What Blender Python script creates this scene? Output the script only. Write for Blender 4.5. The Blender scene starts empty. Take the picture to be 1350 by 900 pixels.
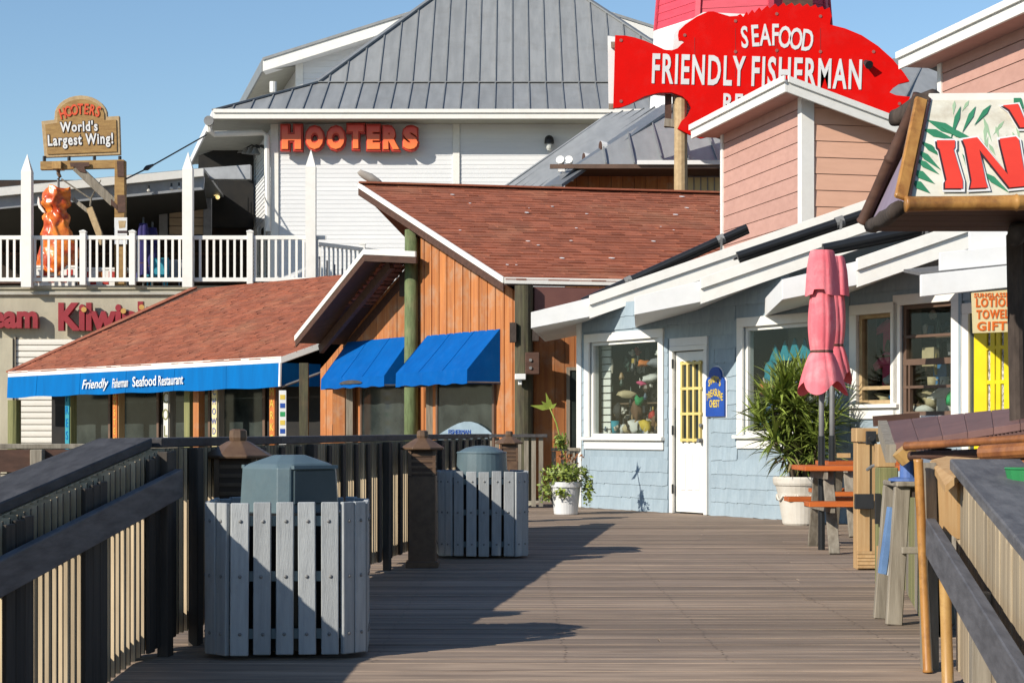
import bpy, bmesh, math, random
from mathutils import Vector, Matrix, noise
random.seed(7)
SC = bpy.context.scene
COL = SC.collection
# ------------------------------------------------------------------ camera, sky, sun, exposure
F, CX, HY, ZE = 2400.0, 675.0, 570.0, 1.03
cam = bpy.data.cameras.new('camera'); cam_o = bpy.data.objects.new('camera', cam); COL.objects.link(cam_o)
cam.sensor_width = 36.0; cam.lens = F / 1350 * 36.0; cam.shift_y = (HY - 450.0) / 1350.0
cam_o.location = (0, 0, ZE); cam_o.rotation_euler = (math.pi / 2, 0, 0)
cam.clip_start = 0.1; cam.clip_end = 6000
cam.dof.use_dof = False
SC.camera = cam_o
SUN = Vector((1.40, 1.22, -1.0)).normalized()
EL = math.asin(-SUN.z); ROT = math.atan2(-SUN.x, -SUN.y)
W = bpy.data.worlds.new('World'); SC.world = W; W.use_nodes = True
nt = W.node_tree; bg = nt.nodes['Background']; sk = nt.nodes.new('ShaderNodeTexSky')
sk.sky_type = 'NISHITA'; sk.sun_disc = False; sk.sun_elevation = EL; sk.sun_rotation = ROT
sk.altitude = 0; sk.air_density = 1.2; sk.dust_density = 0.0; sk.ozone_density = 4.5
nt.links.new(sk.outputs[0], bg.inputs[0]); bg.inputs[1].default_value = 0.097
sl = bpy.data.lights.new('sun', 'SUN'); sl.energy = 4.6; sl.angle = math.radians(0.5); sl.color = (1.0, 0.925, 0.80)
so = bpy.data.objects.new('sun', sl); COL.objects.link(so); so.rotation_euler = SUN.to_track_quat('-Z', 'Y').to_euler()
SC.view_settings.view_transform = 'Standard'; SC.view_settings.look = 'None'
SC.view_settings.exposure = 0.5; SC.view_settings.gamma = 1.0
SC.cycles.use_denoising = True
SC.cycles.max_bounces = 8; SC.cycles.transparent_max_bounces = 12
# ------------------------------------------------------------------ planning helpers
def at(x, y, Y): return Vector(((x - CX) / F * Y, Y, ZE - (y - HY) / F * Y))
def xat(x, Y): return (x - CX) / F * Y
def zat(y, Y): return ZE - (y - HY) / F * Y
def hit(P, d, x):
    """how far along direction d from P (plan) lies the sight line at image column x"""
    k = (x - CX) / F
    return (k * P[1] - P[0]) / (d[0] - k * d[1])
V = lambda *a: Vector(a)
Z3 = Vector((0, 0, 1))
# ------------------------------------------------------------------ mesh builder
class MB:
    def __init__(s): s.v = []; s.f = []
    def add(s, vs, fs):
        n = len(s.v); s.v += [tuple(v) for v in vs]; s.f += [tuple(i + n for i in f) for f in fs]; return s
    def para(s, p, a, b, c):
        p, a, b, c = map(Vector, (p, a, b, c))
        return s.add([p, p+a, p+a+b, p+b, p+c, p+a+c, p+a+b+c, p+b+c],
                     [(0,3,2,1), (4,5,6,7), (0,1,5,4), (1,2,6,5), (2,3,7,6), (3,0,4,7)])
    def box(s, x0, x1, y0, y1, z0, z1): return s.para((x0,y0,z0), (x1-x0,0,0), (0,y1-y0,0), (0,0,z1-z0))
    def beam(s, p, q, w, h, up=Z3):
        p, q = Vector(p), Vector(q); d = q - p; side = d.cross(up)
        if side.length < 1e-6: side = d.cross(Vector((1,0,0)))
        side.normalize(); u = side.cross(d).normalized()
        return s.para(p - side*w/2 - u*h/2, side*w, u*h, d)
    def prism(s, poly, ext):
        ext = Vector(ext); n = len(poly); a = [Vector(p) for p in poly]; b = [p + ext for p in a]
        return s.add(a + b, [tuple(range(n))[::-1], tuple(range(n, 2*n))] + [(i, (i+1) % n, n+(i+1) % n, n+i) for i in range(n)])
    def tube(s, pts, r, n=8, cap=True):
        pts = [Vector(p) for p in pts]; rs = r if isinstance(r, (list, tuple)) else [r]*len(pts)
        base = len(s.v); vs = []; fs = []
        for i, p in enumerate(pts):
            d = (pts[min(i+1, len(pts)-1)] - pts[max(i-1, 0)]).normalized()
            a = d.cross(Z3 if abs(d.z) < .9 else Vector((1,0,0))).normalized(); b = d.cross(a)
            for k in range(n):
                t = 2*math.pi*k/n; vs.append(p + (a*math.cos(t) + b*math.sin(t))*rs[i])
        for i in range(len(pts)-1):
            for k in range(n):
                k2 = (k+1) % n; fs.append((i*n+k, i*n+k2, (i+1)*n+k2, (i+1)*n+k))
        if cap: fs += [tuple(range(n))[::-1], tuple(range((len(pts)-1)*n, len(pts)*n))]
        return s.add(vs, fs)
    def lathe(s, prof, c=(0,0,0), n=24, rot=0.0, rf=None):
        c = Vector(c); vs = []; fs = []; m = len(prof)
        for i, (r, z) in enumerate(prof):
            for k in range(n):
                t = rot + 2*math.pi*k/n; rr = r * (rf(t, i) if rf else 1)
                vs.append(c + Vector((rr*math.cos(t), rr*math.sin(t), z)))
        for i in range(m-1):
            for k in range(n):
                k2 = (k+1) % n; fs.append((i*n+k, i*n+k2, (i+1)*n+k2, (i+1)*n+k))
        if prof[0][0] > 1e-4: fs.append(tuple(range(n))[::-1])
        if prof[-1][0] > 1e-4: fs.append(tuple(range((m-1)*n, m*n)))
        return s.add(vs, fs)
    def disc(s, c, ax, r, th, n=12): c = Vector(c); ax = Vector(ax).normalized(); return s.tube([c, c + ax*th], r, n)
    def quad(s, *p): return s.add(p, [tuple(range(len(p)))])
UNI = {}
def setp(o, label=None, cat=None, group=None, kind=None):
    if label: o['label'] = label
    if cat: o['category'] = cat
    if group: o['group'] = group
    if kind: o['kind'] = kind
    return o
def rootloc(o):
    L = Vector((0,0,0))
    while o is not None: L = L + o.location; o = o.parent
    return L
def mesh(name, mb, m, L=(0,0,0), smooth=False, bevel=0.0, weld=False):
    me = bpy.data.meshes.new(name); L = Vector(L)
    me.from_pydata([(v[0]-L.x, v[1]-L.y, v[2]-L.z) for v in mb.v], [], mb.f); me.update()
    bm = bmesh.new(); bm.from_mesh(me)
    if weld: bmesh.ops.remove_doubles(bm, verts=bm.verts, dist=1e-5)
    bmesh.ops.recalc_face_normals(bm, faces=bm.faces)
    if bevel > 0: bmesh.ops.bevel(bm, geom=list(bm.edges), offset=bevel, segments=1, affect='EDGES', clamp_overlap=True)
    bm.to_mesh(me); bm.free()
    if smooth: me.polygons.foreach_set('use_smooth', [True]*len(me.polygons))
    for x in (m if isinstance(m, (list, tuple)) else [m]): me.materials.append(x)
    return me
def part(name, mb, m, parent=None, smooth=False, bevel=0.0, label=None, kind=None, weld=False):
    """one mesh object in world coordinates, hung under its thing or part"""
    o = bpy.data.objects.new(name, mesh(name, mb, m, rootloc(parent), smooth, bevel, weld)); COL.objects.link(o)
    o.parent = parent
    return setp(o, label, None, None, kind)
def inst(name, me, loc, parent=None, rot=None):
    """a piece that shares its mesh with alike pieces; loc in world coordinates"""
    o = bpy.data.objects.new(name, me); COL.objects.link(o); o.parent = parent
    o.location = Vector(loc) - rootloc(parent)
    if rot is not None: o.rotation_euler = rot
    return o
def thing(name, label, cat, loc=(0,0,0), group=None):
    o = bpy.data.objects.new(name, None); COL.objects.link(o); o.location = loc; o.empty_display_size = .2
    return setp(o, label, cat, group)
def solo(name, mb, m, label, cat, group=None, **k):
    return setp(part(name, mb, m, None, **k), label, cat, group)
def structure(name, mb, m, **k): return setp(part(name, mb, m, None, **k), kind='structure')
def holder(name, loc=(0,0,0)):
    o = bpy.data.objects.new(name, None); COL.objects.link(o); o.location = loc; o['kind'] = 'structure'; return o
def copy_tree(o, parent=None):
    c = o.copy(); COL.objects.link(c); c.parent = parent
    for ch in list(o.children): copy_tree(ch, c)
    return c
# text: outline of the built-in font, laid on a plane given by origin, right, up
def text_mb(txt, org, right, up, size, depth=.01, sx=1.0, bold=0.0, align='LEFT', spacing=1.0, bevel=0.0, mb=None, shear=0.0):
    cu = bpy.data.curves.new('lettering', 'FONT'); cu.body = txt; cu.size = 1; cu.align_x = align
    cu.offset = bold; cu.extrude = depth/2/size; cu.bevel_depth = bevel/size; cu.resolution_u = 3; cu.space_character = spacing; cu.shear = shear
    o = bpy.data.objects.new('lettering', cu); COL.objects.link(o)
    dg = bpy.context.evaluated_depsgraph_get(); me = o.evaluated_get(dg).to_mesh()
    r = Vector(right).normalized(); u = Vector(up).normalized(); n = r.cross(u); org = Vector(org)
    mb = mb or MB()
    mb.add([org + r*(v.co.x*size*sx) + u*(v.co.y*size) + n*(v.co.z*size) for v in me.vertices], [tuple(p.vertices) for p in me.polygons])
    o.evaluated_get(dg).to_mesh_clear(); bpy.data.objects.remove(o); bpy.data.curves.remove(cu)
    return mb
def width(mb, right):
    r = Vector(right).normalized(); d = [Vector(v).dot(r) for v in mb.v]; return (max(d) - min(d)) if d else 0
# ------------------------------------------------------------------ materials
def lin(r, g, b): return tuple(((c/255)/12.92 if c/255 <= .04045 else ((c/255+.055)/1.055)**2.4) for c in (r, g, b))
MATS = {}; ALB = .74
def M(name, base, alt=None, rough=.7, scale=(1,1,1), nscale=4.0, mixlo=.35, mixhi=.65, rnd=.0, bump=.0, bscale=None, metal=0.0, spec=.4, island=False, dirt=None, dscale=2.0, damt=.4, detail=5, coat=0.0):
    """procedural surface: two tones blended by stretched noise, per-piece tint, optional stains, fine relief"""
    if name in MATS: return MATS[name]
    m = bpy.data.materials.new(name); m.use_nodes = True; t = m.node_tree; N = t.nodes.new; L = t.links.new
    b = t.nodes['Principled BSDF']; b.inputs['Roughness'].default_value = rough; b.inputs['Metallic'].default_value = metal
    b.inputs['Specular IOR Level'].default_value = spec
    if coat: b.inputs['Coat Weight'].default_value = coat; b.inputs['Coat Roughness'].default_value = .15
    alt = alt or tuple(c*.8 for c in base)
    base, alt = tuple(c*ALB for c in base), tuple(c*ALB for c in alt)
    if dirt: dirt = tuple(c*ALB for c in dirt)
    tc = N('ShaderNodeTexCoord'); oi = N('ShaderNodeObjectInfo'); ge = N('ShaderNodeNewGeometry')
    rv = ge.outputs['Random Per Island'] if island else oi.outputs['Random']
    sc = N('ShaderNodeVectorMath'); sc.operation = 'MULTIPLY'; sc.inputs[1].default_value = scale; L(tc.outputs['Object'], sc.inputs[0])
    ad = N('ShaderNodeVectorMath'); ad.operation = 'ADD'; L(sc.outputs[0], ad.inputs[0])
    mu = N('ShaderNodeMath'); mu.operation = 'MULTIPLY'; mu.inputs[1].default_value = 37.0; L(rv, mu.inputs[0]); L(mu.outputs[0], ad.inputs[1])
    no = N('ShaderNodeTexNoise'); no.inputs['Scale'].default_value = nscale; no.inputs['Detail'].default_value = detail; no.inputs['Roughness'].default_value = .6; L(ad.outputs[0], no.inputs['Vector'])
    mr = N('ShaderNodeMapRange'); mr.inputs['From Min'].default_value = mixlo; mr.inputs['From Max'].default_value = mixhi; L(no.outputs['Fac'], mr.inputs['Value'])
    mx = N('ShaderNodeMix'); mx.data_type = 'RGBA'; mx.inputs['A'].default_value = (*base, 1); mx.inputs['B'].default_value = (*alt, 1); L(mr.outputs[0], mx.inputs['Factor'])
    col = mx.outputs['Result']
    if dirt:
        n2 = N('ShaderNodeTexNoise'); n2.inputs['Scale'].default_value = dscale; n2.inputs['Detail'].default_value = 6; n2.inputs['Roughness'].default_value = .7
        L(tc.outputs['Object'], n2.inputs['Vector'])
        m2 = N('ShaderNodeMapRange'); m2.inputs['From Min'].default_value = .5; m2.inputs['From Max'].default_value = .75; m2.inputs['To Max'].default_value = damt; L(n2.outputs['Fac'], m2.inputs['Value'])
        x2 = N('ShaderNodeMix'); x2.data_type = 'RGBA'; L(m2.outputs[0], x2.inputs['Factor']); L(col, x2.inputs['A']); x2.inputs['B'].default_value = (*dirt, 1); col = x2.outputs['Result']
    if rnd:
        r2 = N('ShaderNodeMapRange'); r2.inputs['To Min'].default_value = 1-rnd; r2.inputs['To Max'].default_value = 1+rnd; L(rv, r2.inputs['Value'])
        vm = N('ShaderNodeVectorMath'); vm.operation = 'SCALE'; L(col, vm.inputs[0]); L(r2.outputs[0], vm.inputs['Scale']); col = vm.outputs[0]
    L(col, b.inputs['Base Color'])
    if bump:
        bp = N('ShaderNodeBump'); bp.inputs['Strength'].default_value = bump; bp.inputs['Distance'].default_value = .01
        if bscale:
            n3 = N('ShaderNodeTexNoise'); n3.inputs['Scale'].default_value = bscale; n3.inputs['Detail'].default_value = 4; L(ad.outputs[0], n3.inputs['Vector']); L(n3.outputs['Fac'], bp.inputs['Height'])
        else: L(no.outputs['Fac'], bp.inputs['Height'])
        L(bp.outputs[0], b.inputs['Normal'])
    MATS[name] = m; return m
def glass(name, tint=(1,1,1), refl=.10, rough=.02):
    m = bpy.data.materials.new(name); m.use_nodes = True; t = m.node_tree; N = t.nodes.new; L = t.links.new
    t.nodes.remove(t.nodes['Principled BSDF']); out = t.nodes['Material Output']
    tr = N('ShaderNodeBsdfTransparent'); tr.inputs[0].default_value = (*tint, 1); gl = N('ShaderNodeBsdfGlossy'); gl.inputs['Roughness'].default_value = rough
    fr = N('ShaderNodeLayerWeight'); fr.inputs['Blend'].default_value = .5; pw = N('ShaderNodeMath'); pw.operation = 'POWER'; pw.inputs[1].default_value = 3.5; L(fr.outputs['Facing'], pw.inputs[0])
    ma = N('ShaderNodeMath'); ma.operation = 'MULTIPLY_ADD'; ma.inputs[1].default_value = .35; ma.inputs[2].default_value = refl*.3; ma.use_clamp = True
    L(pw.outputs[0], ma.inputs[0]); mx = N('ShaderNodeMixShader'); L(ma.outputs[0], mx.inputs[0]); L(tr.outputs[0], mx.inputs[1]); L(gl.outputs[0], mx.inputs[2]); L(mx.outputs[0], out.inputs[0])
    return m
MD = M('deck_wood', (.39,.29,.215), (.19,.14,.106), .8, (.5,9,9), 2.6, .32, .68, rnd=.26, bump=.45, dirt=(.20,.16,.13), dscale=1.1, damt=.5)
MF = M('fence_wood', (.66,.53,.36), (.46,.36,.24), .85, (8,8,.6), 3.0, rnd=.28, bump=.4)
MCAP = M('cap_wood', (.085,.082,.088), (.045,.042,.045), .8, (7,1.1,7), 3.0, rnd=.2, bump=.4, dirt=(.20,.19,.19), dscale=9, damt=.25)
MBOARD = M('rail_board_wood', (.16,.145,.145), (.09,.08,.08), .8, (8,1,8), 3.0, rnd=.1, bump=.3)
MFDARKSHADE = M('fence_dark_shade_wood', (.075,.06,.048), (.04,.033,.028), .85, (8,8,.6), 3.0, rnd=.25, bump=.4)  # dark posts and boards; also stands in for shade on baluster faces
MLUM = M('new_lumber', (.62,.40,.19), (.50,.29,.12), .6, (12,12,.9), 2.5, rnd=.1, bump=.15)
MGREEN = M('treated_pole', (.28,.27,.11), (.16,.17,.07), .8, (9,9,.5), 3.0, bump=.4, dirt=(.30,.22,.12), dscale=3)
MGREY = M('weathered_wood', (.34,.30,.24), (.2,.17,.13), .85, (9,9,.7), 3.0, rnd=.12, bump=.4)
MSLAT = M('grey_recycled_slat', (.46,.48,.49), (.36,.38,.395), .6, (10,10,.8), 4.0, rnd=.14, bump=.3, bscale=30, dirt=(.22,.22,.21), dscale=6, damt=.45)
MLID = M('slate_green_plastic', (.13,.19,.215), (.105,.155,.18), .42, (1,1,1), 6.0, bump=.08, bscale=60, dirt=(.2,.22,.22), dscale=8, damt=.2)
MDARK = M('dark_void', (.012,.012,.013), (.02,.018,.016), .9)
MSTEEL = M('steel', (.30,.30,.30), (.2,.2,.2), .6, metal=.3)
MBRONZE = M('brown_lamp_metal', (.16,.095,.055), (.11,.062,.036), .45, (3,3,3), 5.0, bump=.1, dirt=(.24,.15,.09), dscale=6, damt=.3)
MWHITE = M('white_paint', (.95,.93,.88), (.88,.865,.82), .5, (2,2,2), 5.0, .3, .8, bump=.06, bscale=40, dirt=(.70,.66,.58), dscale=3, damt=.3)
MWHITE2 = M('cool_white_paint', (.92,.92,.92), (.84,.845,.85), .55, (2,2,2), 3.0, .3, .8, dirt=(.74,.71,.64), dscale=2, damt=.3)
MBLUE = M('pale_blue_shake', (.355,.445,.51), (.305,.385,.445), .75, (5,5,1), 4.0, rnd=.05, bump=.3, bscale=18, dirt=(.47,.55,.60), dscale=3, damt=.3)
MORANGE = M('orange_board', (.56,.215,.065), (.42,.145,.05), .8, (7,7,.35), 2.4, rnd=.16, bump=.3, dirt=(.46,.33,.23), dscale=2.6, damt=.7)
MSHING = M('red_shingle', (.405,.130,.070), (.30,.090,.048), .9, (2,2,2), 3.0, .3, .7, rnd=.20, bump=.4, bscale=60, island=True, dirt=(.47,.25,.145), dscale=.7, damt=.45)
MGSH = M('grey_shingle', (.20,.20,.20), (.12,.12,.125), .9, (3,3,3), 8.0, rnd=.3, bump=.5, bscale=50, island=True)
MAWN = M('blue_canvas', (.001,.118,.45), (.001,.10,.39), .8, (1,1,1), 3.0, bump=.1, bscale=80, dirt=(.10,.25,.60), dscale=9, damt=.10, spec=.08)
MVAL = M('blue_valance', (.001,.165,.50), (.003,.135,.41), .75, (4,4,.5), 1.5, bump=.08, bscale=60, spec=.08)
MMETAL = M('standing_seam_metal', (.345,.355,.36), (.28,.29,.295), .5, (3,.4,.4), 1.6, rnd=.09, metal=.0, spec=.5, bump=.15, dirt=(.22,.215,.20), dscale=1.3, damt=.45)
MSEAM = M('metal_seam', (.27,.28,.285), (.22,.23,.235), .45, metal=.0)
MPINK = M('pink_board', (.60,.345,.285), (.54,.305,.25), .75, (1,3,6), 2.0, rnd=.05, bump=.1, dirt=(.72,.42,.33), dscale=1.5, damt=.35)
MPEACH = M('lightened_peach_board', (.88,.51,.36), (.82,.47,.33), .75, (1,3,6), 2.0, rnd=.04, bump=.1)  # peach front siding, lightened to make up for the grazing sun
MRED = M('sign_red', (.80,.004,.002), (.72,.004,.002), .6, nscale=2.0, bump=.06, bscale=20, dirt=(.62,.05,.045), dscale=1.6, damt=.3, spec=.08)
MTOWER = M('tower_pink_board', (.74,.075,.12), (.66,.06,.10), .6, (1,1,4), 2.5, rnd=.06)
MSIGNW = M('sign_white_lettering', (.82,.82,.82), (.74,.74,.74), .5)
MLETTER = M('orange_letter', (.80,.105,.030), (.70,.075,.022), .4, spec=.4)
MLETTERD = M('letter_side', (.60,.045,.025), (.5,.035,.02), .5)
MCRIM = M('crimson_letter', (.34,.022,.034), (.28,.018,.026), .45)
MGOLD = M('gold_trim', (.62,.36,.10), (.5,.28,.07), .4)
MCONC = M('weathered_concrete', (.58,.525,.40), (.42,.38,.29), .9, (1.2,1.2,.35), 1.4, .3, .7, bump=.3, bscale=14, dirt=(.28,.27,.20), dscale=1.1, damt=.5)
MSHUT = M('shutter_offwhite', (.86,.82,.75), (.82,.78,.71), .6)
MWOODSIGN = M('sign_plank', (.42,.255,.085), (.29,.16,.05), .7, (2.2,2.2,9), 1.6, bump=.3)
MFRAMEW = M('sign_frame_wood', (.55,.40,.22), (.42,.29,.15), .7, (5,5,5), 2.0, bump=.3)
MBROWNW = M('brown_window_frame', (.17,.105,.075), (.13,.08,.055), .5)
MYEL = M('yellow_paint', (.86,.70,.015), (.80,.63,.012), .45)
MPALEY = M('pale_yellow_paint', (.80,.64,.24), (.74,.58,.2), .5)
MNAVY = M('sign_blue', (.018,.085,.42), (.015,.07,.36), .45)
MYTXT = M('yellow_lettering', (.78,.58,.10), (.7,.5,.07), .5)
MFANCY = 0
MUMB = M('red_umbrella_fabric', (.95,.235,.275), (.88,.17,.21), .85, (3,3,1), 2.0, bump=.35, bscale=14, dirt=(.98,.46,.48), dscale=2.2, damt=.8, spec=.15)
MTABLE = M('orange_stained_wood', (.62,.155,.025), (.48,.10,.018), .5, (1,8,8), 2.5, rnd=.12, bump=.2)
MPOT = M('white_pot', (.74,.70,.63), (.66,.61,.53), .6, nscale=5.0, bump=.12, bscale=12, dirt=(.5,.42,.32), dscale=5, damt=.35)
MPOT2 = M('white_plastic', (.80,.80,.80), (.75,.75,.75), .4)
MSOIL = M('soil', (.06,.04,.025), (.03,.02,.014), .95)
MLEAF = M('leaf_green', (.30,.37,.075), (.16,.22,.04), .45, nscale=3, rnd=.5, island=True, spec=.4)
MLEAFY = M('leaf_yellow_green', (.28,.34,.05), (.17,.24,.04), .55, nscale=3, rnd=.35, island=True)
MSTEM = M('plant_stem', (.22,.17,.11), (.13,.10,.06), .85, (4,4,1), 5.0, bump=.4)
MBAM = M('bamboo', (.56,.285,.075), (.36,.15,.035), .4, (6,6,1.2), 2.6, bump=.2, dirt=(.13,.05,.02), dscale=9, damt=.8, spec=.5)
MBAMY = M('pale_bamboo', (.58,.36,.13), (.45,.25,.08), .4, (5,5,1), 2.6, bump=.15, dirt=(.26,.12,.04), dscale=9, damt=.8)
MLOG = M('dark_log', (.085,.062,.05), (.045,.032,.026), .9, (5,5,2), 4.0, bump=.6)
MDBROWN = M('dark_brown_wood', (.11,.05,.032), (.07,.032,.02), .7, (2,6,6), 3.0, bump=.3)
MPURP = M('faded_purple_panel', (.30,.24,.32), (.24,.19,.26), .8, (1,4,1), 3.0)
MMAROON = M('maroon_metal_roof', (.20,.105,.092), (.15,.08,.072), .6, (2,2,2), 2.0, rnd=.12, bump=.15, dirt=(.22,.13,.11), dscale=5, damt=.3)
MPRINT = M('sign_print_cream', (.78,.76,.66), (.70,.66,.54), .5, (1,1,4), 3.0, dirt=(.42,.34,.25), dscale=7, damt=.6)
MFROND = M('print_green', (.03,.20,.10), (.045,.25,.13), .55)
MFRONDL = M('print_pale_green', (.30,.46,.28), (.40,.55,.36), .55)
MREDTXT = M('red_print', (.80,.060,.035), (.74,.05,.03), .5)
MBLKTXT = M('dark_print', (.05,.02,.03), (.04,.02,.02), .6)
MORTXT = M('orange_print', (.80,.16,.012), (.75,.14,.01), .5)
MCREAM = M('cream_board', (.80,.68,.38), (.75,.62,.33), .55)
MBLACK = M('black_plastic', (.014,.015,.017), (.02,.021,.023), .35)
MBLACKM = M('black_iron', (.02,.02,.022), (.03,.03,.03), .5)
MSOFF = M('soffit_grey', (.46,.45,.39), (.40,.39,.34), .7)
MWATER = M('marina_water', (.02,.05,.055), (.03,.06,.06), .08, nscale=1.2, bump=.5)
MGLASS = glass('window_glass', (.86,.89,.88), .08)
MDGLASS = M('dark_glass', (.014,.020,.021), (.05,.062,.058), .10, nscale=1.3, spec=.28)
MWING = M('glazed_wing', (.95,.27,.03), (.55,.06,.01), .3, (1,1,1), 3.4, .4, .6, bump=1.0, bscale=9, spec=.5, coat=.1)
MSTUFFING = [M('souvenir_%s' % n, c, None, .7, nscale=8) for n, c in (('white', (.75,.73,.68)), ('cream', (.62,.5,.3)), ('brown', (.2,.1,.05)), ('yellow', (.7,.5,.06)), ('red', (.55,.04,.03)), ('orange', (.65,.2,.04)), ('blue', (.05,.2,.45)), ('teal', (.03,.32,.42)), ('green', (.03,.35,.12)), ('pink', (.75,.08,.22)), ('grey', (.3,.3,.32)), ('black', (.03,.03,.03)))]
SV = dict(zip(('white','cream','brown','yellow','red','orange','blue','teal','green','pink','grey','black'), MSTUFFING))
# ------------------------------------------------------------------ water, wharf, deck
structure('water', MB().quad((-900,-300,-2.2), (900,-300,-2.2), (900,2500,-2.2), (-900,2500,-2.2)), MWATER)
wh = MB(); wh.box(-60, 60, 27.2, 120, -.6, -.02); wh.box(-60, -6.2, 14.5, 27.2, -.6, -.03)
structure('wharf', wh, MCONC)
RB = .127
def railx(Y): return -1.62 + RB*(Y - 8.45)
BREAK, SLOPE = 8.15, .135
deck = holder('boardwalk_deck', (0, BREAK, 0))
pl = mesh('plank', MB().box(0, 9.6, 0, .1315, -.045, 0), MD, bevel=.003)
plw = [pl] + [mesh('plank', MB().box(0, 9.6, 0, w_, -.045, 0), MD, bevel=.003) for w_ in (.1275, .123, .1335)]
pls = [mesh('plank', MB().box(0, a, 0, .1315, -.045, 0), MD, bevel=.003) for a in (2.6, 4.4, 3.4)]
Y = BREAK; i = 0; rr = random.Random(3)
while Y < 27.0:
    x0 = railx(Y) - .32
    k = rr.random()
    if k < .13 and Y < 22:                       # a butt joint in this course
        j = rr.choice((0, 1, 2)); a = (2.6, 4.4, 3.4)[j]
        inst('plank', pls[j], (x0, Y, rr.uniform(-.003, .001)), deck); inst('plank', pl, (x0 + a + .006, Y, rr.uniform(-.003, .001)), deck)
    else: inst('plank', rr.choice(plw), (x0, Y + rr.uniform(0, .003), rr.uniform(-.004, .002)), deck)
    Y += .1395
scr = MB(); Y = BREAK; rs_ = random.Random(8)
while Y < 14.5:
    for x in (-1.35, -.62, .25, .98, 1.85, 2.5):
        for dy in (.03, .1):
            c_ = V(x + rs_.uniform(-.012,.012), Y + dy, .0005); scr.add([c_ + V(.0065*math.cos(t), .0065*math.sin(t), .002) for t in [math.pi*k/3 for k in range(6)]], [(0,1,2,3,4,5)])
    Y += .1395
part('deck_screw', scr, M('rusty_screw', (.06,.045,.04), None, .7), deck, kind='stuff')
ramp = holder('ramp', (0, BREAK, 0)); ra = math.atan(SLOPE); k = 0
while k < 44:
    d = (k + 1)*.1395; y = BREAK - d*math.cos(ra)
    inst('plank', pl, (railx(y) - .35, y, -d*math.sin(ra)), ramp, (ra, 0, 0)); k += 1
d = k*.1395; LZ = -d*math.sin(ra); LY = BREAK - d*math.cos(ra)
structure('landing', MB().box(-4, 5, -4, LY - .01, LZ - .1, LZ), MD)
sub = MB()
for x in (-1.4, .2, 1.8, 3.4): sub.box(x, x + .1, BREAK, 27, -.35, -.05)
structure('deck_joists', sub, MGREY)
# ------------------------------------------------------------------ railings of the boardwalk
def railing(name, label, P0, P1, cap_w, cap_in, side, pitch, bw, bt, post_period, group, mbal, mpost, top=1.005, outer=True, board=None, bot=.07, capm=None, kick=True, shade_face=None, pack=None):
    """P0, P1: foot of the baluster inner face at floor level; side +1: the walkway lies at +X of it"""
    P0, P1 = Vector(P0), Vector(P1); D = P1 - P0; Lh = math.hypot(D.x, D.y); h = Vector((D.x/Lh, D.y/Lh, 0)); nr = Vector((h.y, -h.x, 0))*side
    dz = D.z/Lh; dd = Vector((h.x, h.y, dz))
    T = thing(name, label, 'railing', P0, group)
    n = max(1, round(Lh/2.4)); cm = capm or MCAP
    for i in range(n):
        a, b = Lh*i/n + .003, Lh*(i+1)/n - .003
        part('cap_board', MB().para(P0 + dd*a + nr*cap_in + Z3*(top-.045), dd*(b-a), -nr*cap_w, Z3*.045), cm, T, bevel=.005)
    if outer:
        part('outer_board', MB().para(P0 - nr*(bt+.002) + Z3*(top-.24), dd*Lh, -nr*.04, Z3*.19), mbal, T)
    if kick: part('lower_board', MB().para(P0 - nr*(bt+.002) + Z3*(bot+.03), dd*Lh, -nr*.04, Z3*.09), mpost, T)
    q = MB().para((0,0,0), h*bw, -nr*bt, Z3*(top-.05-bot)); me = mesh('baluster', q, [mbal, shade_face or mbal])
    if shade_face:
        for p_ in me.polygons: p_.material_index = 1 if abs(p_.normal.dot(nr)) > .7 else 0  # inner and outer faces coloured dark in place of shade
    k = int(Lh/pitch)
    for i in range(k):
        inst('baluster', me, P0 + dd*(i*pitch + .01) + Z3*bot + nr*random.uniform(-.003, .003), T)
    if post_period:
        q = MB().para((0,0,0), h*.09, nr*.05, Z3*(top-.05+.04)); mp = mesh('post', q, mpost, bevel=.004)
        for i in range(int(Lh/2.4)+1): inst('post', mp, P0 + dd*min(i*2.4 + .35, Lh-.1) + nr*.004 - Z3*.04, T)
        if pack:                      # added dark boards, standing in for groups of balusters in shade
            mb_ = mesh('shade_board', MB().para((0,0,0), h*.083, nr*.018, Z3*(top-.06-bot)), mpost, bevel=.003)
            for i in range(int(Lh/post_period)+1):
                for j in range(pack):
                    if i*post_period + .03 + j*.087 < Lh - .09: inst('shade_board', mb_, P0 + dd*(i*post_period + .03 + j*.087) + nr*.004 + Z3*bot, T)
        ow = .20 if post_period < .6 else .27
        q = MB().para((0,0,0), h*ow, -nr*.03, Z3*(top-.1-bot)); mo = mesh('outer_post', q, mpost, bevel=.004)
        for i in range(int(Lh/post_period)+1): inst('outer_post', mo, P0 + dd*min(i*post_period - .02, Lh-.1) - nr*(bt+.045) + Z3*bot, T)
    if board:
        o, z0, z1, e = board
        part('handrail_board', MB().para(P0 + nr*o + Z3*z0 - dd*0, dd*(Lh-e), nr*.04, Z3*(z1-z0)), MBOARD, T, bevel=.004)
    return T
rm = 19.4
railing('boardwalk_railing', 'dark weathered railing running back from the slatted bins along the boardwalk edge', (railx(8.47), 8.47, 0), (railx(rm), rm, .012), .24, -.01, 1, .068, .013, .052, .41, 'wooden railings of the boardwalk', MF, MFDARKSHADE, shade_face=MFDARKSHADE, pack=1)
kY = 3.4
railing('ramp_railing', 'dark sloping railing in the near corner with a long grey handrail board', (railx(kY), kY, -SLOPE*(8.45-kY)), (railx(8.45), 8.45, 0), .26, -.05, 1, .066, .013, .052, .80, 'wooden railings of the boardwalk', MF, MFDARKSHADE, board=(.056, .73, .862, 0.0), shade_face=MFDARKSHADE, pack=3)
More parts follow.
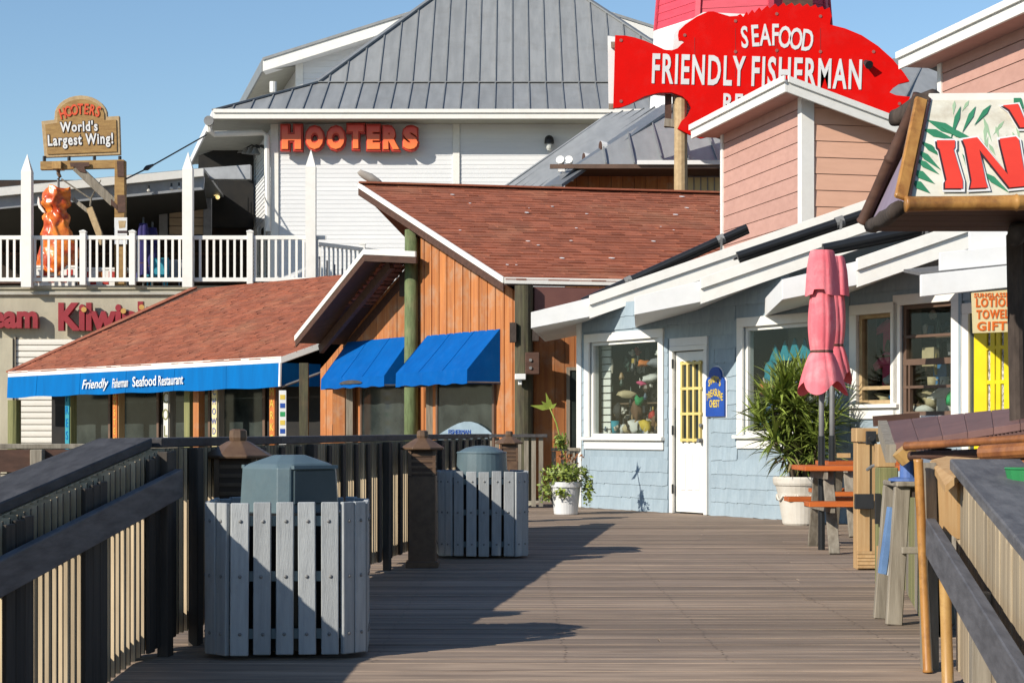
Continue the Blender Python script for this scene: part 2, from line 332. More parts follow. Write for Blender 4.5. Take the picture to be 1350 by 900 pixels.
cf0 = at(584, 0, 24.9); cf1 = at(722, 0, 24.9)
railing('cross_railing', 'short weathered railing facing the walkway beside the flower pot', (cf0.x, 24.9, 0), (cf1.x, 24.9, 0), .22, .06, 1, .10, .06, .04, .0, 'wooden railings of the boardwalk', MGREY, MFDARKSHADE, top=1.01, outer=False, kick=False, bot=.02)
cf2 = at(765, 0, 25.1)
railing('low_railing', 'low lattice of grey boards behind the flower pot', (cf1.x + .05, 25.15, 0), (cf2.x, 25.15, 0), .1, .03, 1, .13, .06, .03, .0, 'wooden railings of the boardwalk', MGREY, MFDARKSHADE, top=.82, outer=False, kick=True, bot=.05, capm=MGREY)
railing('dock_railing', 'pale post railing with a red brown board beyond the sloping railing', (-6.4, 16.0, -.09), (-3.0, 16.4, -.09), .16, .05, 1, .10, .04, .04, .0, None, MGREY, MGREY, top=1.02, outer=False, kick=False, bot=.1, capm=MGREY)
dk = bpy.data.objects['dock_railing']
for x in (-5.45, -4.86, -4.27, -3.68, -3.09):
    y = 16.0 + (x+6.4)*.4/3.4; part('post', MB().box(x, x+.11, y-.13, y-.02, -.15, .88), MGREY, dk, bevel=.006)
part('band_board', MB().para((-6.4, 15.985, .68), (3.4, .4, 0), (0, -.03, 0), (0, 0, .2)), MDBROWN, dk)
# right-hand ramp rail of pointed pickets under a wide slate-grey cap
R0 = Vector((1.915, 7.84, -.042)); R1 = Vector((1.455, 3.84, -.582))
rt = thing('picket_railing', 'sunlit picket railing with a broad slate grey cap and handrail board', 'railing', R0, 'wooden railings of the boardwalk')
D = R1 - R0; Lh = math.hypot(D.x, D.y); h = Vector((D.x/Lh, D.y/Lh, 0)); dd = Vector((h.x, h.y, D.z/Lh)); nr = Vector((h.y, -h.x, 0))
if nr.x > 0: nr = -nr
ct = .96
for i in range(2):
    a, b = Lh*i/2 + .003, Lh*(i+1)/2 - .003
    part('cap_board', MB().para(R0 + dd*a - nr*.0 + nr*.03 + Z3*(ct-.05), dd*(b-a), -nr*.30, Z3*.05), M('slate_cap_wood', (.155,.155,.165), (.09,.09,.10), .7, (7,1.4,7), 3.0, bump=.5, dirt=(.28,.27,.27), dscale=10, damt=.4), rt, bevel=.006)
pk = MB(); w = .088; z0, z1 = .05, ct-.055
pts = [Vector((0,0,z0)), h*w + Z3*z0, h*w + Z3*(z1-.05), h*(w-.025) + Z3*z1, h*.025 + Z3*z1, Z3*(z1-.05)]
pk.prism(pts, -nr*.024); me = mesh('picket', pk, MF, bevel=.003)
MFP = M('sunlit_picket_wood', (.46,.37,.25), (.30,.235,.16), .85, (8,8,.6), 3.0, rnd=.16, bump=.4); me.materials[0] = MFP
for i in range(int(Lh/.094)): inst('picket', me, R0 + dd*(i*.094) + nr*random.uniform(-.004,.004), rt)
part('handrail_board', MB().para(R0 + nr*.075 + Z3*.52 - dd*.10, dd*(Lh+.1), nr*.045, Z3*.165), M('slate_board_wood', (.135,.135,.15), (.08,.08,.09), .75, (7,1.4,7), 3.0, bump=.4), rt, bevel=.005)
for i in range(1, 4): part('post', MB().para(R0 + dd*(-.25+i*1.2) + nr*.0 + Z3*0, h*.09, nr*.074, Z3*.6), MGREY, rt, bevel=.004)
# ------------------------------------------------------------------ slatted bins
def can(name, label, c, round_lid):
    T = thing(name, label, 'trash bin', c, 'slatted trash bins along the railing'); cx, cy, cz = c
    hf, ch = .256, .104                       # half of a flat face, run of a chamfered corner
    Rr = hf + ch; yaw = math.radians(3.5)
    corners = [(-hf,-Rr), (hf,-Rr), (Rr,-hf), (Rr,hf), (hf,Rr), (-hf,Rr), (-Rr,hf), (-Rr,-hf)]
    def W_(x, y, z=0): return V(cx + x*math.cos(yaw) - y*math.sin(yaw), cy + x*math.sin(yaw) + y*math.cos(yaw), cz + z)
    for z in (.12, .38, .63):
        m_ = MB()
        for i in range(8):
            p, q = corners[i], corners[(i+1) % 8]; m_.beam(W_(p[0]*.955, p[1]*.955, z), W_(q[0]*.955, q[1]*.955, z), .012, .045)
        part('band', m_, MLID, T, kind='stuff')
    part('liner', MB().lathe([(.26, .03), (.27, .66)], (cx,cy,cz), 24), MBLACK, T)
    bm = mesh('bolt', MB().lathe([(.0085, -.0), (.0085,.003), (.004,.006), (0,.007)], (0,0,0), 8), MSTEEL)
    sms = [mesh('slat', MB().box(-.0415+d, .0415-d, -.012, .012, .022+e, .712+e), MSLAT, bevel=.004) for d, e in ((0,0), (.002,.004), (-.0015,-.003))]
    rb_ = random.Random(int(cy*10))
    for i in range(8):
        p, q = corners[i], corners[(i+1) % 8]; n_ = 5 if i % 2 == 0 else 2; t = math.atan2(q[1]-p[1], q[0]-p[0]) + yaw
        for k in range(n_):
            f = (k+.5)/n_; s = inst('slat', rb_.choice(sms), W_(p[0]+(q[0]-p[0])*f, p[1]+(q[1]-p[1])*f), T, (rb_.uniform(-.006,.006), rb_.uniform(-.006,.006), t + rb_.uniform(-.02,.02)))
            if n_ == 2: s.scale = (.86, 1, 1)
            for z in (.12, .38, .63):
                b = bpy.data.objects.new('bolt', bm); COL.objects.link(b); b.parent = s; b.location = (rb_.uniform(-.006,.006), -.0125, z); b.rotation_euler = (math.pi/2, 0, 0)
    if round_lid:
        prof = [(.215,.66), (.205,.86), (.185,.875), (.13,.905), (.06,.92), (0,.924)]
        part('lid', MB().lathe(prof, (cx,cy,cz), 32), MLID, T, smooth=False)
        part('lid_rim', MB().lathe([(.2,.857), (.212,.86), (.205,.872), (.19,.868)], (cx,cy,cz), 32), MLID, T)
    else:
        # square lid set corner-on, chamfered, with a swing flap in two of its faces
        def ring(r, ch, z):
            c_ = []
            for k in range(4):
                t = -math.pi/2 + math.pi/2*k; d_ = V(math.cos(t), math.sin(t), 0); e_ = V(-d_.y, d_.x, 0); c_ += [V(cx,cy,cz+z) + d_*(r-ch) - e_*ch, V(cx,cy,cz+z) + d_*(r-ch) + e_*ch]
            return c_
        lv = [(.262,.03,.66), (.258,.03,.70), (.248,.03,.865), (.225,.04,.885), (.10,.03,.925)]; m_ = MB(); vs = []
        for r_, c_, z_ in lv: vs += ring(r_, c_, z_)
        fs = [(i*8+k, i*8+(k+1) % 8, (i+1)*8+(k+1) % 8, (i+1)*8+k) for i in range(len(lv)-1) for k in range(8)] + [tuple(range((len(lv)-1)*8, len(lv)*8))]
        m_.add(vs, fs); part('lid', m_, MLID, T, bevel=.004)
        for ang in (math.radians(-45), math.radians(135)):
            rr_ = Vector((math.cos(ang), math.sin(ang), 0)); tt = Vector((-rr_.y, rr_.x, 0)); o = Vector((cx,cy,cz))
            part('flap', MB().prism([o + rr_*.190 - tt*.128 + Z3*.70, o + rr_*.190 + tt*.128 + Z3*.70, o + rr_*.183 + tt*.122 + Z3*.855, o + rr_*.183 - tt*.122 + Z3*.855], rr_*.010), M('shade_flap_plastic', (.06,.088,.10), (.045,.07,.08), .45), T, bevel=.003)  # flap coloured darker than the lid to stand in for its shaded side
            part('flap_lip', MB().prism([o + rr_*.180 - tt*.13 + Z3*.862, o + rr_*.180 + tt*.13 + Z3*.862, o + rr_*.178 + tt*.13 + Z3*.878, o + rr_*.178 - tt*.13 + Z3*.878], rr_*.022), MLID, T)
    return T
can('trash_bin', 'nearest slatted grey bin with a faceted slate blue lid and dark flap', (xat(380, 8.55), 8.6, 0), False)
can('trash_bin', 'farther slatted grey bin with a rounded slate blue lid', (xat(635, 15.15), 15.2, 0), True)
# ------------------------------------------------------------------ bollard lamps
def bollard():
    T = thing('bollard_lamp', 'x', 'bollard lamp', (0,0,0), 'brown bollard lamps along the railing')
    w = .105
    part('body', MB().box(-w, w, -w, w, 0, .70), MBRONZE, T, bevel=.006)
    part('base', MB().box(-w-.02, w+.02, -w-.02, w+.02, 0, .05), MBRONZE, T, bevel=.006)
    lm = MB()
    for k in range(4):
        z = .715 + k*.045; lm.box(-w+.004, w-.004, -w+.004, w-.004, z, z+.018)
    for a in (-1, 1):
        for b in (-1, 1): lm.box(a*(w-.012)-.012, a*(w-.012)+.012, b*(w-.012)-.012, b*(w-.012)+.012, .70, .905)
    part('louvre', lm, MBRONZE, T, kind='stuff')
    part('core', MB().box(-w+.012, w-.012, -w+.012, w-.012, .70, .905), M('dark_brown_metal', (.09,.05,.03), None, .6), T)
    part('cap', MB().lathe([(.10,.895), (.175,.90), (.178,.915), (.06,.985), (.04,.99), (.04,.998)], (0,0,0), 8, math.pi/8), MBRONZE, T, bevel=.003)
    part('finial', MB().lathe([(.044,.99), (.047,1.005), (.044,1.04), (.03,1.048)], (0,0,0), 8, math.pi/8), MBRONZE, T)
    return T
B0 = bollard()
for i, (x, Y, lb) in enumerate(((314, 9.25, 'brown bollard lamp rising just behind the nearest slatted bin'), (557, 13.95, 'brown bollard lamp on the left of the farther slatted bin'), (671, 21.0, 'brown bollard lamp behind the right side of the farther slatted bin'))):
    o = B0 if i == 0 else copy_tree(B0); o.location = (xat(x, Y), Y, 0); o['label'] = lb
# ------------------------------------------------------------------ the pale blue shop
W0 = Vector((2.42, 22.8, 0)); U = Vector((.5236, -.852, 0)).normalized(); NI = Vector((.852, .5236, 0)).normalized()   # along the wall towards us, into the building
def ws(x): return hit(W0, U, x)
def wp(s, z=0, o=0): return W0 + U*s - NI*o + Z3*z          # o: proud of the wall
def wz(x, y): return zat(y, (W0 + U*ws(x)).y)
shop = thing('gift_shop', 'pale blue shake sided shop with sawtooth white eaves and display windows', 'shop', wp(0))
S_FAR, S_NEAR = ws(763), 9.6
TIP = [(.284, 24.3), (1.48, 21.56), (2.86, 19.1), (4.02, 16.9)]
ZT = 2.62
def roofz(k, X):
    d = X - TIP[k][0]
    return ZT + .25*d if d < .75 else ZT + .1875 + .345*(d-.75)
wins = []   # openings s0,s1,z0,z1
def op(x0, x1, yt, yb, xr=None):
    xr = xr or x1
    r = (ws(x0), ws(x1), wz(xr, yb), wz(xr, yt)); return r
o1 = op(778, 869, 445, 576, 868)
od = op(889, 930, 461, 678, 925); od = (od[0], od[1], 0.0, od[3])
o2 = (ws(981), ws(1092), wz(985, 573), wz(985, 431))
o3 = op(1131, 1176, 412, 532, 1175)
o4 = op(1189, 1256, 397, 547, 1255)
oy = (ws(1279), ws(1334), 0.0, wz(1282, 413))
opens = [o1, od, o2, o3, o4, oy]
ss = sorted(set([S_FAR, S_NEAR] + [a for o in opens for a in o[:2]])); zs = sorted(set([0, 2.6] + [a for o in opens for a in o[2:]]))
wm = MB()
for a, b in zip(ss, ss[1:]):
    for c, d in zip(zs, zs[1:]):
        sm, zm = (a+b)/2, (c+d)/2
        if any(o[0] < sm < o[1] and o[2] < zm < o[3] for o in opens): continue
        wm.para(wp(a, c), U*(b-a), NI*.12, Z3*(d-c))
part('wall', wm, MBLUE, shop)
tm = MB()
sy = lambda Y: (Y - W0.y)/U.y
edges = [S_FAR] + [sy(t[1]) + .02 for t in TIP[:]]
for k in range(len(TIP)):
    a, b = edges[k], edges[k+1]
    pa, pb = wp(a, 2.6), wp(b, 2.6); za, zb = max(2.66, roofz(k, pa.x) - .05), max(2.66, roofz(k, pb.x) - .05)
    mid = None
    tm.prism([pa, pb, Vector((pb.x, pb.y, zb)), Vector((pa.x, pa.y, za))], NI*.12)
tm.para(wp(edges[-1], 2.6), U*(S_NEAR - edges[-1]), NI*.12, Z3*.6)
part('upper_wall', tm, MBLUE, shop)
part('side_wall', MB().para(wp(S_FAR, 0, -.12), NI*5, U*.12, Z3*2.9), MBLUE, shop)
# shakes: one piece each, in courses
rs = random.Random(5); SHV = {}
def shake(w):
    w = round(w, 2)
    if w not in SHV:
        h = .185; m = MB(); a = Vector((0,0,0)); dr = rs.uniform(-.012, .012)
        m.add([wpv for wpv in (Vector((0,0,0)), U*w, U*w + Z3*h, Z3*h, -NI*.015 + Z3*(-.004+dr), U*w - NI*.015 + Z3*(-.004-dr), U*w - NI*.004 + Z3*h, -NI*.004 + Z3*h)],
              [(0,3,2,1), (4,5,6,7), (0,1,5,4), (1,2,6,5), (2,3,7,6), (3,0,4,7)])
        SHV[w] = mesh('shingle', m, MBLUE)
    return SHV[w]
trim = .115
blk = [(o[0]-trim-.01, o[1]+trim+.01, o[2]-(.17 if o[2] > 0 else 0), o[3]+trim+.01) for o in opens]
z = 0.004; sh_wide = .26
while z < 2.62:
    s = S_FAR + .09; s -= rs.uniform(0, .12); lim = sy(19.0) if z > .2 else S_NEAR
    while s < lim:
        w = rs.choice((.20, .24, .28, .30)); e = s + w; ok = True; a = max(s, S_FAR + .09)
        for b in blk:
            if b[2] < z + .15 and z + .02 < b[3]:
                if a >= b[0] and a < b[1]: a = b[1]
                if a < b[0] < e: e = b[0]
        if e - a > .05 and a < s + w:
            P = wp(a, z, .004); k = inst('shingle', shake(e - a - .002), P, shop)
        s += w
    z += .172
# trims
def frame(p, o, w, pr, m, sill=True, name='trim', th=.0):
    s0, s1, z0, z1 = o; t = MB()
    for (a, b, c, d) in ((s0-w, s0, z0 if sill else 0, z1), (s1, s1+w, z0 if sill else 0, z1), (s0-w, s1+w, z1, z1+w)):
        t.para(wp(a, c, pr), U*(b-a), NI*(pr+.10), Z3*(d-c))
    part(name, t, m, p, bevel=.004)
    if sill:
        q = MB(); q.para(wp(s0-w-.03, z0-.045, pr+.05), U*(s1-s0+2*w+.06), NI*(pr+.12), Z3*.042)
        q.para(wp(s0-w, z0-.165, pr), U*(s1-s0+2*w), NI*(pr+.02), Z3*.117)
        part('sill', q, MWHITE, p, bevel=.004)
def window(o, fm=MWHITE, mull=(), jamb=MWHITE, mid=None):
    s0, s1, z0, z1 = o
    f = MB(); e = .045
    for (a, b, c, d) in ((s0, s0+e, z0, z1), (s1-e, s1, z0, z1), (s0+e, s1-e, z1-e, z1), (s0+e, s1-e, z0, z0+e)):
        f.para(wp(a+.0015*(a==s0)-.0015*(b==s1 and a!=s0), c, -.02), U*(b-a), NI*.09, Z3*(d-c))
    for (a, b, c, d) in mull: f.para(wp(s0+(s1-s0)*a, z0+(z1-z0)*c, -.015), U*((s1-s0)*(b-a)), NI*.05, Z3*((z1-z0)*(d-c)))
    w = part('window', f, fm, shop)
    part('pane', MB().para(wp(s0+e*.5, z0+e*.5, -.055), U*(s1-s0-e), NI*.006, Z3*(z1-z0-e)), MGLASS, w)
    frame(w, o, trim, .03, MWHITE)
    return w
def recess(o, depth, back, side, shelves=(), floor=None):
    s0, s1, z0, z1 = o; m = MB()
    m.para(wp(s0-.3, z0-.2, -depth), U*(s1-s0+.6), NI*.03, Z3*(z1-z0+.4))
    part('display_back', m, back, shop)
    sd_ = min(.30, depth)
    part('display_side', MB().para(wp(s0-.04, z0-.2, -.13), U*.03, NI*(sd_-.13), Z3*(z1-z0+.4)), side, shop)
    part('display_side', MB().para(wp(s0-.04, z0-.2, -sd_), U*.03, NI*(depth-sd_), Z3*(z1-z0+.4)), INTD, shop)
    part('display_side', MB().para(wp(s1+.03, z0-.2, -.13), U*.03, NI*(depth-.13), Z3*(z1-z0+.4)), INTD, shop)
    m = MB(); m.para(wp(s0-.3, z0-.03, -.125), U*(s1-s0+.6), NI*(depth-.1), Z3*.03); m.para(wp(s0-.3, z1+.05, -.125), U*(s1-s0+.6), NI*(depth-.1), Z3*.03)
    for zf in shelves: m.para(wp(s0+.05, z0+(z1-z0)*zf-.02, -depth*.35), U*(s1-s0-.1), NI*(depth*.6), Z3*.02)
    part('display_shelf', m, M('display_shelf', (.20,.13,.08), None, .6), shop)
window(o1); window(o2)
window(o3, MFRAMEW, ((0, 1, .16, .20),)); window(o4, MBROWNW, ((.0, 1, .455, .51), (0, 1, .70, .725), (.0, 1, .245, .27), (.11, .14, 0, .455)))
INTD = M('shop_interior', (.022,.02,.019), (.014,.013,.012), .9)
recess(o1, .95, INTD, INTD, (.36,))
for i in range(13): part('slat_board', MB().para(wp(S_FAR+.03, o1[2]+(o1[3]-o1[2])*i/13+.012, -.20), U*(o1[0]-S_FAR+.17), NI*.015, Z3*((o1[3]-o1[2])/13-.016)), MWHITE, shop)
recess(o2, .7, M('display_pale_wall', (.42,.46,.44), None, .8), INTD, ())
recess(o3, .6, INTD, MBROWNW, (.18, .55)); recess(o4, .7, INTD, MBROWNW, (.27, .48, .72))
# corner boards
cb = MB(); cb.para(wp(S_FAR-.01, 0, .035), U*.11, NI*.10, Z3*2.68); part('corner_board', cb, MWHITE, shop, bevel=.004)
cb = MB(); cb.para(wp(ws(1266), 0, .03), U*.05, NI*.06, Z3*2.6); part('corner_board', cb, MBLUE, shop)
# white door
dr = part('door', MB().para(wp(od[0]+.012, .02, -.02), U*(od[1]-od[0]-.024), NI*.045, Z3*(od[3]-.03)), MWHITE, shop, bevel=.003)
frame(dr, od, .065, .035, MWHITE, sill=False, name='door_frame')
def onwall(s, z, o): return wp(s, z, o)
g0, g1 = od[0] + (od[1]-od[0])*.26, od[1] - (od[1]-od[0])*.16; gz0, gz1 = od[3]-1.13, od[3]-.16
part('glazing', MB().para(wp(g0, gz0, -.016), U*(g1-g0), -NI*.004, Z3*(gz1-gz0)), MDGLASS, dr)
mm = MB()
for i in range(4):
    s = g0 + (g1-g0)*i/3; mm.para(wp(s-.017, gz0-.03, -.01), U*.034, -NI*.028, Z3*(gz1-gz0+.06))
for i in range(5):
    if i in (1, 3): pass
for zf in (0, .34, .67, 1): mm.para(wp(g0-.03, gz0+(gz1-gz0)*zf-.017, -.0105), U*(g1-g0+.06), -NI*.0265, Z3*.034)
part('muntin', mm, MPALEY, dr)
pm = MB()
for i in range(3):
    s = od[0] + .11 + i*.145; pm.para(wp(s, .30, -.021), U*.10, -NI*.012, Z3*.46)
part('panel', pm, MWHITE, dr, bevel=.004)
part('knob', MB().disc(wp(od[1]-.075, .93, .0), -NI, .03, .06, 10).disc(wp(od[1]-.075, 1.12, .0), -NI, .024, .03, 10), MSTEEL, dr)
for z in (.25, 1.0, 1.85): part('hinge', MB().para(wp(od[0]-.008, z, .025), U*.03, -NI*.014, Z3*.12), MBLACKM, dr)
part('door_head', MB().para(wp(od[0]-.065, od[3]+.067, .03), U*(od[1]-od[0]+.13), NI*.03, Z3*.10), MWHITE2, dr)
# yellow french door
yd = MB(); s0, s1, z1 = oy[0], oy[1], oy[3]
for a, b in ((s0+.02, s0+.20), (s1-.14, s1-.02)): yd.para(wp(a, .02, -.03), U*(b-a), NI*.045, Z3*(z1-.03))
for c, d in ((.02, .5), (z1-.16, z1-.01)): yd.para(wp(s0+.20, c, -.031), U*(s1-s0-.34), NI*.043, Z3*(d-c))
ydr = part('yellow_door', yd, MYEL, shop, bevel=.004)
ym = MB(); a0, a1 = s0+.2, s1-.14
for i in (1, 2): ym.para(wp(a0+(a1-a0)*i/3-.03, .5, -.034), U*.06, NI*.03, Z3*(z1-.66))
for zz in (.5+(z1-.66)*.2, .5+(z1-.66)*.42, .5+(z1-.66)*.64, .5+(z1-.66)*.86): ym.para(wp(a0, zz, -.036), U*(a1-a0), NI*.026, Z3*.04)
part('muntin', ym, MYEL, ydr)
part('lace_curtain', MB().para(wp(a0, .5, -.058), U*(a1-a0), NI*.004, Z3*(z1-.66)), M('lace', (.72,.72,.70), (.12,.12,.13), .8, (40,40,14), 2.2, .42, .58), ydr)
frame(ydr, oy, .11, .03, MWHITE, sill=False, name='door_frame')
# sawtooth roofs
for k, (tx, ty) in enumerate(TIP[:3]):
    L = 3.6 if k == 0 else 2.78; xe = 6.6; sk_ = .07*L
    pr = [(tx, ZT), (tx+.75, ZT+.1875), (xe, roofz(k, xe))]
    R = MB(); th = .07
    for (x0, z0), (x1, z1) in zip(pr, pr[1:]):
        R.add([V(x0,ty,z0-th), V(x1,ty,z1-th), V(x1+sk_,ty+L,z1-th), V(x0+sk_,ty+L,z0-th), V(x0,ty,z0), V(x1,ty,z1), V(x1+sk_,ty+L,z1), V(x0+sk_,ty+L,z0)],
              [(0,3,2,1), (4,5,6,7), (0,1,5,4), (1,2,6,5), (2,3,7,6), (3,0,4,7)])
    rf = part('roof', R, MWHITE2, shop)
    G = MB()      # shingle tabs laid on the slope
    nx = 24; rg = random.Random(k)
    for i in range(nx):
        xa = tx + (xe - tx)*i/nx; xb = tx + (xe - tx)*(i+1)/nx + .03; za = roofz(k, xa) + .012; zb = roofz(k, xb) + .005
        y = ty + .0
        while y < ty + L:
            y2 = min(y + rg.uniform(.22, .4), ty + L); s1_ = .07*(y-ty); s2_ = .07*(y2-ty)
            G.add([V(xa+s1_,y+.004,za+rg.uniform(0,.006)), V(xb+s1_,y+.004,zb), V(xb+s2_,y2,zb), V(xa+s2_,y2,za), V(xa+s1_,y+.004,za-.012), V(xa+s2_,y2,za-.012)], [(0,1,2,3), (4,0,3,5)]); y = y2
    part('roof_shingle', G, MGSH, rf, kind='stuff')
    # rake boards: a lower flared piece and two upper boards, one proud of the other
    xb = tx + .75
    fa = MB().prism([V(tx-.03, ty-.04, ZT-.2), V(xb, ty-.04, ZT+.1875-.235), V(xb, ty-.04, ZT+.1875+.015), V(tx-.03, ty-.04, ZT+.012)], (0, .04, 0))
    part('rake_board', fa, MWHITE2, rf, bevel=.003)
    fb = MB().prism([V(xb, ty-.045, roofz(k, xb)-.26), V(xe, ty-.045, roofz(k, xe)-.26), V(xe, ty-.045, roofz(k, xe)-.075), V(xb, ty-.045, roofz(k, xb)-.075)], (0, .04, 0))
    part('rake_board', fb, MWHITE, rf, bevel=.003)
    fc = MB().prism([V(xb-.005, ty-.085, roofz(k, xb)-.085), V(xe, ty-.085, roofz(k, xe)-.085), V(xe, ty-.085, roofz(k, xe)+.045), V(xb-.005, ty-.085, roofz(k, xb)+.045)], (0, .075, 0))
    part('rake_board', fc, MWHITE, rf, bevel=.003)
    part('eave_board', MB().prism([V(tx-.03, ty+.002, ZT-.2), V(tx+.0, ty+.002, ZT-.2), V(tx+.0, ty+.002, ZT+.01), V(tx-.03, ty+.002, ZT+.01)], (sk_, L-.1, 0)), MWHITE2, rf)
    # soffit
    part('soffit', MB().prism([V(tx, ty, ZT-.195), V(tx+.75, ty, ZT-.05), V(xe, ty, roofz(k, xe)-.25), V(xe, ty, roofz(k, xe)-.235), V(tx+.75, ty, ZT-.03), V(tx, ty, ZT-.17)], (sk_, L-.05, 0)), MWHITE2, rf)
# nearest bay: three stepped white fascia boards under the bamboo sign
tx, ty = TIP[3]
def stepboard(x0, x1, y0, y1, Y, x2=1420):
    a, b = at(x0, y0, Y), at(x0, y1, Y); s = (x2-x0)/F*Y; r = -.105*(x2-x0)/F*Y
    return MB().prism([V(a.x, Y, b.z), V(a.x+s, Y, b.z-r), V(a.x+s, Y, a.z-r), V(a.x, Y, a.z)], (0, .05, 0))
nb = part('porch_roof', stepboard(1214, 0, 362, 391, 16.85), MWHITE2, shop, bevel=.004)
part('fascia_board', stepboard(1239, 0, 333, 362, 16.92), MWHITE2, nb, bevel=.004)
part('fascia_board', stepboard(1278, 0, 300, 336, 17.0), MWHITE2, nb, bevel=.004)
p0 = at(1214, 362, 16.9); p1 = at(1239, 340, 17.0)
part('roof_shingle', MB().para(p0 + V(0,.01,-.01), V(3.2,0,.32), V(.25,1.9,.2), V(0,0,.03)), MGSH, nb)
# black solar rolls with chrome clamps lying along the slopes
for k, (x0, y0, x1, y1, Y, clamps, lb) in enumerate(((768, 398, 985, 300, 25.0, (.28, .84), 'long black solar heating roll on the farthest grey roof slope below the pink dormer'),
        (972, 338, 1180, 268, 22.0, (.65,), 'black solar heating roll on the middle grey roof slope behind the red umbrellas'),
        (1085, 328, 1260, 292, 19.6, (.77,), 'black solar heating roll on the near grey roof slope beside the bamboo sign'))):
    a, b = at(x0, y0, Y), at(x1, y1, Y)
    t = thing('solar_roll', lb, 'solar roll', a, 'black solar rolls on the shop roof')
    part('tube', MB().tube([a, b], [.055, .055], 12), MBLACK, t, smooth=False)
    part('tube', MB().tube([a + V(.05,.25,-.02), b + V(.05,.25,-.02)], .04, 10), MBLACK, t)
    d = (b-a).normalized()
    for c in clamps:
        p = a.lerp(b, c); part('clamp', MB().tube([p - d*.05, p + d*.05], .068, 12), MSTEEL, t)
        part('strap', MB().beam(p + V(0,-.09,.02), p + V(0,-.03,-.3), .03, .012), MSTEEL, t)
    part('mat', MB().para(a + V(0,.3,-.02), b - a, V(.05,.5,.05), V(0,0,.03)), MBLACK, t)
# blue arched sign beside the door
sA, sB = ws(934.5), ws(959); zc0, zc1 = wz(947, 550), wz(947, 482)
def sp(u, v, o=.035): return wp(sA + (sB-sA)*u, zc0 + (zc1-zc0)*v, o)
prof = [(0,.02), (1,.02), (1,.70), (.93,.76), (.84,.78)] + [(.5+.34*math.cos(t), .78+.20*math.sin(t)) for t in [math.pi*i/10 for i in range(1,10)]] + [(.16,.78), (.07,.76), (0,.70)]
st = thing('arched_shop_sign', 'blue arched sign with yellow lettering on the shingled wall beside the white door', 'sign', sp(.5,0))
part('board', MB().prism([sp(u, v, .022) for u, v in prof], -NI*.03), MNAVY, st)
part('backing', MB().prism([sp(.5+(u-.5)*1.1, .5+(v-.5)*1.05, .008) for u, v in prof], -NI*.016), MSIGNW, st)
for ln, uc, vc, hgt, wd, arc in (("SANDY'S", .5, .68, .14, .66, .10), ("TREASURE", .5, .42, .15, .9, .12), ("CHEST", .5, .2, .15, .55, 0)):
    nL = len(ln)
    for i, ch in enumerate(ln):
        f = (i+.5)/nL - .5; mb = text_mb(ch, (0,0,0), U, Z3, hgt*(zc1-zc0)*1.3, .006, 1, .02, 'CENTER')
        if not mb.v: continue
        wch = width(mb, U); k = min(1.4, (wd/nL*.95)*(sB-sA)/max(wch, .01)); o = sp(uc + f*wd, vc - arc*(2*f)**2, .055)
        mb.v = [tuple(o + U*(Vector(v).dot(U)*k) - NI*(-Vector(v).dot(NI)) + Z3*v[2]) for v in mb.v]
        part('letter', mb, MYTXT, st)
# ------------------------------------------------------------------ souvenirs in the windows
def lump(c, r, n=3, seed=0, stretch=(1,1,1), amp=.25):
    """a soft toy or ornament: body, head and limbs fused into one surface"""
    bm = bmesh.new(); bmesh.ops.create_icosphere(bm, subdivisions=2, radius=1)
    rr_ = random.Random(seed); off = Vector((rr_.random()*9, rr_.random()*9, rr_.random()*9)); lobes = [Vector((rr_.uniform(-1,1), rr_.uniform(-1,1), rr_.uniform(-.6,1))).normalized() for _ in range(5)]
    for v in bm.verts:
        d = v.co.normalized(); k = 1 + amp*noise.noise(d*1.7 + off) + sum(max(0, d.dot(l)-.75)*2.2 for l in lobes)
        v.co = Vector((d.x*stretch[0], d.y*stretch[1], d.z*stretch[2]))*r*k + Vector(c)
    m = MB(); bm.verts.index_update(); m.v = [tuple(v.co) for v in bm.verts]; m.f = [tuple(v.index for v in f.verts) for f in bm.faces]; bm.free(); return m
CNAME = dict(white='white', cream='cream', brown='brown', yellow='yellow', red='red', orange='orange', blue='blue', teal='teal', green='green', pink='pink', grey='grey', black='black')
def winpt(o, fs, fz, dep): return wp(o[0] + (o[1]-o[0])*fs, o[2] + (o[3]-o[2])*fz, -dep)
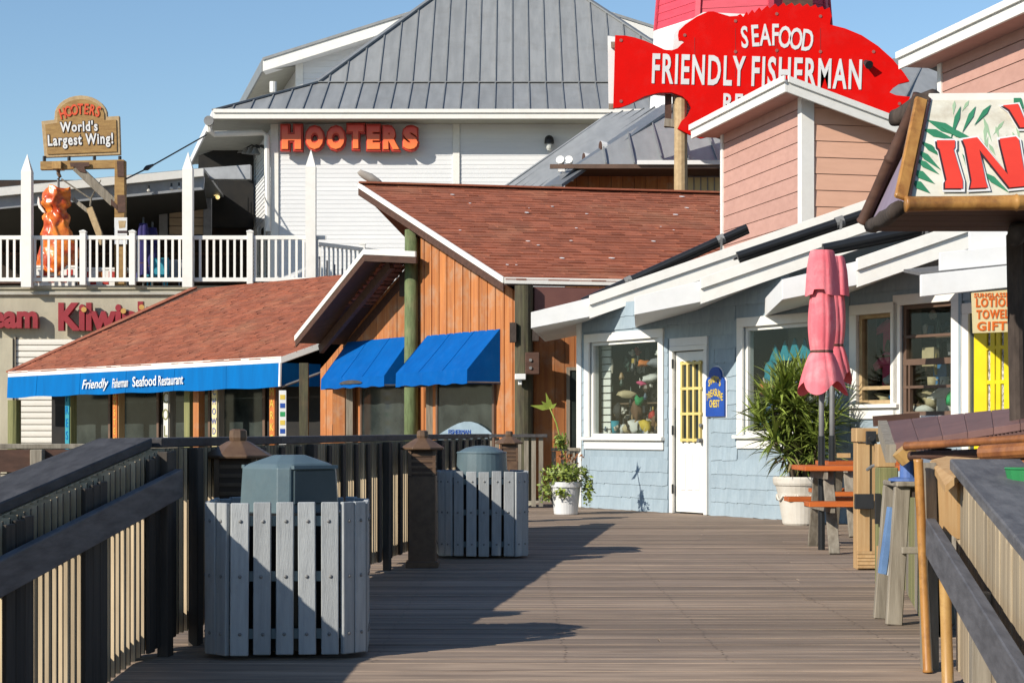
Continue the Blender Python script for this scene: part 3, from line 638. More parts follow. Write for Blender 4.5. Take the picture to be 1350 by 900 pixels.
toys = [('shell_basket','basket of pale shells on the middle shelf of the corner window', 'souvenir', .38,.44,.35,.10,'cream'), ('shell_lamp','dark lantern shaped ornament low in the corner window', 'souvenir', .23,.26,.3,.10,'black'),
 ('drinking_tumbler','small teal tumbler at the bottom left of the corner window','souvenir', .2,.10,.25,.08,'teal'), ('plush_toy','white plush toy at the bottom middle of the corner window','plush toy', .5,.10,.3,.11,'white'),
 ('plush_toy','cream plush toy beside the white one at the bottom of the corner window','plush toy', .38,.09,.4,.09,'cream'), ('plush_toy','yellow plush toy at the bottom of the corner window','plush toy', .65,.10,.3,.11,'yellow'),
 ('plush_toy','tan plush toy between yellow and red ones in the corner window','plush toy', .76,.16,.4,.1,'brown'), ('plush_toy','small red plush toy on the low right of the corner window','plush toy', .72,.22,.45,.06,'red'),
 ('hanging_plush','orange plush fish hanging high in the corner window','plush toy', .57,.76,.5,.085,'orange'), ('hanging_plush','white plush gull hanging in the middle of the corner window','plush toy', .68,.60,.35,.09,'white'),
 ('hanging_plush','grey plush dolphin hanging near the top of the corner window','plush toy', .74,.75,.5,.10,'grey'), ('hanging_plush','small pink plush toy hanging left of the white gull','plush toy', .57,.55,.4,.05,'pink'),
 ('shell_garland','string of cream shells hanging at the right of the corner window','garland', .9,.50,.3,.12,'cream'), ('shell_garland','string of yellow flowers low at the right of the corner window','garland', .84,.41,.35,.08,'yellow'),
 ('plush_toy','large white shell at the right edge of the corner window','souvenir', .94,.24,.3,.12,'white'), ('glass_bottle','dark green glass fish at the lower right of the corner window','souvenir', .88,.06,.3,.10,'green'),
 ('hanging_plush','white plush ray at the upper right of the corner window','plush toy', .80,.86,.5,.06,'white'), ('shell_garland','blue bead string behind the orange plush fish','garland', .80,.66,.6,.09,'blue'),
 ('shell_garland','brown driftwood mobile at the middle of the corner window','garland', .48,.28,.5,.12,'brown'), ('glass_bottle','brown bottle rack low on the right side of the corner window','souvenir', .8,.27,.5,.11,'black'),
 ('plush_toy','green plush turtle on the shelf end in the corner window','plush toy', .52,.37,.42,.07,'green'), ('plush_toy','white dotted plush seal between the tumbler and lantern','plush toy', .29,.08,.45,.07,'white')]
for i, (nm, lb, ct_, fs, fz, dp, r, cl) in enumerate(toys):
    stt = (.6,.6,1.6) if 'garland' in nm or 'lamp' in nm or 'bottle' in nm else ((1.4,.8,.7) if 'hanging' in nm or 'basket' in nm else (1,.8,1.1))
    dp = .15 + dp*.2; r *= .72; c = winpt(o1, fs, fz, dp)
    if nm == 'drinking_tumbler': mb = MB().lathe([(.045,-.09), (.065,.09), (.055,.09), (.04,-.07)], c, 14)
    else: mb = lump(c, r, seed=i, stretch=stt, amp=.7)
    solo(nm, mb, SV[cl], lb, ct_, 'souvenirs in the corner display window', smooth=True)
CLUT = bpy.data.materials.new('mixed_souvenirs'); CLUT.use_nodes = True; _t = CLUT.node_tree; _r = _t.nodes.new('ShaderNodeValToRGB'); _g = _t.nodes.new('ShaderNodeNewGeometry'); _t.links.new(_g.outputs['Random Per Island'], _r.inputs[0]); _t.links.new(_r.outputs[0], _t.nodes['Principled BSDF'].inputs['Base Color']); _r.color_ramp.interpolation = 'CONSTANT'
_e = _r.color_ramp.elements; _e[0].color = (.02,.02,.02,1); _e[1].position = .96; _e[1].color = (.4,.05,.03,1)
for _p, _c in ((.24,(.42,.37,.30)),(.34,(.07,.04,.025)),(.46,(.25,.15,.06)),(.58,(.02,.04,.03)),(.66,(.50,.47,.43)),(.72,(.04,.08,.13)),(.84,(.02,.02,.022)),(.91,(.35,.25,.06))): _n = _e.new(_p); _n.color = (*_c, 1)
def clutter(o, n, seed, dep0, dep1, zlo, zhi, rmin, rmax, slo=.04, shi=.96, nm='shelf_goods'):
    r = random.Random(seed); m = MB()
    for i in range(n):
        c = winpt(o, r.uniform(slo, shi), zlo + (zhi-zlo)*r.random()**1.5, r.uniform(dep0, dep1)); R_0 = r.uniform(rmin, rmax); kind = r.random()
        if kind < .40: q = lump(c, R_0, seed=seed*100+i, stretch=(r.uniform(.6,1.3), r.uniform(.6,1), r.uniform(.6,1.4)), amp=1.1)
        elif kind < .62: q = MB().para(c - U*R_0 - Z3*R_0, U*(2*R_0*r.uniform(.5,1)), NI*R_0, Z3*(2*R_0*r.uniform(.6,1.5)) + U*r.uniform(-.01,.01))
        elif kind < .85: q = MB().lathe([(R_0*.5,-R_0), (R_0*r.uniform(.5,1),-R_0*.2), (R_0*r.uniform(.3,.8),R_0*.8), (R_0*.25,R_0*1.3)], c, 8)
        else: q = MB().tube([c - Z3*R_0*2.2, c + U*r.uniform(-.02,.02), c + Z3*R_0*2.2], [R_0*.25, R_0*.45, R_0*.2], 6)
        m.add(q.v, q.f)
    return setp(part(nm, m, CLUT, None), 'crowded small goods filling the display behind the glass', None, None, 'stuff')
clutter(o1, 60, 1, .22, .42, .05, .90, .018, .05, .12, .97); clutter(o1, 60, 2, .16, .30, .0, .14, .02, .045, .06, .97); clutter(o1, 60, 7, .40, .8, .0, .95, .025, .07, .0, .97)
clutter(o3, 22, 3, .25, .5, .0, .95, .03, .08); clutter(o4, 40, 4, .2, .6, .0, .95, .03, .085); clutter(o2, 26, 5, .3, .6, .0, .5, .04, .09, .02, .4)
def shirt(c, w, h, mat_, lb, grp):
    p = [(-.28,0), (.28,0), (.28,.62), (.5,.5), (.58,.66), (.24,.95), (.1,1.0), (0,.94), (-.1,1.0), (-.24,.95), (-.58,.66), (-.5,.5), (-.28,.62)]
    t = thing('hanging_shirt', lb, 'shirt', c, grp)
    part('fabric', MB().prism([Vector(c) + U*(a*w) + Z3*((b-1)*h) - NI*(.02*math.sin(a*9)) for a, b in p], NI*.035), mat_, t, bevel=.004)
    part('hanger', MB().tube([Vector(c) + Z3*.07, Vector(c) - U*.1*w + Z3*.0, ], .006, 5), MSTEEL, t)
G3 = 'clothes hanging in the two shop windows'
shirt(winpt(o3, .42, .60, .25), .42, .44, SV['pink'], 'bright pink shirt hanging in the narrow window', G3)
shirt(winpt(o3, .80, .56, .30), .34, .50, SV['grey'], 'pale grey tank top hanging beside the pink shirt', G3)
shirt(winpt(o3, .35, .96, .3), .44, .36, SV['pink'], 'pink and white top hanging at the head of the narrow window', G3)
shirt(winpt(o3, .82, .97, .35), .36, .34, SV['teal'], 'teal top hanging at the head of the narrow window', G3)
shirt(winpt(o4, .55, .26, .2), .40, .34, SV['white'], 'white printed shirt hanging low in the brown framed window', G3)
shirt(winpt(o4, .50, .80, .45), .55, .30, SV['grey'], 'grey shirt draped high in the brown framed window', G3)
for nm, lb, o, fs, fz, dp, r, cl, ct_ in (('beach_towel','blue towel folded upright in the brown framed window', o4, .42,.37,.25,.10,'blue','towel'), ('beach_towel','pale blue patterned towel in the brown framed window', o4, .84,.37,.25,.12,'teal','towel'),
      ('baseball_cap','bright green cap low in the brown framed window', o4, .92,.14,.22,.11,'green','cap'), ('sun_hat','pale straw hat low in the brown framed window', o4, .26,.14,.3,.10,'cream','hat'),
      ('gift_box','tan box on the sill of the upper sash', o4, .25,.53,.2,.09,'cream','box'), ('coffee_mug','cream mug on the shelf of the brown framed window', o4, .27,.30,.25,.06,'cream','mug'), ('coffee_mug','white mug beside the cream one in the brown framed window', o4, .52,.30,.25,.06,'white','mug'),
      ('white_bag','white bag at the lower left of the brown framed window', o4, .2,.05,.2,.09,'white','bag'), ('white_bag','white bag at the lower right of the brown framed window', o4, .82,.05,.2,.09,'white','bag'),
      ('snow_globe','blue glass float at the bottom of the narrow window', o3, .72,.07,.2,.07,'blue','souvenir'), ('snow_globe','pale shell at the bottom of the narrow window', o3, .42,.07,.2,.06,'cream','souvenir'), ('snow_globe','white carved bird on the shelf of the narrow window', o3, .45,.26,.25,.07,'white','souvenir')):
    c = winpt(o, fs, fz, dp)
    if 'box' in nm or 'towel' in nm: mb = MB().para(c - U*r - Z3*r*1.2, U*2*r, NI*.08, Z3*2.4*r)
    elif 'mug' in nm: mb = MB().lathe([(.05,-.06), (.055,.06), (.045,.06), (.04,-.045)], c, 12).tube([c+U*.05+Z3*.035, c+U*.095+Z3*.02, c+U*.095-Z3*.02, c+U*.05-Z3*.035], .01, 5)
    else: mb = lump(c, r, seed=len(lb), stretch=(1.2,.8,.75), amp=.4)
    solo(nm, mb, SV[cl], lb, ct_, 'goods in the shop windows', smooth='box' not in nm and 'towel' not in nm)
for i, (fs, hh) in enumerate(((.10,.75), (.22,.78), (.34,.80), (.46,.79), (.58,.81), (.70,.8))):
    c = winpt(o2, fs, hh, .35); mb = MB().prism([c - U*.12 - Z3*.12, c + U*.12 - Z3*.12, c + U*.05 + Z3*.02, c + Z3*.12, c - U*.05 + Z3*.02], NI*.02)
    solo('hat_rack_pennant', mb, SV['teal'], 'dark teal pennant, %s from the left in the row above the palm' % ('first','second','third','fourth','fifth','sixth')[i], 'pennant', 'row of teal pennants in the window behind the palm')
for i, cl in enumerate(('teal','blue','orange','teal')): solo('beach_toy', lump(winpt(o2, .06+.05*(i%2), .12+.15*i, .3), .09, seed=40+i, amp=.5), SV[cl], '%s toy at the left edge of the window behind the palm, %s from the sill' % (CNAME[cl], ('first','second','third','fourth')[i]), 'toy', 'toys in the window behind the palm', smooth=True)
# ------------------------------------------------------------------ pink roof dormers
DU = Vector((-.2195, .9756, 0)); DN = Vector((.9756, .2195, 0))
def dormer(name, label, C, wz_, dl, base, top, w):
    T = thing(name, label, 'dormer', (C.x, C.y, base))
    def p(a, b, z): return Vector((C.x, C.y, 0)) + DU*a + DN*b + Z3*z
    slope = -.31
    part('core', MB().prism([p(.03,.03,base), p(.03,w,base), p(.03,w,top+slope*w-.03), p(.03,.03,top-.06)], DU*(dl-.06)), MPINK, T)
    bh = .225; n = int((top-base)/bh) + 1
    for i in range(n):
        z0 = base + i*bh; z1 = min(z0+bh-.008, top-.02)
        if z1 - z0 < .03: continue
        a = MB(); q = [p(0,0,z0), p(dl,0,z0), p(dl,0,z1), p(0,0,z1)]
        a.add(q + [v - DN*.022 for v in q[:2]] + [v - DN*.012 for v in q[2:]], [(3,2,1,0), (4,5,6,7), (0,1,5,4), (1,2,6,5), (2,3,7,6), (3,0,4,7)])
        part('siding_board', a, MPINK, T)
        we = min(w, (top - .03 - z0)/-slope*-1) if False else w
        wt = min(w, max(0, (top-.03-z1)/(-slope))) if z1 > top + slope*w - .03 else w
        wb = min(w, max(0, (top-.03-z0)/(-slope))) if z0 > top + slope*w - .03 else w
        if wb < .1: continue
        q = [p(0,0,z0), p(0,wb,z0), p(0,max(wt,.02),z1), p(0,0,z1)]
        a = MB().add(q + [v - DU*.022 for v in q[:2]] + [v - DU*.012 for v in q[2:]], [(3,2,1,0), (4,5,6,7), (0,1,5,4), (1,2,6,5), (2,3,7,6), (3,0,4,7)])
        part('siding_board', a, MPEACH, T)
    part('corner_board', MB().para(p(-.04,-.045,base), DN*.19, DU*.05, Z3*(top-base)).para(p(.0,-.043,base), DU*.10, DN*.03, Z3*(top-base)), MWHITE, T, bevel=.004)
    part('corner_board', MB().para(p(dl-.08,-.04,base), DU*.1, DN*.05, Z3*(top-base)), MWHITE, T)
    ov = .36
    r = part('roof', MB().prism([p(-.3,-ov,top), p(-.3,w+.35,top+slope*(w+.35+ov)), p(-.3,w+.35,top+slope*(w+.35+ov)+.05), p(-.3,-ov,top+.05)], DU*(dl+.62)), MGSH, T)
    part('rake_board', MB().prism([p(-.34,-ov-.0,top-.13), p(-.34,w+.36,top+slope*(w+.36+ov)-.13), p(-.34,w+.36,top+slope*(w+.36+ov)+.03), p(-.34,-ov-.0,top+.03)], DU*.038), MWHITE, r, bevel=.003)
    part('rake_board', MB().prism([p(-.375,-ov-.0,top+.0), p(-.375,w+.36,top+slope*(w+.36+ov)+.0), p(-.375,w+.36,top+slope*(w+.36+ov)+.085), p(-.375,-ov-.0,top+.085)], DU*.033), MWHITE, r, bevel=.003)
    part('eave_board', MB().prism([p(-.341,-ov-.04,top-.13), p(-.341,-ov-.002,top-.13), p(-.341,-ov-.002,top+.032), p(-.341,-ov-.04,top+.032)], DU*(dl+.7)), MWHITE, r, bevel=.003)
    part('eave_board', MB().prism([p(-.376,-ov-.075,top+.0), p(-.376,-ov-.042,top+.0), p(-.376,-ov-.042,top+.085), p(-.376,-ov-.075,top+.085)], DU*(dl+.75)), MWHITE, r, bevel=.003)
    part('soffit', MB().prism([p(-.29,-ov+.002,top-.12), p(-.29,.0,top-.12), p(-.29,.0,top-.09), p(-.29,-ov+.002,top-.09)], DU*(dl+.55)), MPINK, r)
    return T
C1 = at(1059, 0, 24.9); dz = zat(104, 24.55) - .06
dormer('pink_dormer', 'pink boarded roof dormer with white trim rising in front of the red fish sign', Vector((C1.x, 24.9, 0)), 0, 3.3, 3.0, dz, 2.15)
C2 = Vector((6.05, 19.2, 0))
dormer('pink_dormer', 'pink boarded roof dormer above the bamboo sign with its white eave only', C2, 0, 3.4, 3.2, zat(74, 22.6), 2.3)
# ------------------------------------------------------------------ wooden restaurant with the red shingle roof
Q0 = Vector((xat(690, 28.3), 28.3, 0)); QD = -U; QN = NI          # wall runs from the dark pole away from us
def qs(x): return hit(Q0, QD, x)
def qp(s, z=0, o=0): return Q0 + QD*s - QN*o + Z3*z
def qz(x, y): return zat(y, qp(qs(x)).y)
rest = thing('seafood_restaurant', 'orange boarded wooden restaurant with red shingle roofs between the blue shop and the low awning', 'restaurant', Q0)
RD = Vector((.98, .2, 0)).normalized()                            # eave and ridge run
OV = .32                                                          # overhang of the rake
E0 = Q0 - QN*OV; k = hit(E0, QD, 665); E0 = E0 + QD*k; E0.z = zat(368, E0.y)
k = hit(E0, QD, 474); G0 = E0 + QD*k; G0.z = zat(243.5, G0.y); RK = k; PITCH = (G0.z - E0.z)/k
def roof_at(s): return E0.z + PITCH*s                             # height along the rake
RW = 9.0
roof = MB().add([E0, E0+RD*RW, G0+RD*RW, G0] + [p - Z3*.1 for p in (E0, E0+RD*RW, G0+RD*RW, G0)], [(0,1,2,3), (7,6,5,4), (0,4,5,1), (1,5,6,2), (2,6,7,3), (3,7,4,0)])
rf = part('roof', roof, MDBROWN, rest)
bk = G0 + V(1.3, 3.2, -1.2)
part('back_slope', MB().add([G0, G0+RD*RW, bk+RD*RW, bk] + [p - Z3*.1 for p in (G0, G0+RD*RW, bk+RD*RW, bk)], [(0,1,2,3), (7,6,5,4), (0,4,5,1), (1,5,6,2), (2,6,7,3), (3,7,4,0)]), MSHING, rf)
def shingles(name, A, along, La, up, Lu, parent, n=None, course=.15, tab=.30, seed=1, clip=None, mat_=None):
    """overlapping tabs laid course by course on a slope: A lower corner, unit vectors along and up the slope"""
    g = MB(); r = random.Random(seed); nn = along.cross(up).normalized()
    if nn.z < 0: nn = -nn
    v = 0.0
    while v < Lu:
        u = -r.uniform(0, tab)
        while u < La:
            w = tab*r.choice((.55, .8, 1, 1.15)); a, b = max(u, 0), min(u + w - .006, La)
            v2 = min(v + course*1.06, Lu); lo = -r.uniform(0, .010)
            if clip:
                lo_a, hi_a = clip(v)
                a, b = max(a, lo_a), min(b, hi_a)
            if b > a + .01:
                h = r.uniform(.008, .026)
                p = [A + along*a + up*(v+lo), A + along*b + up*(v+lo), A + along*b + up*v2, A + along*a + up*v2]
                q = [p[0] + nn*h, p[1] + nn*h, p[2] + nn*.003, p[3] + nn*.003]
                g.add(q + [p[0] - nn*.002, p[1] - nn*.002], [(0,1,2,3), (4,5,1,0), (4,0,3), (5,2,1)])
            u += w
        v += course
    return part(name, g, mat_ or MSHING, parent, kind='stuff')
up = (G0 - E0); ul = up.length; up.normalize()
shingles('roof_shingle', E0 - up*.03, RD, RW, up, ul + .03, rf, seed=3)
part('ridge_cap', MB().beam(G0 + Z3*.03 - RD*.02, G0 + RD*RW + Z3*.03, .25, .03), MSHING, rf)
# white edge boards
def edge(p, q, h, w, z, m, parent, out):
    p, q = Vector(p), Vector(q); return part('fascia_board', MB().para(p + Z3*(z-h), q - p, out*w, Z3*h), m, parent, bevel=.003)
edge(E0 - QN*.005, G0 - QN*.005, .095, .03, .035, MWHITE, rf, -QN)
edge(E0 - QN*.002, G0 - QN*.002, .13, .025, -.061, MDBROWN, rf, -QN)
edge(E0, E0 + RD*RW, .10, .03, .03, MWHITE, rf, Vector((RD.y, -RD.x, 0)))
# orange boards under the rake: every board its own piece
bs = 0; i = 0; BW = .262; brd = random.Random(11)
def toph(s):
    sr = s - (E0 - Q0).dot(QD); return roof_at(sr) - .22
gS = qs(553)
while bs < gS:
    a, b = bs + .004, min(bs + BW - .004, gS)
    q = [qp(a, 0), qp(b, 0), qp(b, toph(b)), qp(a, toph(a))]
    part('board', MB().prism(q, -QN*(.025 + brd.uniform(0, .008))), MORANGE, rest, bevel=.003); bs += BW
    part('batten', MB().prism([qp(b-.012, 0, .026), qp(b+.03, 0, .026), qp(b+.03, toph(b+.03), .026), qp(b-.012, toph(b), .026)], -QN*.022), MORANGE, rest)
part('wall_core', MB().prism([qp(-.02, 0, -.02), qp(gS, 0, -.02), qp(gS, toph(gS), -.02), qp(-.02, toph(0), -.02)], QN*.1), MDARK, rest)
# front part of the wall, right of the dark pole
FN = Vector((RD.y, -RD.x, 0)); f0 = qp(0)
ft = E0.z - .1; x = .0; fr2 = random.Random(4)
while x < 4.4:
    w = fr2.choice((.16, .3, .34)); part('board', MB().para(f0 + RD*(x+.004), RD*(w-.008), FN*(.02+fr2.uniform(0,.012)), Z3*(ft - .42)), MORANGE, rest, bevel=.003); x += w
part('wall_core', MB().para(f0 - FN*.1, RD*5, FN*.09, Z3*ft), MDARK, rest)
MREDB = M('red_brown_beam', (.20,.085,.07), (.17,.07,.06), .6, bump=.1)
part('eave_beam', MB().para(f0 + RD*.15 + FN*.0 + Z3*(ft-.42), RD*5, FN*.10, Z3*.40), MREDB, rest, bevel=.01)
wx = f0 + RD*((762-690)/F*28.3 - .17)
fw = part('window', MB().para(wx + FN*.03 + Z3*.0, RD*.05, FN*.03, Z3*2.0).para(wx + FN*.03 + Z3*2.0, RD*.5, FN*.03, Z3*.05), MGREY, rest)
part('pane', MB().para(wx + RD*.05 + FN*.034, RD*.6, FN*.006, Z3*2.0), MDGLASS, fw)
# poles: green treated pole through the eaves and a dark one at the corner
gp = qp(qs(553), 0, .16); part('pole', MB().tube([gp, gp + Z3*2, gp + Z3*(zat(303, gp.y))], [.125, .12, .11], 16), M('mossy_green_pole', (.175,.235,.105), (.10,.13,.055), .85, (7,7,1.2), 3.5, bump=.5, dirt=(.27,.24,.13), dscale=4, damt=.6), rest, smooth=True)
dp = Q0 + FN*.12 - QN*.02; MOLDP = M('old_dark_pole', (.10,.095,.05), (.05,.042,.028), .85, (6,6,.6), 3.0, bump=.5, dirt=(.17,.11,.06), dscale=3)
part('pole', MB().tube([dp, dp + Z3*(E0.z - .1)], [.15, .145], 14), MOLDP, rest)
jb = part('junction_box', MB().para(dp + V(.02,-.26,1.92), V(.22,0,0), V(0,.14,0), V(0,0,.34)), MDBROWN, rest, bevel=.01)
for z in (2.02, 2.14): part('bolt', MB().disc(dp + V(.10,-.262,z), V(0,-1,0), .025, .02, 8), MSTEEL, jb)
part('pole_bracket', MB().para(dp + V(-.22,-.20,2.42), V(.10,0,0), V(0,.2,0), V(0,0,.3)), MLOG, rest)
part('pole_bracket', MB().para(dp + V(.13,-.17,2.44), V(.10,0,0), V(0,.2,0), V(0,0,.3)), MLOG, rest)
fl = thing('flood_light', 'small white flood light fixed to the dark corner pole', 'light', dp + V(-.06,-.16,1.86))
part('housing', MB().para(dp + V(-.14,-.30,1.84), V(.17,0,0), V(0,.14,0), V(0,0,.09)).para(dp + V(-.09,-.24,1.76), V(.06,0,0), V(0,.06,0), V(0,0,.08)), MWHITE2, fl, bevel=.008)
# windows under the awnings
def rwin(x0, x1, yt, yb, parent=rest):
    s1, s0 = qs(x0), qs(x1); xm = (x0+x1)/2; z0, z1 = qz(xm, yb), qz(xm, yt)
    f = MB()
    for a, b, c, d in ((s0, s0+.06, z0, z1), (s1-.06, s1, z0, z1), (s0+.06, s1-.06, z1-.06, z1), (s0+.06, s1-.06, z0, z0+.06)): f.para(qp(a, c, .085), QD*(b-a), QN*.04, Z3*(d-c))
    w = part('window', f, MBROWNW, rest)
    part('pane', MB().para(qp(s0+.05, z0+.05, .066), QD*(s1-s0-.1), QN*.008, Z3*(z1-z0-.1)), MDGLASS, w); return w
rwin(580, 657, 500, 612); rwin(480, 546, 505, 612)
# whale-back banner lying along the inside of the right window
sA, sB = qs(655), qs(585); zb = qz(620, 575)
bn = thing('window_banner', 'pale curved banner with blue lettering at the foot of the restaurant window', 'banner', qp(sB, zb))
pb = [qp(sA + (sB-sA)*t, zb, .06) for t in (0, 1)] ; arc = [qp(sB + (sA-sB)*t/8, zb + .30*math.sin(math.pi*(t/8)*.9+.15)*(.6+.4*t/8), .09) for t in range(9)]
part('cloth', MB().prism([qp(sB, zb-.3, .09)] + arc + [qp(sA, zb-.3, .09)], -QN*.012), M('pale_banner', (.30,.40,.48), None, .7), bn)
tb = text_mb('FISHERMAN', (0,0,0), -QD, Z3, .10, .006, 1, .0); kx = .42*(sB-sA)/max(width(tb, QD), .01)
tb.v = [tuple(qp(sB-.35, zb+.04, .112) + (-QD)*(Vector(v).dot(-QD)*kx) - QN*(Vector(v).dot(-QN)) + Z3*v[2]) for v in tb.v]
part('lettering', tb, MNAVY, bn)
# second bay: gable with a deep dark soffit
OV2 = 1.0; H0 = Q0 - QN*OV2
kP = hit(H0, QD, 481); PK = H0 + QD*kP; PK.z = zat(331, PK.y)
kL = hit(H0, QD, 390); LO = H0 + QD*kL; LO.z = zat(445, LO.y)
HR = Q0 - QN*.30; kR = hit(HR, QD, 549); RT = HR + QD*kR; RT.z = zat(334, RT.y)
bLO = LO + QN*OV2; bPK = Q0 + QD*qs(533); bPK.z = PK.z; bRT = Q0 + QD*qs(550); bRT.z = RT.z
g2 = part('gable_roof', MB().add([LO, PK, RT, bLO, bPK, bRT] + [p - Z3*.1 for p in (LO, PK, RT, bLO, bPK, bRT)],
    [(0,1,4,3), (1,2,5,4), (6,9,10,7), (7,10,11,8), (0,6,7,1), (1,7,8,2), (0,3,9,6), (2,8,11,5), (3,4,10,9), (4,5,11,10)]), MDBROWN, rest)
ua = (PK - LO); ua_l = ua.length; ua.normalize()
shingles('roof_shingle', LO.copy(), QN, OV2, ua, ua_l, g2, seed=8)
for a, b in ((LO, PK), (PK, RT)):
    part('fascia_board', MB().para(a - QN*.03 + Z3*(-.06), b - a, QN*.03, Z3*.095), MWHITE, g2, bevel=.003)
    part('fascia_board', MB().para(a - QN*.012 + Z3*(-.17), b - a, QN*.03, Z3*.109), MDBROWN, g2)
part('purlin', MB().beam(LO + QN*.5 - Z3*.2, PK + QN*.5 - Z3*.2, .08, .16), MDBROWN, g2); part('purlin', MB().beam(LO + QN*1.0 - Z3*.2, PK + QN*1.0 - Z3*.2, .08, .16), MDBROWN, g2)
s2 = gS; send = qs(437)
def top2(s):
    sp_ = kP + 0
    return (PK.z - (s - sp_)*((PK.z-LO.z)/(kL-kP)) if s > sp_ else PK.z - (sp_ - s)*((PK.z-RT.z)/(kP-kR))) - .03
while s2 < send + .3:
    a, b = s2 + .004, s2 + .25
    part('board', MB().prism([qp(a, 0), qp(b, 0), qp(b, max(top2(b), 1)), qp(a, max(top2(a), 1))], -QN*(.02 + brd.uniform(0, .01))), MORANGE, rest, bevel=.003); s2 += .258
part('wall_core', MB().prism([qp(gS, 0, -.02), qp(s2, 0, -.02), qp(s2, max(top2(s2),1), -.02), qp(kP, top2(kP), -.02), qp(gS, top2(gS), -.02)], QN*.1), MDARK, rest)
vs_ = qs(541); part('vent', MB().para(qp(vs_-.1, qz(541, 390), .03), QD*.35, -QN*.06, Z3*.42), MLOG, rest, bevel=.01)
# awnings
def awning(label, x0, x1, yt, yl, yb, out, zs):
    s1, s0 = qs(x0), qs(x1); z1 = qz((x0+x1)/2, yt); zl, zb_ = zs
    T = thing('blue_awning', label, 'awning', qp((s0+s1)/2, zb_, .05), 'blue canvas awnings on the wooden restaurant')
    n = 7; fr_ = MB()
    A = [qp(s0+(s1-s0)*i/n, z1, .04) for i in range(n+1)]; B = [qp(s0+(s1-s0)*i/n, zl - .012*(i % 2), out) for i in range(n+1)]; C_ = [qp(s0+(s1-s0)*i/n, zb_ - .01*math.sin(i*2.1), out+.005) for i in range(n+1)]
    r_ = random.Random(int(x0)); nu, nv = 21, 7; G = []
    for j in range(nv+1):
        v_ = j/nv; row = []
        for i in range(nu+1):
            u_ = i/nu; sag = .018*math.sin(math.pi*v_)*(1 - abs(math.cos(math.pi*u_*7/2))**3) + .008*noise.noise(V(u_*9, v_*5, x0)); row.append(qp(s0+(s1-s0)*u_, z1 + (zl-z1)*v_ - sag, .04 + (out-.04)*v_))
        G.append(row)
    hem = [qp(s0+(s1-s0)*i/nu, zb_ - .012*math.sin(i*1.3), out + .012*math.sin(i*2.1) + .006) for i in range(nu+1)]
    top = MB(); top.add([p for row in G for p in row], [(j*(nu+1)+i, j*(nu+1)+i+1, (j+1)*(nu+1)+i+1, (j+1)*(nu+1)+i) for j in range(nv) for i in range(nu)])
    part('canopy', top, MAWN, T, smooth=True)
    vl = MB()
    for i in range(nu): vl.add([G[nv][i], G[nv][i+1], hem[i+1], hem[i]], [(0,1,2,3)])
    part('valance', vl, MAWN, T, weld=True, smooth=True)
    for k_ in (1, 2):
        part('seam', MB().tube([G[j][7*k_] + Z3*.004 - QN*.003 for j in range(nv+1)], .006, 5), MAWN, T)
    A = G[0]; B = G[nv]; C_ = hem
    for s, P_, B_, Cc in ((s0, A[0], B[0], C_[0]), (s1, A[-1], B[-1], C_[-1])):
        part('end_panel', MB().add([P_, B_, Cc, qp(s, zb_, .04)], [(0,1,2,3)]), MAWN, T)
    part('frame', MB().tube([qp(s0, zb_+.02, .05), qp(s0, zb_+.02, out-.02), qp(s1, zb_+.02, out-.02), qp(s1, zb_+.02, .05)], .015, 6), MSTEEL, T)
    return T, s0, s1
za, zb1, zc = zat(438, 29.6), 2.04, 1.80
awning('nearer blue canvas awning right of the green pole', 566, 662, 438, 0, 0, .64, (2.02, 1.80))
rd_ = random.Random(31); sp_m = MB()
for i in range(26):
    u_, v_ = rd_.uniform(.3, 6.0), rd_.uniform(.1, ul-.2); c_ = E0 + RD*u_ + up*v_; nn_ = RD.cross(up).normalized(); nn_ = nn_ if nn_.z > 0 else -nn_; r_ = rd_.uniform(.012, .05)
    sp_m.prism([c_ + nn_*.028 + RD*(r_*rd_.uniform(.6,1.3)*math.cos(t)) + up*(r_*.6*math.sin(t)) for t in [math.pi*2*k/7 for k in range(7)]], nn_*.003)
part('bird_droppings', sp_m, MWHITE2, rf, kind='stuff')
T2, a0, a1 = awning('farther blue canvas awning with a torn valance left of the green pole', 461, 546, 447, 0, 0, .58, (2.0, 1.82))
tp = qp(a0 + (a1-a0)*.5, 1.91, .60); part('tear', MB().prism([tp + QD*(.45*math.cos(t)) + Z3*(.035*math.sin(t) - .01*math.cos(2*t)) for t in [math.pi*2*i/14 for i in range(14)]], -QN*.006), M('torn_edge', (.10,.09,.085), (.04,.04,.05), .9), T2)
# ------------------------------------------------------------------ low hip-roofed wing with the long blue valance
KD = Vector((-.744, .668, 0)).normalized(); KN = Vector((.668, .744, 0)).normalized()
KB = at(372, 471, 34.2); kk = hit(KB, KD, 12); KA = KB + KD*kk; KA.z = zat(491, KA.y)
low = thing('low_restaurant_wing', 'low restaurant wing under a red shingle roof with a long blue lettered valance', 'restaurant', KB)
LP = .40
dirA = (KB - KA).normalized(); KU = (KN + Z3*LP); KNORM = dirA.cross(KU).normalized()
def plane(x, y):
    r = Vector(((x-CX)/F, 1, -(y-HY)/F)); o = Vector((0, 0, ZE)); return o + r*((KB - o).dot(KNORM)/r.dot(KNORM))
KC, KDp, KE = plane(425, 452), plane(452, 362), plane(256, 381)
pg = [KA, KB, KC, KDp, KE]
lr = part('roof', MB().prism([p - Z3*.09 for p in pg], (0, 0, .085)), MDBROWN, low)
La = (KB - KA).length; upv = (KU - dirA*KU.dot(dirA)).normalized(); u0 = KA - upv*.03
topv = max((KE - KA).dot(upv), (KDp - KA).dot(upv))
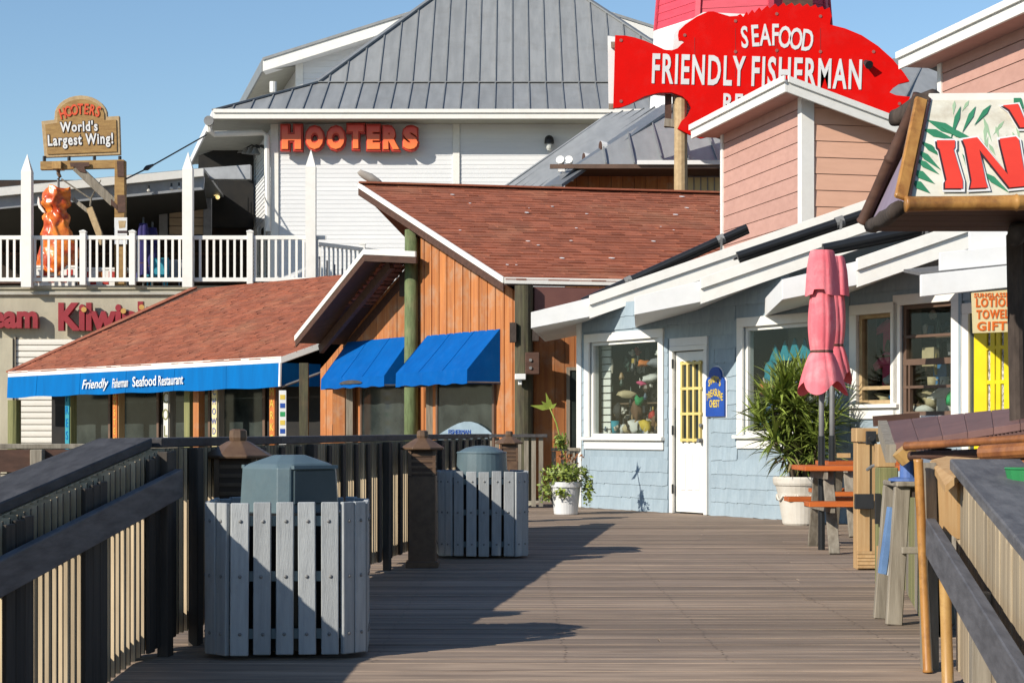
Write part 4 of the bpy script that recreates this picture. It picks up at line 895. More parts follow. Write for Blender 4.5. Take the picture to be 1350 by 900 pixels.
def clip_low(v):
    # left hip from KA to KE, right edge open
    ve, ue = (KE-KA).dot(upv), (KE-KA).dot(dirA); vd, ud = (KDp-KA).dot(upv), (KDp-KA).dot(dirA); vc, uc = (KC-KA).dot(upv), (KC-KA).dot(dirA)
    lo = ue*min(v/ve, 1.0)
    hi = La + (uc-La)*min(max(v, 0)/max(vc, .05), 1) if v < vc else uc + (ud-uc)*min((v-vc)/max(vd-vc, .01), 1)
    return lo, hi
shingles('roof_shingle', u0, dirA, La + 6, upv, topv, lr, seed=21, clip=clip_low)
part('hip_cap', MB().beam(KA + Z3*.02, KE + Z3*.03, .22, .03), MSHING, lr)
part('back_slope', MB().prism([KE, KDp, KDp + KN*3 - Z3*1.2, KE + KN*3 - Z3*1.2], (0,0,-.08)), MSHING, lr)
part('end_slope', MB().add([KA, KE, KE + KN*3 - Z3*1.2, KA + KN*4.5 + KD*.5], [(0,1,2,3)]), MSHING, lr)
out = -KN
part('fascia_board', MB().para(KA + Z3*-.10 + out*.0, KB - KA, out*.03, Z3*.12), MWHITE, lr, bevel=.003)
part('fascia_board', MB().para(KB + Z3*-.11, KC - KB, out*.03, Z3*.12), MWHITE, lr, bevel=.003)
VH = .56
vl = thing('lettered_valance', 'long bright blue canvas valance with white lettering under the low red roof', 'awning', KB)
nn = 40; A = [KA.lerp(KB, i/nn) - Z3*.10 + out*.035 for i in range(nn+1)]; B = [KA.lerp(KB, i/nn) - Z3*(VH+.06*(1-i/nn)*0) + out*(.055 + .014*math.sin(i*1.7) + .010*math.sin(i*.53)) - Z3*.012*math.sin(i*.9) for i in range(nn+1)]
vm = MB()
for i in range(nn): vm.add([A[i], A[i+1], B[i+1], B[i]], [(0,1,2,3)])
part('canvas', vm, MVAL, vl, weld=True, smooth=True)
for i in range(5, nn, 7): part('seam', MB().beam(A[i] + out*.004, B[i] + out*.004, .012, .006, out), MVAL, vl)
part('end_panel', MB().add([A[-1], B[-1], B[-1] + KN*1.0 + Z3*.02, A[-1] + KN*1.0 + Z3*.0], [(0,1,2,3)]), MVAL, vl)
part('bottom_rail', MB().tube([B[-1] + KN*.05, B[-1] + (KC-KB)*1.2 + KN*.05], .025, 6), MSTEEL, vl)
part('corner_rail', MB().tube([B[-1] + out*.01, A[-1] + out*.01], .03, 6), MWHITE2, vl)
def on_val(x, y):
    s = hit(KB, KD, x); p = KB + KD*s + out*.086; return Vector((p.x, p.y, zat(y, p.y)))
for txt, x0, x1, yb, hpx, shear in (('Friendly', 112, 147, 512.5, 13, .3), ('Fisherman', 126+26, 172+1, 511, 13, .3), ('Seafood', 179, 210, 509.5, 14, 0), ('Restaurant', 213, 245.5, 508, 14, 0)):
    p, q = on_val(x0, yb), on_val(x1, yb); r = dirA
    mb = text_mb(txt, (0,0,0), r, Z3, hpx/F*p.y*1.32, .008, 1, .012, shear=shear); w = width(mb, r); kx = (q-p).dot(r)/w
    nvec = r.cross(Z3)
    mb.v = [tuple(p + r*(Vector(v).dot(r)*kx) + nvec*Vector(v).dot(nvec) + Z3*(v[2] + .035*(Vector(v).dot(r)*kx)*0)) for v in mb.v]
    part('lettering', mb, MSIGNW, vl)
# walls, posts and windows under the valance
wallo = KN*1.1
part('wall', MB().para(KA + V(0,0,-KA.z) + wallo, V((KB-KA).x, (KB-KA).y, 0), KN*.1, Z3*2.2), MDARK, low)
L0 = Vector((KA.x, KA.y, 0)); Lv = Vector(((KB-KA).x, (KB-KA).y, 0))
for x0, x1 in ((98, 148), (160, 212), (226, 280), (292, 352)):
    P = Vector((KB.x, KB.y, 0)) + wallo; a, b = P + KD*hit(P, KD, x0), P + KD*hit(P, KD, x1); d = (b-a)
    f = MB().para(a + out*.02 + Z3*.3, d.normalized()*.07, out*.04, Z3*1.75).para(b + out*.02 - d.normalized()*.07 + Z3*.3, d.normalized()*.07, out*.04, Z3*1.75).para(a + out*.02 + Z3*2.05, d, out*.04, Z3*.07)
    w = part('window', f, MBROWNW, low); part('pane', MB().para(a + out*.02 + Z3*.3, d, out*.01, Z3*1.75), MDGLASS, w)
P = Vector((KB.x, KB.y, 0)) + KN*.35
posts = ((90, MGREEN, 'FRESH', SV['teal'], MVAL, 'teal'), (153, MLUM, 'OYSTERS', SV['orange'], MYTXT, 'orange'), (220, MGREY, 'COLD', SV['white'], MGREEN, 'white'), (246, MGREEN, None, None, None, None), (258, MORANGE, None, None, None, None), (284, MGREY, 'CHOWDER', MCREAM, MNAVY, 'cream and blue'), (360, MBROWNW, 'MARKET', SV['orange'], MYTXT, 'orange and yellow'))
for x, m, txt, bm_, tm_, cn in posts:
    c = P + KD*hit(P, KD, x); part('post', MB().para(c - dirA*.09 - KN*.0, dirA*.18, KN*.16, Z3*2.0), m, low, bevel=.006)
    if txt:
        b0 = c + out*.03; T = thing('post_sign', '%s upright post sign lettered %s under the long blue valance' % (cn, txt), 'sign', b0 + Z3*.6, 'upright lettered signs on the posts')
        part('board', MB().para(b0 - dirA*.075 + Z3*.5, dirA*.15, KN*.026, Z3*1.42), bm_, T)
        stp = 1.36/len(txt)
        for i, ch in enumerate(txt):
            mb = text_mb(ch, b0 + out*.006 + Z3*(1.92 - (i+1)*stp + .05), dirA, Z3, stp*.95, .006, .8, .0, 'CENTER'); part('letter', mb, tm_, T)
c = P + KD*hit(P, KD, 19); part('post', MB().tube([c, c + Z3*(KA.z-.6)], .15, 12), MGREEN, low)
# dark entrance between the low wing and the second awning, with its slim upright sign
en = qp(qs(446), 0, 1.2); 
T = thing('post_sign', 'slim blue white and yellow striped upright sign left of the torn awning', 'sign', en, 'upright lettered signs on the posts')
part('board', MB().para(en + Z3*.5, V(.13,0,0), V(0,.03,0), Z3*1.3), MSIGNW, T)
for i in range(8): part('letter', MB().para(en + V(.02,-.006,.55+i*.155), V(.09,0,0), V(0,.005,0), Z3*.085), (MNAVY, MYTXT, SV['green'])[i % 3], T)
e0, e1 = at(376, 0, 37.4), at(436, 0, 36.6); ev = Vector((e1.x-e0.x, e1.y-e0.y, 0)); e0.z = 0
part('entrance_wall', MB().para(e0, ev, V(.02,.1,0), Z3*2.25), MDGLASS, low)
part('entrance_wall', MB().para(e0 + Z3*2.25, ev*1.4, V(.02,.1,0), Z3*.9), MDARK, low)
hd = at(378, 540, 36.9); part('door_handle', MB().tube([hd, hd + Z3*.42], .035, 6), M('pale_handle', (.35,.45,.42), None, .4), low)
ep = qp(qs(453), 0, .9); part('post', MB().para(ep, V(.16,0,0), V(0,.16,0), V(0,0,2.3)), MOLDP, rest); ep = qp(qs(468), 0, .45); part('post', MB().para(ep, V(.22,0,0), V(0,.2,0), V(0,0,2.1)), MORANGE, rest); part('post', MB().para(ep + V(.24,0,0), V(.12,0,0), V(0,.2,0), V(0,0,2.1)), MGREY, rest)
ep = qp(qs(570), 0, .12); part('post', MB().para(ep, V(.17,0,0), V(0,.14,0), V(0,0,2.1)), MGREY, rest)
# ------------------------------------------------------------------ big white building with the grey metal hip roof
HF = 52.0                                                          # front wall
SD = Vector((-.24, .97, 0)).normalized()                           # its side runs back to the left
hx0 = xat(362, HF); HFLOOR = zat(375, 45.5)
white = thing('clapboard_restaurant', 'big white clapboard restaurant with a grey standing seam hip roof behind the red shingle roofs', 'building', (hx0, HF, 0))
zt = zat(152, HF); hx1 = 7.6
part('wall', MB().box(hx0, hx1, HF, HF + .2, 0, zt), MWHITE2, white)
MCLAP = M('clapboard', (.86,.87,.885), (.81,.82,.84), .6, (1,1,6), 1.5, rnd=.03, island=True)
cl = MB(); z = HFLOOR - .3
while z < zt:
    cl.add([V(hx0, HF-.012, z), V(hx1, HF-.012, z), V(hx1, HF-.003, z+.125), V(hx0, HF-.003, z+.125), V(hx0, HF-.001, z), V(hx1, HF-.001, z)], [(0,1,2,3), (4,5,1,0)]); z += .125
part('clapboard', cl, MCLAP, white, kind='stuff')
sd = MB(); z = HFLOOR - .3; a = V(hx0, HF, 0); SL = 7.0; so_ = Vector((-.97,-.24,0))
while z < zt:
    p = a + Z3*z; sd.add([p + so_*.028, p + SD*SL + so_*.028, p + SD*SL + so_*.004 + Z3*.125, p + so_*.004 + Z3*.125, p, p + SD*SL], [(0,1,2,3), (4,5,1,0)]); z += .125
part('side_clapboard', sd, MCLAP, white, kind='stuff')
part('side_wall', MB().para(a, SD*SL, V(.2,0,0), Z3*zt), MWHITE2, white)
for x0, x1 in ((357, 367.5), (597, 606), (810.5, 818)): part('trim_board', MB().box(xat(x0, HF), xat(x1, HF), HF - .06, HF - .005, HFLOOR - .3, zt), MWHITE, white, bevel=.006)
part('corner_board', MB().para(a + so_*.06 + Z3*(HFLOOR-.3), SD*.25, -so_*.05, Z3*(zt-HFLOOR+.3)), MWHITE, white)
for i, s in enumerate((2.0, 4.0)):       # side openings and gooseneck lamps
    p = a + SD*s + so_*.03 + Z3*HFLOOR; w = part('side_window', MB().para(p, SD*.9, so_*.05, Z3*2.6), MWHITE, white); part('pane', MB().para(p + SD*.12 + so_*.05 + Z3*.5, SD*.66, so_*.01, Z3*1.9), MDGLASS, w)
for i, s in enumerate((.9, 2.3, 3.7, 5.1)):
    p = a + SD*s + so_*.03 + Z3*(zat(196, HF+s)); T = thing('gooseneck_lamp', 'small dark gooseneck lamp on the shaded side wall, %s from the corner' % ('first','second','third','fourth')[i], 'lamp', p, 'gooseneck lamps along the side wall')
    part('arm', MB().tube([p, p + so_*.25 + Z3*.08, p + so_*.42 - Z3*.02], .025, 6), MBLACKM, T); part('shade', MB().lathe([(.05,.12), (.14,-.06), (.13,-.07), (.04,.10)], p + so_*.42 - Z3*.12, 12), MSTEEL, T)
# roof: flared skirt and steep upper hip, standing-seam panel by panel
eY = HF - 1.0; ez = zat(146, eY); ex0, ex1 = xat(282, eY), 8.6
bY = 53.6; bz = zat(110, bY); bx0, bx1 = xat(417, bY), 5.95
rY = 58.6; rz = zat(-18, rY); rx0, rx1 = xat(592, rY), xat(748, rY)
hrf = part('roof', MB().add([V(ex0,eY,ez-.02), V(ex1,eY,ez-.02), V(bx1,bY,bz-.02), V(bx0,bY,bz-.02), V(rx1,rY,rz-.02), V(rx0,rY,rz-.02),
     V(ex0-2.6,eY+10.5,ez-.02), V(bx0-1.2,bY+9,bz-.02), V(ex1+2,eY+12,ez-.02), V(bx1+1.6,bY+9,bz-.02)], [(0,1,2,3), (3,2,4,5), (0,3,7,6), (3,5,7), (1,8,9,2), (2,9,4), (5,4,9,7)]), MMETAL, white)
PW = .49
def strip(xa, xb, p0, p1, l0, l1, r0, r1):
    """one roof pan between two seams, trimmed by the hips: p0/p1 = (Y,z) bottom and top"""
    def left(f): return l0 + (l1-l0)*f
    def right(f): return r0 + (r1-r0)*f
    # clip the parallelogram [xa,xb] x [0,1] against left/right hip lines
    poly = [(xa, 0.0), (xb, 0.0), (xb, 1.0), (xa, 1.0)]
    def clip(poly, fn):
        out = []
        for i in range(len(poly)):
            a_, b_ = poly[i], poly[(i+1) % len(poly)]; da, db = fn(a_), fn(b_)
            if da >= 0: out.append(a_)
            if (da >= 0) != (db >= 0):
                t = da/(da-db); out.append((a_[0]+(b_[0]-a_[0])*t, a_[1]+(b_[1]-a_[1])*t))
        return out
    poly = clip(poly, lambda p: p[0] - left(p[1])); 
    if len(poly) > 2: poly = clip(poly, lambda p: right(p[1]) - p[0])
    return [V(x, p0[0]+(p1[0]-p0[0])*f, p0[1]+(p1[1]-p0[1])*f) for x, f in poly]
for (p0, p1, l0, l1, r0, r1, sk_) in (((eY, ez), (bY, bz), ex0, bx0, ex1, bx1, 1), ((bY, bz), (rY, rz), bx0, rx0, bx1, rx1, 0)):
    x = ex0 - (ex0 % PW) - PW
    while x < ex1:
        q = strip(x + .015, x + PW - .015, p0, p1, l0, l1, r0, r1)
        if len(q) > 2:
            part('roof_panel', MB().prism(q, (0, -.012, .012)), MMETAL, hrf)
            f0, f1 = 0.0, 1.0
            xs = x + PW
            if xs < l0: f0 = 0
            fa = max(0, (l0 - xs)/(l0 - l1)) if xs < l0 else 0
            lim = []
            for f in [i/40 for i in range(41)]:
                if l0+(l1-l0)*f <= xs <= r0+(r1-r0)*f: lim.append(f)
            if len(lim) > 1:
                P = lambda f: V(xs, p0[0]+(p1[0]-p0[0])*f - .02, p0[1]+(p1[1]-p0[1])*f + .02)
                part('seam', MB().beam(P(lim[0]), P(lim[-1]), .035, .05), MSEAM, hrf)
        x += PW
part('flashing', MB().beam(V(bx0, bY-.03, bz+.03), V(bx1, bY-.03, bz+.03), .14, .03), MSEAM, hrf)
for p, q in ((V(ex0,eY,ez), V(bx0,bY,bz)), (V(bx0,bY,bz), V(rx0,rY,rz)), (V(ex1,eY,ez), V(bx1,bY,bz)), (V(bx1,bY,bz), V(rx1,rY,rz))): part('hip_cap', MB().beam(p + V(0,-.02,.03), q + V(0,-.02,.03), .2, .05), MSEAM, hrf)
part('fascia_board', MB().box(ex0, ex1, eY - .05, eY, zat(157, eY), ez + .0), MWHITE, hrf, bevel=.006)
part('gutter', MB().box(ex0, ex1, eY - .10, eY - .052, ez - .07, ez + .03), MWHITE, hrf)
part('soffit', MB().add([V(ex0,eY,zat(157,eY)+.02), V(ex1,eY,zat(157,eY)+.02), V(ex1,HF+.1,zat(157,eY)+.02), V(hx0,HF+.1,zat(157,eY)+.02)], [(0,1,2,3)]), MSOFF, hrf)
sA, sB = V(ex0, eY, ez), V(ex0, eY, ez) + SD*9
part('fascia_board', MB().para(sA - Z3*.23, SD*9, so_*.05, Z3*.23), MWHITE2, hrf)
part('soffit', MB().add([V(ex0,eY,zat(157,eY)+.02), V(hx0,HF+.1,zat(157,eY)+.02), V(hx0,HF+.1,zat(157,eY)+.02)+SD*8, V(ex0,eY,zat(157,eY)+.02)+SD*9], [(0,1,2,3)]), MSOFF, hrf)
part('downpipe', MB().tube([at(276, 158, eY), at(276, 172, eY+.1), at(282, 177, eY+.3), at(345, 175, HF-.15), at(352, 179, HF-.12), at(353, 305, HF-.12)], .085, 8), MWHITE, hrf)
part('downpipe_head', MB().disc(at(276,160,eY), V(0,-1,0), .14, .12, 10), MSTEEL, hrf)
part('vent_pipe', MB().tube([at(360, 122, bY-.9), at(360, 108, bY-.9)], .1, 8), MWHITE, hrf)
# cross gable behind the hip
gY = 60.0; pk = at(672, -24, gY); gl = at(347, 78, gY); gr = V(2*pk.x - gl.x, gY, gl.z)
gb = part('gable_wall', MB().prism([V(xat(393, gY), gY+.6, 9.5), V(2*pk.x - xat(393, gY), gY+.6, 9.5), V(2*pk.x - xat(393, gY), gY+.6, gl.z+.35), V(pk.x, gY+.6, pk.z-.6), V(xat(393, gY), gY+.6, gl.z+.35)], (0, .2, 0)), MWHITE2, white)
cg = MB(); z = 9.6
while z < pk.z - .8:
    f = max(0.0, min(1.0, (z - gl.z - .2)/(pk.z - gl.z))); xa = xat(394, gY) + (pk.x - xat(394, gY))*f*1.0; xb = 2*pk.x - xa
    if xb - xa > .3: cg.add([V(xa,gY+.57,z), V(xb,gY+.57,z), V(xb,gY+.597,z+.2), V(xa,gY+.597,z+.2), V(xa,gY+.6,z), V(xb,gY+.6,z)], [(0,1,2,3), (4,5,1,0)])
    z += .2
part('clapboard', cg, MCLAP, gb, kind='stuff')
part('corner_board', MB().box(xat(387, gY), xat(397, gY), gY + .54, gY + .58, 9.5, gl.z+.3), MWHITE, gb)
part('return_wall', MB().para(V(xat(391, gY), gY+.6, 9.5), SD*7, V(.1,0,0), Z3*(gl.z-9.0)), MWHITE2, gb)
for i in range(2): part('louvre', MB().para(V(xat(390, gY), gY+1.4+i*1.6, 11.0) + SD*0, SD*.9, V(-.06,0,0), Z3*1.9), M('window_shade', (.25,.3,.33), None, .4), gb)
for a_, b_ in ((gl, pk), (pk, gr)):
    part('rake_board', MB().para(a_ - Z3*.42, b_ - a_, V(0,-.06,0), Z3*.36), MWHITE, gb, bevel=.006)
    part('roof', MB().para(a_ - Z3*.06 - V(0,.1,0), b_ - a_, V(-.24*9, .97*9, 0) if a_ is gl else V(0,9,0), Z3*.09), MMETAL, gb)
    part('soffit', MB().para(a_ - Z3*.4, b_ - a_, V(0,.6,0), Z3*.03), MWHITE2, gb)
part('soffit', MB().add([gl - Z3*.38, V(xat(391,gY), gY+.6, gl.z-.1), V(xat(391,gY), gY+.6, gl.z-.1) + SD*7, gl - Z3*.38 + SD*8], [(0,1,2,3)]), MSOFF, gb)
part('eave_board', MB().para(gl - Z3*.42, SD*8, V(-.06,0,0), Z3*.36), MSEAM, gb)
# channel letters on the front wall
sg = thing('wall_letter_sign', 'big orange raised letters along the white clapboard wall under the grey eave', 'sign', at(370, 200, HF-.3))
LETG = bpy.data.materials.new('orange_graded_face'); LETG.use_nodes = True; _t = LETG.node_tree; _b = _t.nodes['Principled BSDF']; _g = _t.nodes.new('ShaderNodeTexCoord'); _s = _t.nodes.new('ShaderNodeSeparateXYZ'); _r = _t.nodes.new('ShaderNodeValToRGB')
_t.links.new(_g.outputs['Generated'], _s.inputs[0]); _t.links.new(_s.outputs[2], _r.inputs[0]); _t.links.new(_r.outputs[0], _b.inputs['Base Color']); _b.inputs['Roughness'].default_value = .35
_r.color_ramp.elements[0].color = (.80,.20,.05,1); _r.color_ramp.elements[1].color = (.55,.03,.02,1)
xs = ((370, 400), (402, 429), (430, 457), (457, 482), (483, 503), (504, 529), (530, 553)); sY = HF - .30
for ch, (xa, xb) in zip('HOOTERS', xs):
    p = at(xa, 200.5 if ch != 'T' else 199.5, sY); hgt = (36.5 if ch in 'HTE' else 35)/F*sY
    for nm, bold, dep, yo, m in (('letter_case', .12, .20, 0, MLETTERD), ('letter', .055, .03, -.125, LETG)):
        mb = text_mb(ch, (0,0,0), V(1,0,0), Z3, hgt, dep, 1, bold, bevel=.015); w = [v[0] for v in mb.v]; hh = [v[2] for v in mb.v]
        tw = (xb-xa)/F*sY*(1.0 if nm == 'letter_case' else .86); th = hgt*(1.0 if nm == 'letter_case' else .86)
        kx = tw/(max(w)-min(w)); kz = th/(max(hh)-min(hh)); cx_ = p.x + (xb-xa)/F*sY/2; cz_ = p.z + hgt/2
        mb.v = [(cx_ + (v[0]-(max(w)+min(w))/2)*kx, p.y + v[1] + yo, cz_ + (v[2]-(max(hh)+min(hh))/2)*kz) for v in mb.v]
        if nm == 'letter_case': case = part(nm, mb, m, sg)
        else: part('letter', mb, m, case)
wl = at(724, 190, HF-.1); T = thing('wall_lamp', 'dark bulkhead lamp on the white wall below the grey eave', 'lamp', wl)
part('base', MB().disc(wl + V(0,.09,.12), V(0,-1,0), .13, .12, 12), MBLACKM, T); part('shade', MB().lathe([(.04,.22), (.13,.10), (.14,.0), (.10,-.02)], wl + V(0,-.12,0), 14), MBLACKM, T); part('globe', MB().lathe([(.09,.0), (.085,-.14), (.05,-.2), (0,-.21)], wl + V(0,-.12,0), 12), M('lamp_glass', (.6,.62,.6), None, .2), T)
# ------------------------------------------------------------------ concrete terrace below, its shutter and crimson letters
TY = 45.7
ter = thing('concrete_terrace', 'stained concrete terrace wall with an off white roller shutter under the white balustrade', 'building', (-10, TY, 0))
part('wall', MB().box(-30, xat(560, TY), TY, TY + .3, 0, HFLOOR - .02), MCONC, ter)
part('floor', MB().box(-30, 7.4, TY + .3, 70, HFLOOR - .3, HFLOOR - .03), MCONC, ter)
part('ledge', MB().box(-30, xat(560, TY), TY - .10, TY - .002, zat(389, TY), zat(385, TY)), M('pale_concrete', (.52,.50,.44), (.42,.40,.35), .85), ter, bevel=.01)
part('coping', MB().box(-30, xat(560, TY), TY - .06, TY - .001, HFLOOR - .10, HFLOOR - .02), MCONC, ter)
part('pier', MB().box(xat(0, TY)-3, xat(19, TY), TY - .14, TY - .003, 0, zat(446, TY)), MCONC, ter, bevel=.01)
shz = zat(447, TY); n = 22
for i in range(n):
    z0 = shz - (i+1)*shz/n; part('shutter_slat', MB().prism([V(xat(22, TY), TY-.02, z0+.01), V(xat(22, TY), TY-.045, z0+.02), V(xat(22, TY), TY-.05, z0+shz/n/2), V(xat(22, TY), TY-.045, z0+shz/n-.01), V(xat(22, TY), TY-.02, z0+shz/n-.004)], (xat(160, TY)-xat(22, TY), 0, 0)), MSHUT, ter)
part('shutter_rail', MB().box(xat(19.5, TY), xat(22, TY), TY - .1, TY - .003, 0, shz+.05), MGREY, ter)
pb = at(115, 530, 38.0)
kl = thing('terrace_letters', 'crimson raised lettering across the stained concrete wall below the balustrade', 'sign', at(78, 435, TY-.25))
def lettered(txt, x0, x1, yb, cap, m, T, Y, adv=None, md=MCRIM):
    p, q = at(x0, yb, Y), at(x1, yb, Y); full = text_mb(txt, (0,0,0), V(1,0,0), Z3, 1, .01, 1, .03); W_ = max(v[0] for v in full.v); k = (q.x-p.x)/W_; hz = cap/F*Y/.73
    pos = 0
    for i, ch in enumerate(txt):
        if ch == ' ': continue
        pre = text_mb(txt[:i+1], (0,0,0), V(1,0,0), Z3, 1, .01, 1, .03); right = max(v[0] for v in pre.v)
        one = text_mb(ch, (0,0,0), V(1,0,0), Z3, 1, .16/hz, 1, .035, bevel=.01); r1 = max(v[0] for v in one.v)
        one.v = [(p.x + (v[0]-r1+right)*k, p.y + v[1]*hz, p.z + v[2]*hz) for v in one.v]
        part('letter', one, m, T)
lettered("cream", -42, 51, 431, 22*1.36, MCRIM, kl, TY-.22)
lettered("Kilwin's", 78, 206, 434, 35, MCRIM, kl, TY-.22)
gd = MB()
for x, y in ((111, 408), (163, 410), (187, 405)): part('gold_dot', MB().disc(at(x, y, TY-.33), V(0,-1,0), .07, .04, 8), MGOLD, kl)
# ------------------------------------------------------------------ white balustrades with pointed posts
def balustrade(label, x0, x1, Y0, Y1, posts, tall, pitch=.172):
    a, b = at(x0, 0, Y0), at(x1, 0, Y1); a.z = b.z = HFLOOR; d = (b-a); L = d.length; u = d.normalized(); nrm = Vector((u.y,-u.x,0))
    T = thing('white_balustrade', label, 'balustrade', a, 'white balustrades on the upper terrace')
    for nm, z, h in (('top_rail', 1.12, .10), ('bottom_rail', .07, .10)): part(nm, MB().para(a + nrm*.03 + Z3*z, d, -nrm*.07, Z3*h), MWHITE, T, bevel=.006)
    me = mesh('baluster', MB().box(-.028, .028, -.02, .02, .17, 1.12), MWHITE)
    for i in range(int(L/pitch)): inst('baluster', me, a + u*(i*pitch + .08), T)
    for x in posts:
        p = at(x, 0, Y0 + (Y1-Y0)*(x-x0)/(x1-x0)); p.z = HFLOOR; pm_ = part('post', MB().box(p.x-.075, p.x+.075, p.y-.09, p.y+.05, HFLOOR-.02, HFLOOR+1.30), MWHITE, T, bevel=.008)
        part('post_cap', MB().lathe([(.12, 1.30), (.12, 1.33), (0, 1.37)], p - V(0,.02,0), 4, math.pi/4), MWHITE, pm_)
    for x, yt in tall:
        p = at(x, 0, Y0 + (Y1-Y0)*(x-x0)/(x1-x0) - .1); ht = zat(yt, p.y); w = .125
        part('pointed_post', MB().box(p.x-w, p.x+w, p.y-w, p.y+w, HFLOOR-.08, ht-.45).add([V(p.x-w,p.y-w,ht-.45), V(p.x+w,p.y-w,ht-.45), V(p.x+w,p.y+w,ht-.45), V(p.x-w,p.y+w,ht-.45), V(p.x,p.y,ht)], [(0,1,4), (1,2,4), (2,3,4), (3,0,4)]), MWHITE, T)
balustrade('long white balustrade with tall pointed posts along the concrete terrace', -330, 430, 45.5, 45.5, (-300, -235, -100, -25, 110, 175, 330), ((-165, 203), (36, 203), (248, 200), (410, 197)))
balustrade('white balustrade set back in front of the clapboard wall', 419, 560, 47.0, 50.5, (478,), ())
for i, x in enumerate((420, 430, 440, 450)): part('bracket', MB().box(xat(x, 46), xat(x+2, 46), 46, 46.06, HFLOOR-.2, HFLOOR+.75-.1*i), SV['grey'], bpy.data.objects['white_balustrade.001'])
# ------------------------------------------------------------------ covered patio at the upper left
pat = thing('patio_roof', 'shaded patio under a low white edged roof on the upper terrace', 'patio', (-12, 48, HFLOOR))
a0, a1, b0, b1 = at(-80, 255, 48), at(268, 222, 49.5), at(-80, 266, 48), at(268, 232, 49.5)
part('fascia_board', MB().prism([b0, b1, a1, a0], (0, .15, 0)), MWHITE, pat)
c0, c1 = at(-80, 283, 48.2), at(268, 250, 49.7)
part('fascia_board', MB().prism([c0, c1, b1 + V(0,.2,0), b0 + V(0,.2,0)], (0, .1, 0)), M('pale_grey_paint', (.42,.44,.47), None, .6), pat)
part('roof', MB().prism([a0 + V(0,.1,-.05), a1 + V(0,.1,-.05), a1 + V(-1.0,12,.3), a0 + V(-2,12,.3)], (0,0,.08)), MMETAL, pat)
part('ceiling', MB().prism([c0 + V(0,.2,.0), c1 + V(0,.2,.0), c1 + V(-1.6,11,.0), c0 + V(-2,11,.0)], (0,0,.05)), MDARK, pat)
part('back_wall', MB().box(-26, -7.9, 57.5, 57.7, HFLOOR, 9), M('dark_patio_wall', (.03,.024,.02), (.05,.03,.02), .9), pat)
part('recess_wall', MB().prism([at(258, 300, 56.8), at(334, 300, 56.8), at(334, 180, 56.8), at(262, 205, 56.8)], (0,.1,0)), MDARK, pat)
part('beam', MB().prism([at(262, 236, 51.5), at(330, 236, 51.5), at(330, 217, 51.5), at(262, 222, 51.5)], (0,.3,0)), M('pale_grey_paint', (.42,.44,.47), None, .6), pat)
for z in (1.0, 1.9): part('wall_rail', MB().box(-26, -8, 57.4, 57.49, HFLOOR+z, HFLOOR+z+.08), MDBROWN, pat)
for i, x in enumerate((8, 48, 90, 128, 196, 226, 236)):
    p = at(x, 262 - .09*x, 49.2 + i*.02)
    T = thing('string_bulb', 'small unlit bulb under the patio eave, %s' % ('farthest from the white building','just left of the first pointed post','above the glazed wing','left of the gallows post','above the navy umbrellas','just left of the second pointed post','right against the second pointed post')[i], 'bulb', p, 'bulbs strung under the patio eave'); part('socket', MB().tube([p, p - Z3*.09], .03, 6), MBLACK, T); part('globe', MB().lathe([(.0,-.07), (.05,-.03), (.05,.0), (.02,.03)], p - Z3*.13, 8), SV['white'], T)
for i, (x, y, s) in enumerate(((283, 254, .10), (287, 260, .07))):
    p = at(x, y, 56.0); em = bpy.data.materials.get('lit_bulb')
    if not em:
        em = bpy.data.materials.new('lit_bulb'); em.use_nodes = True; bsd = em.node_tree.nodes['Principled BSDF']; bsd.inputs['Emission Color'].default_value = (1, .72, .25, 1); bsd.inputs['Emission Strength'].default_value = .8
    T = thing('lit_lamp', ('larger', 'smaller')[i] + ' lit yellow lamp in the dark patio', 'lamp', p, 'lit lamps in the patio'); part('globe', MB().lathe([(0,-s), (s*.7,-s*.7), (s,0), (s*.7,s*.7), (0,s)], p, 12), em, T); part('cord', MB().tube([p + Z3*s, p + Z3*.6], .012, 5), MBLACK, T)
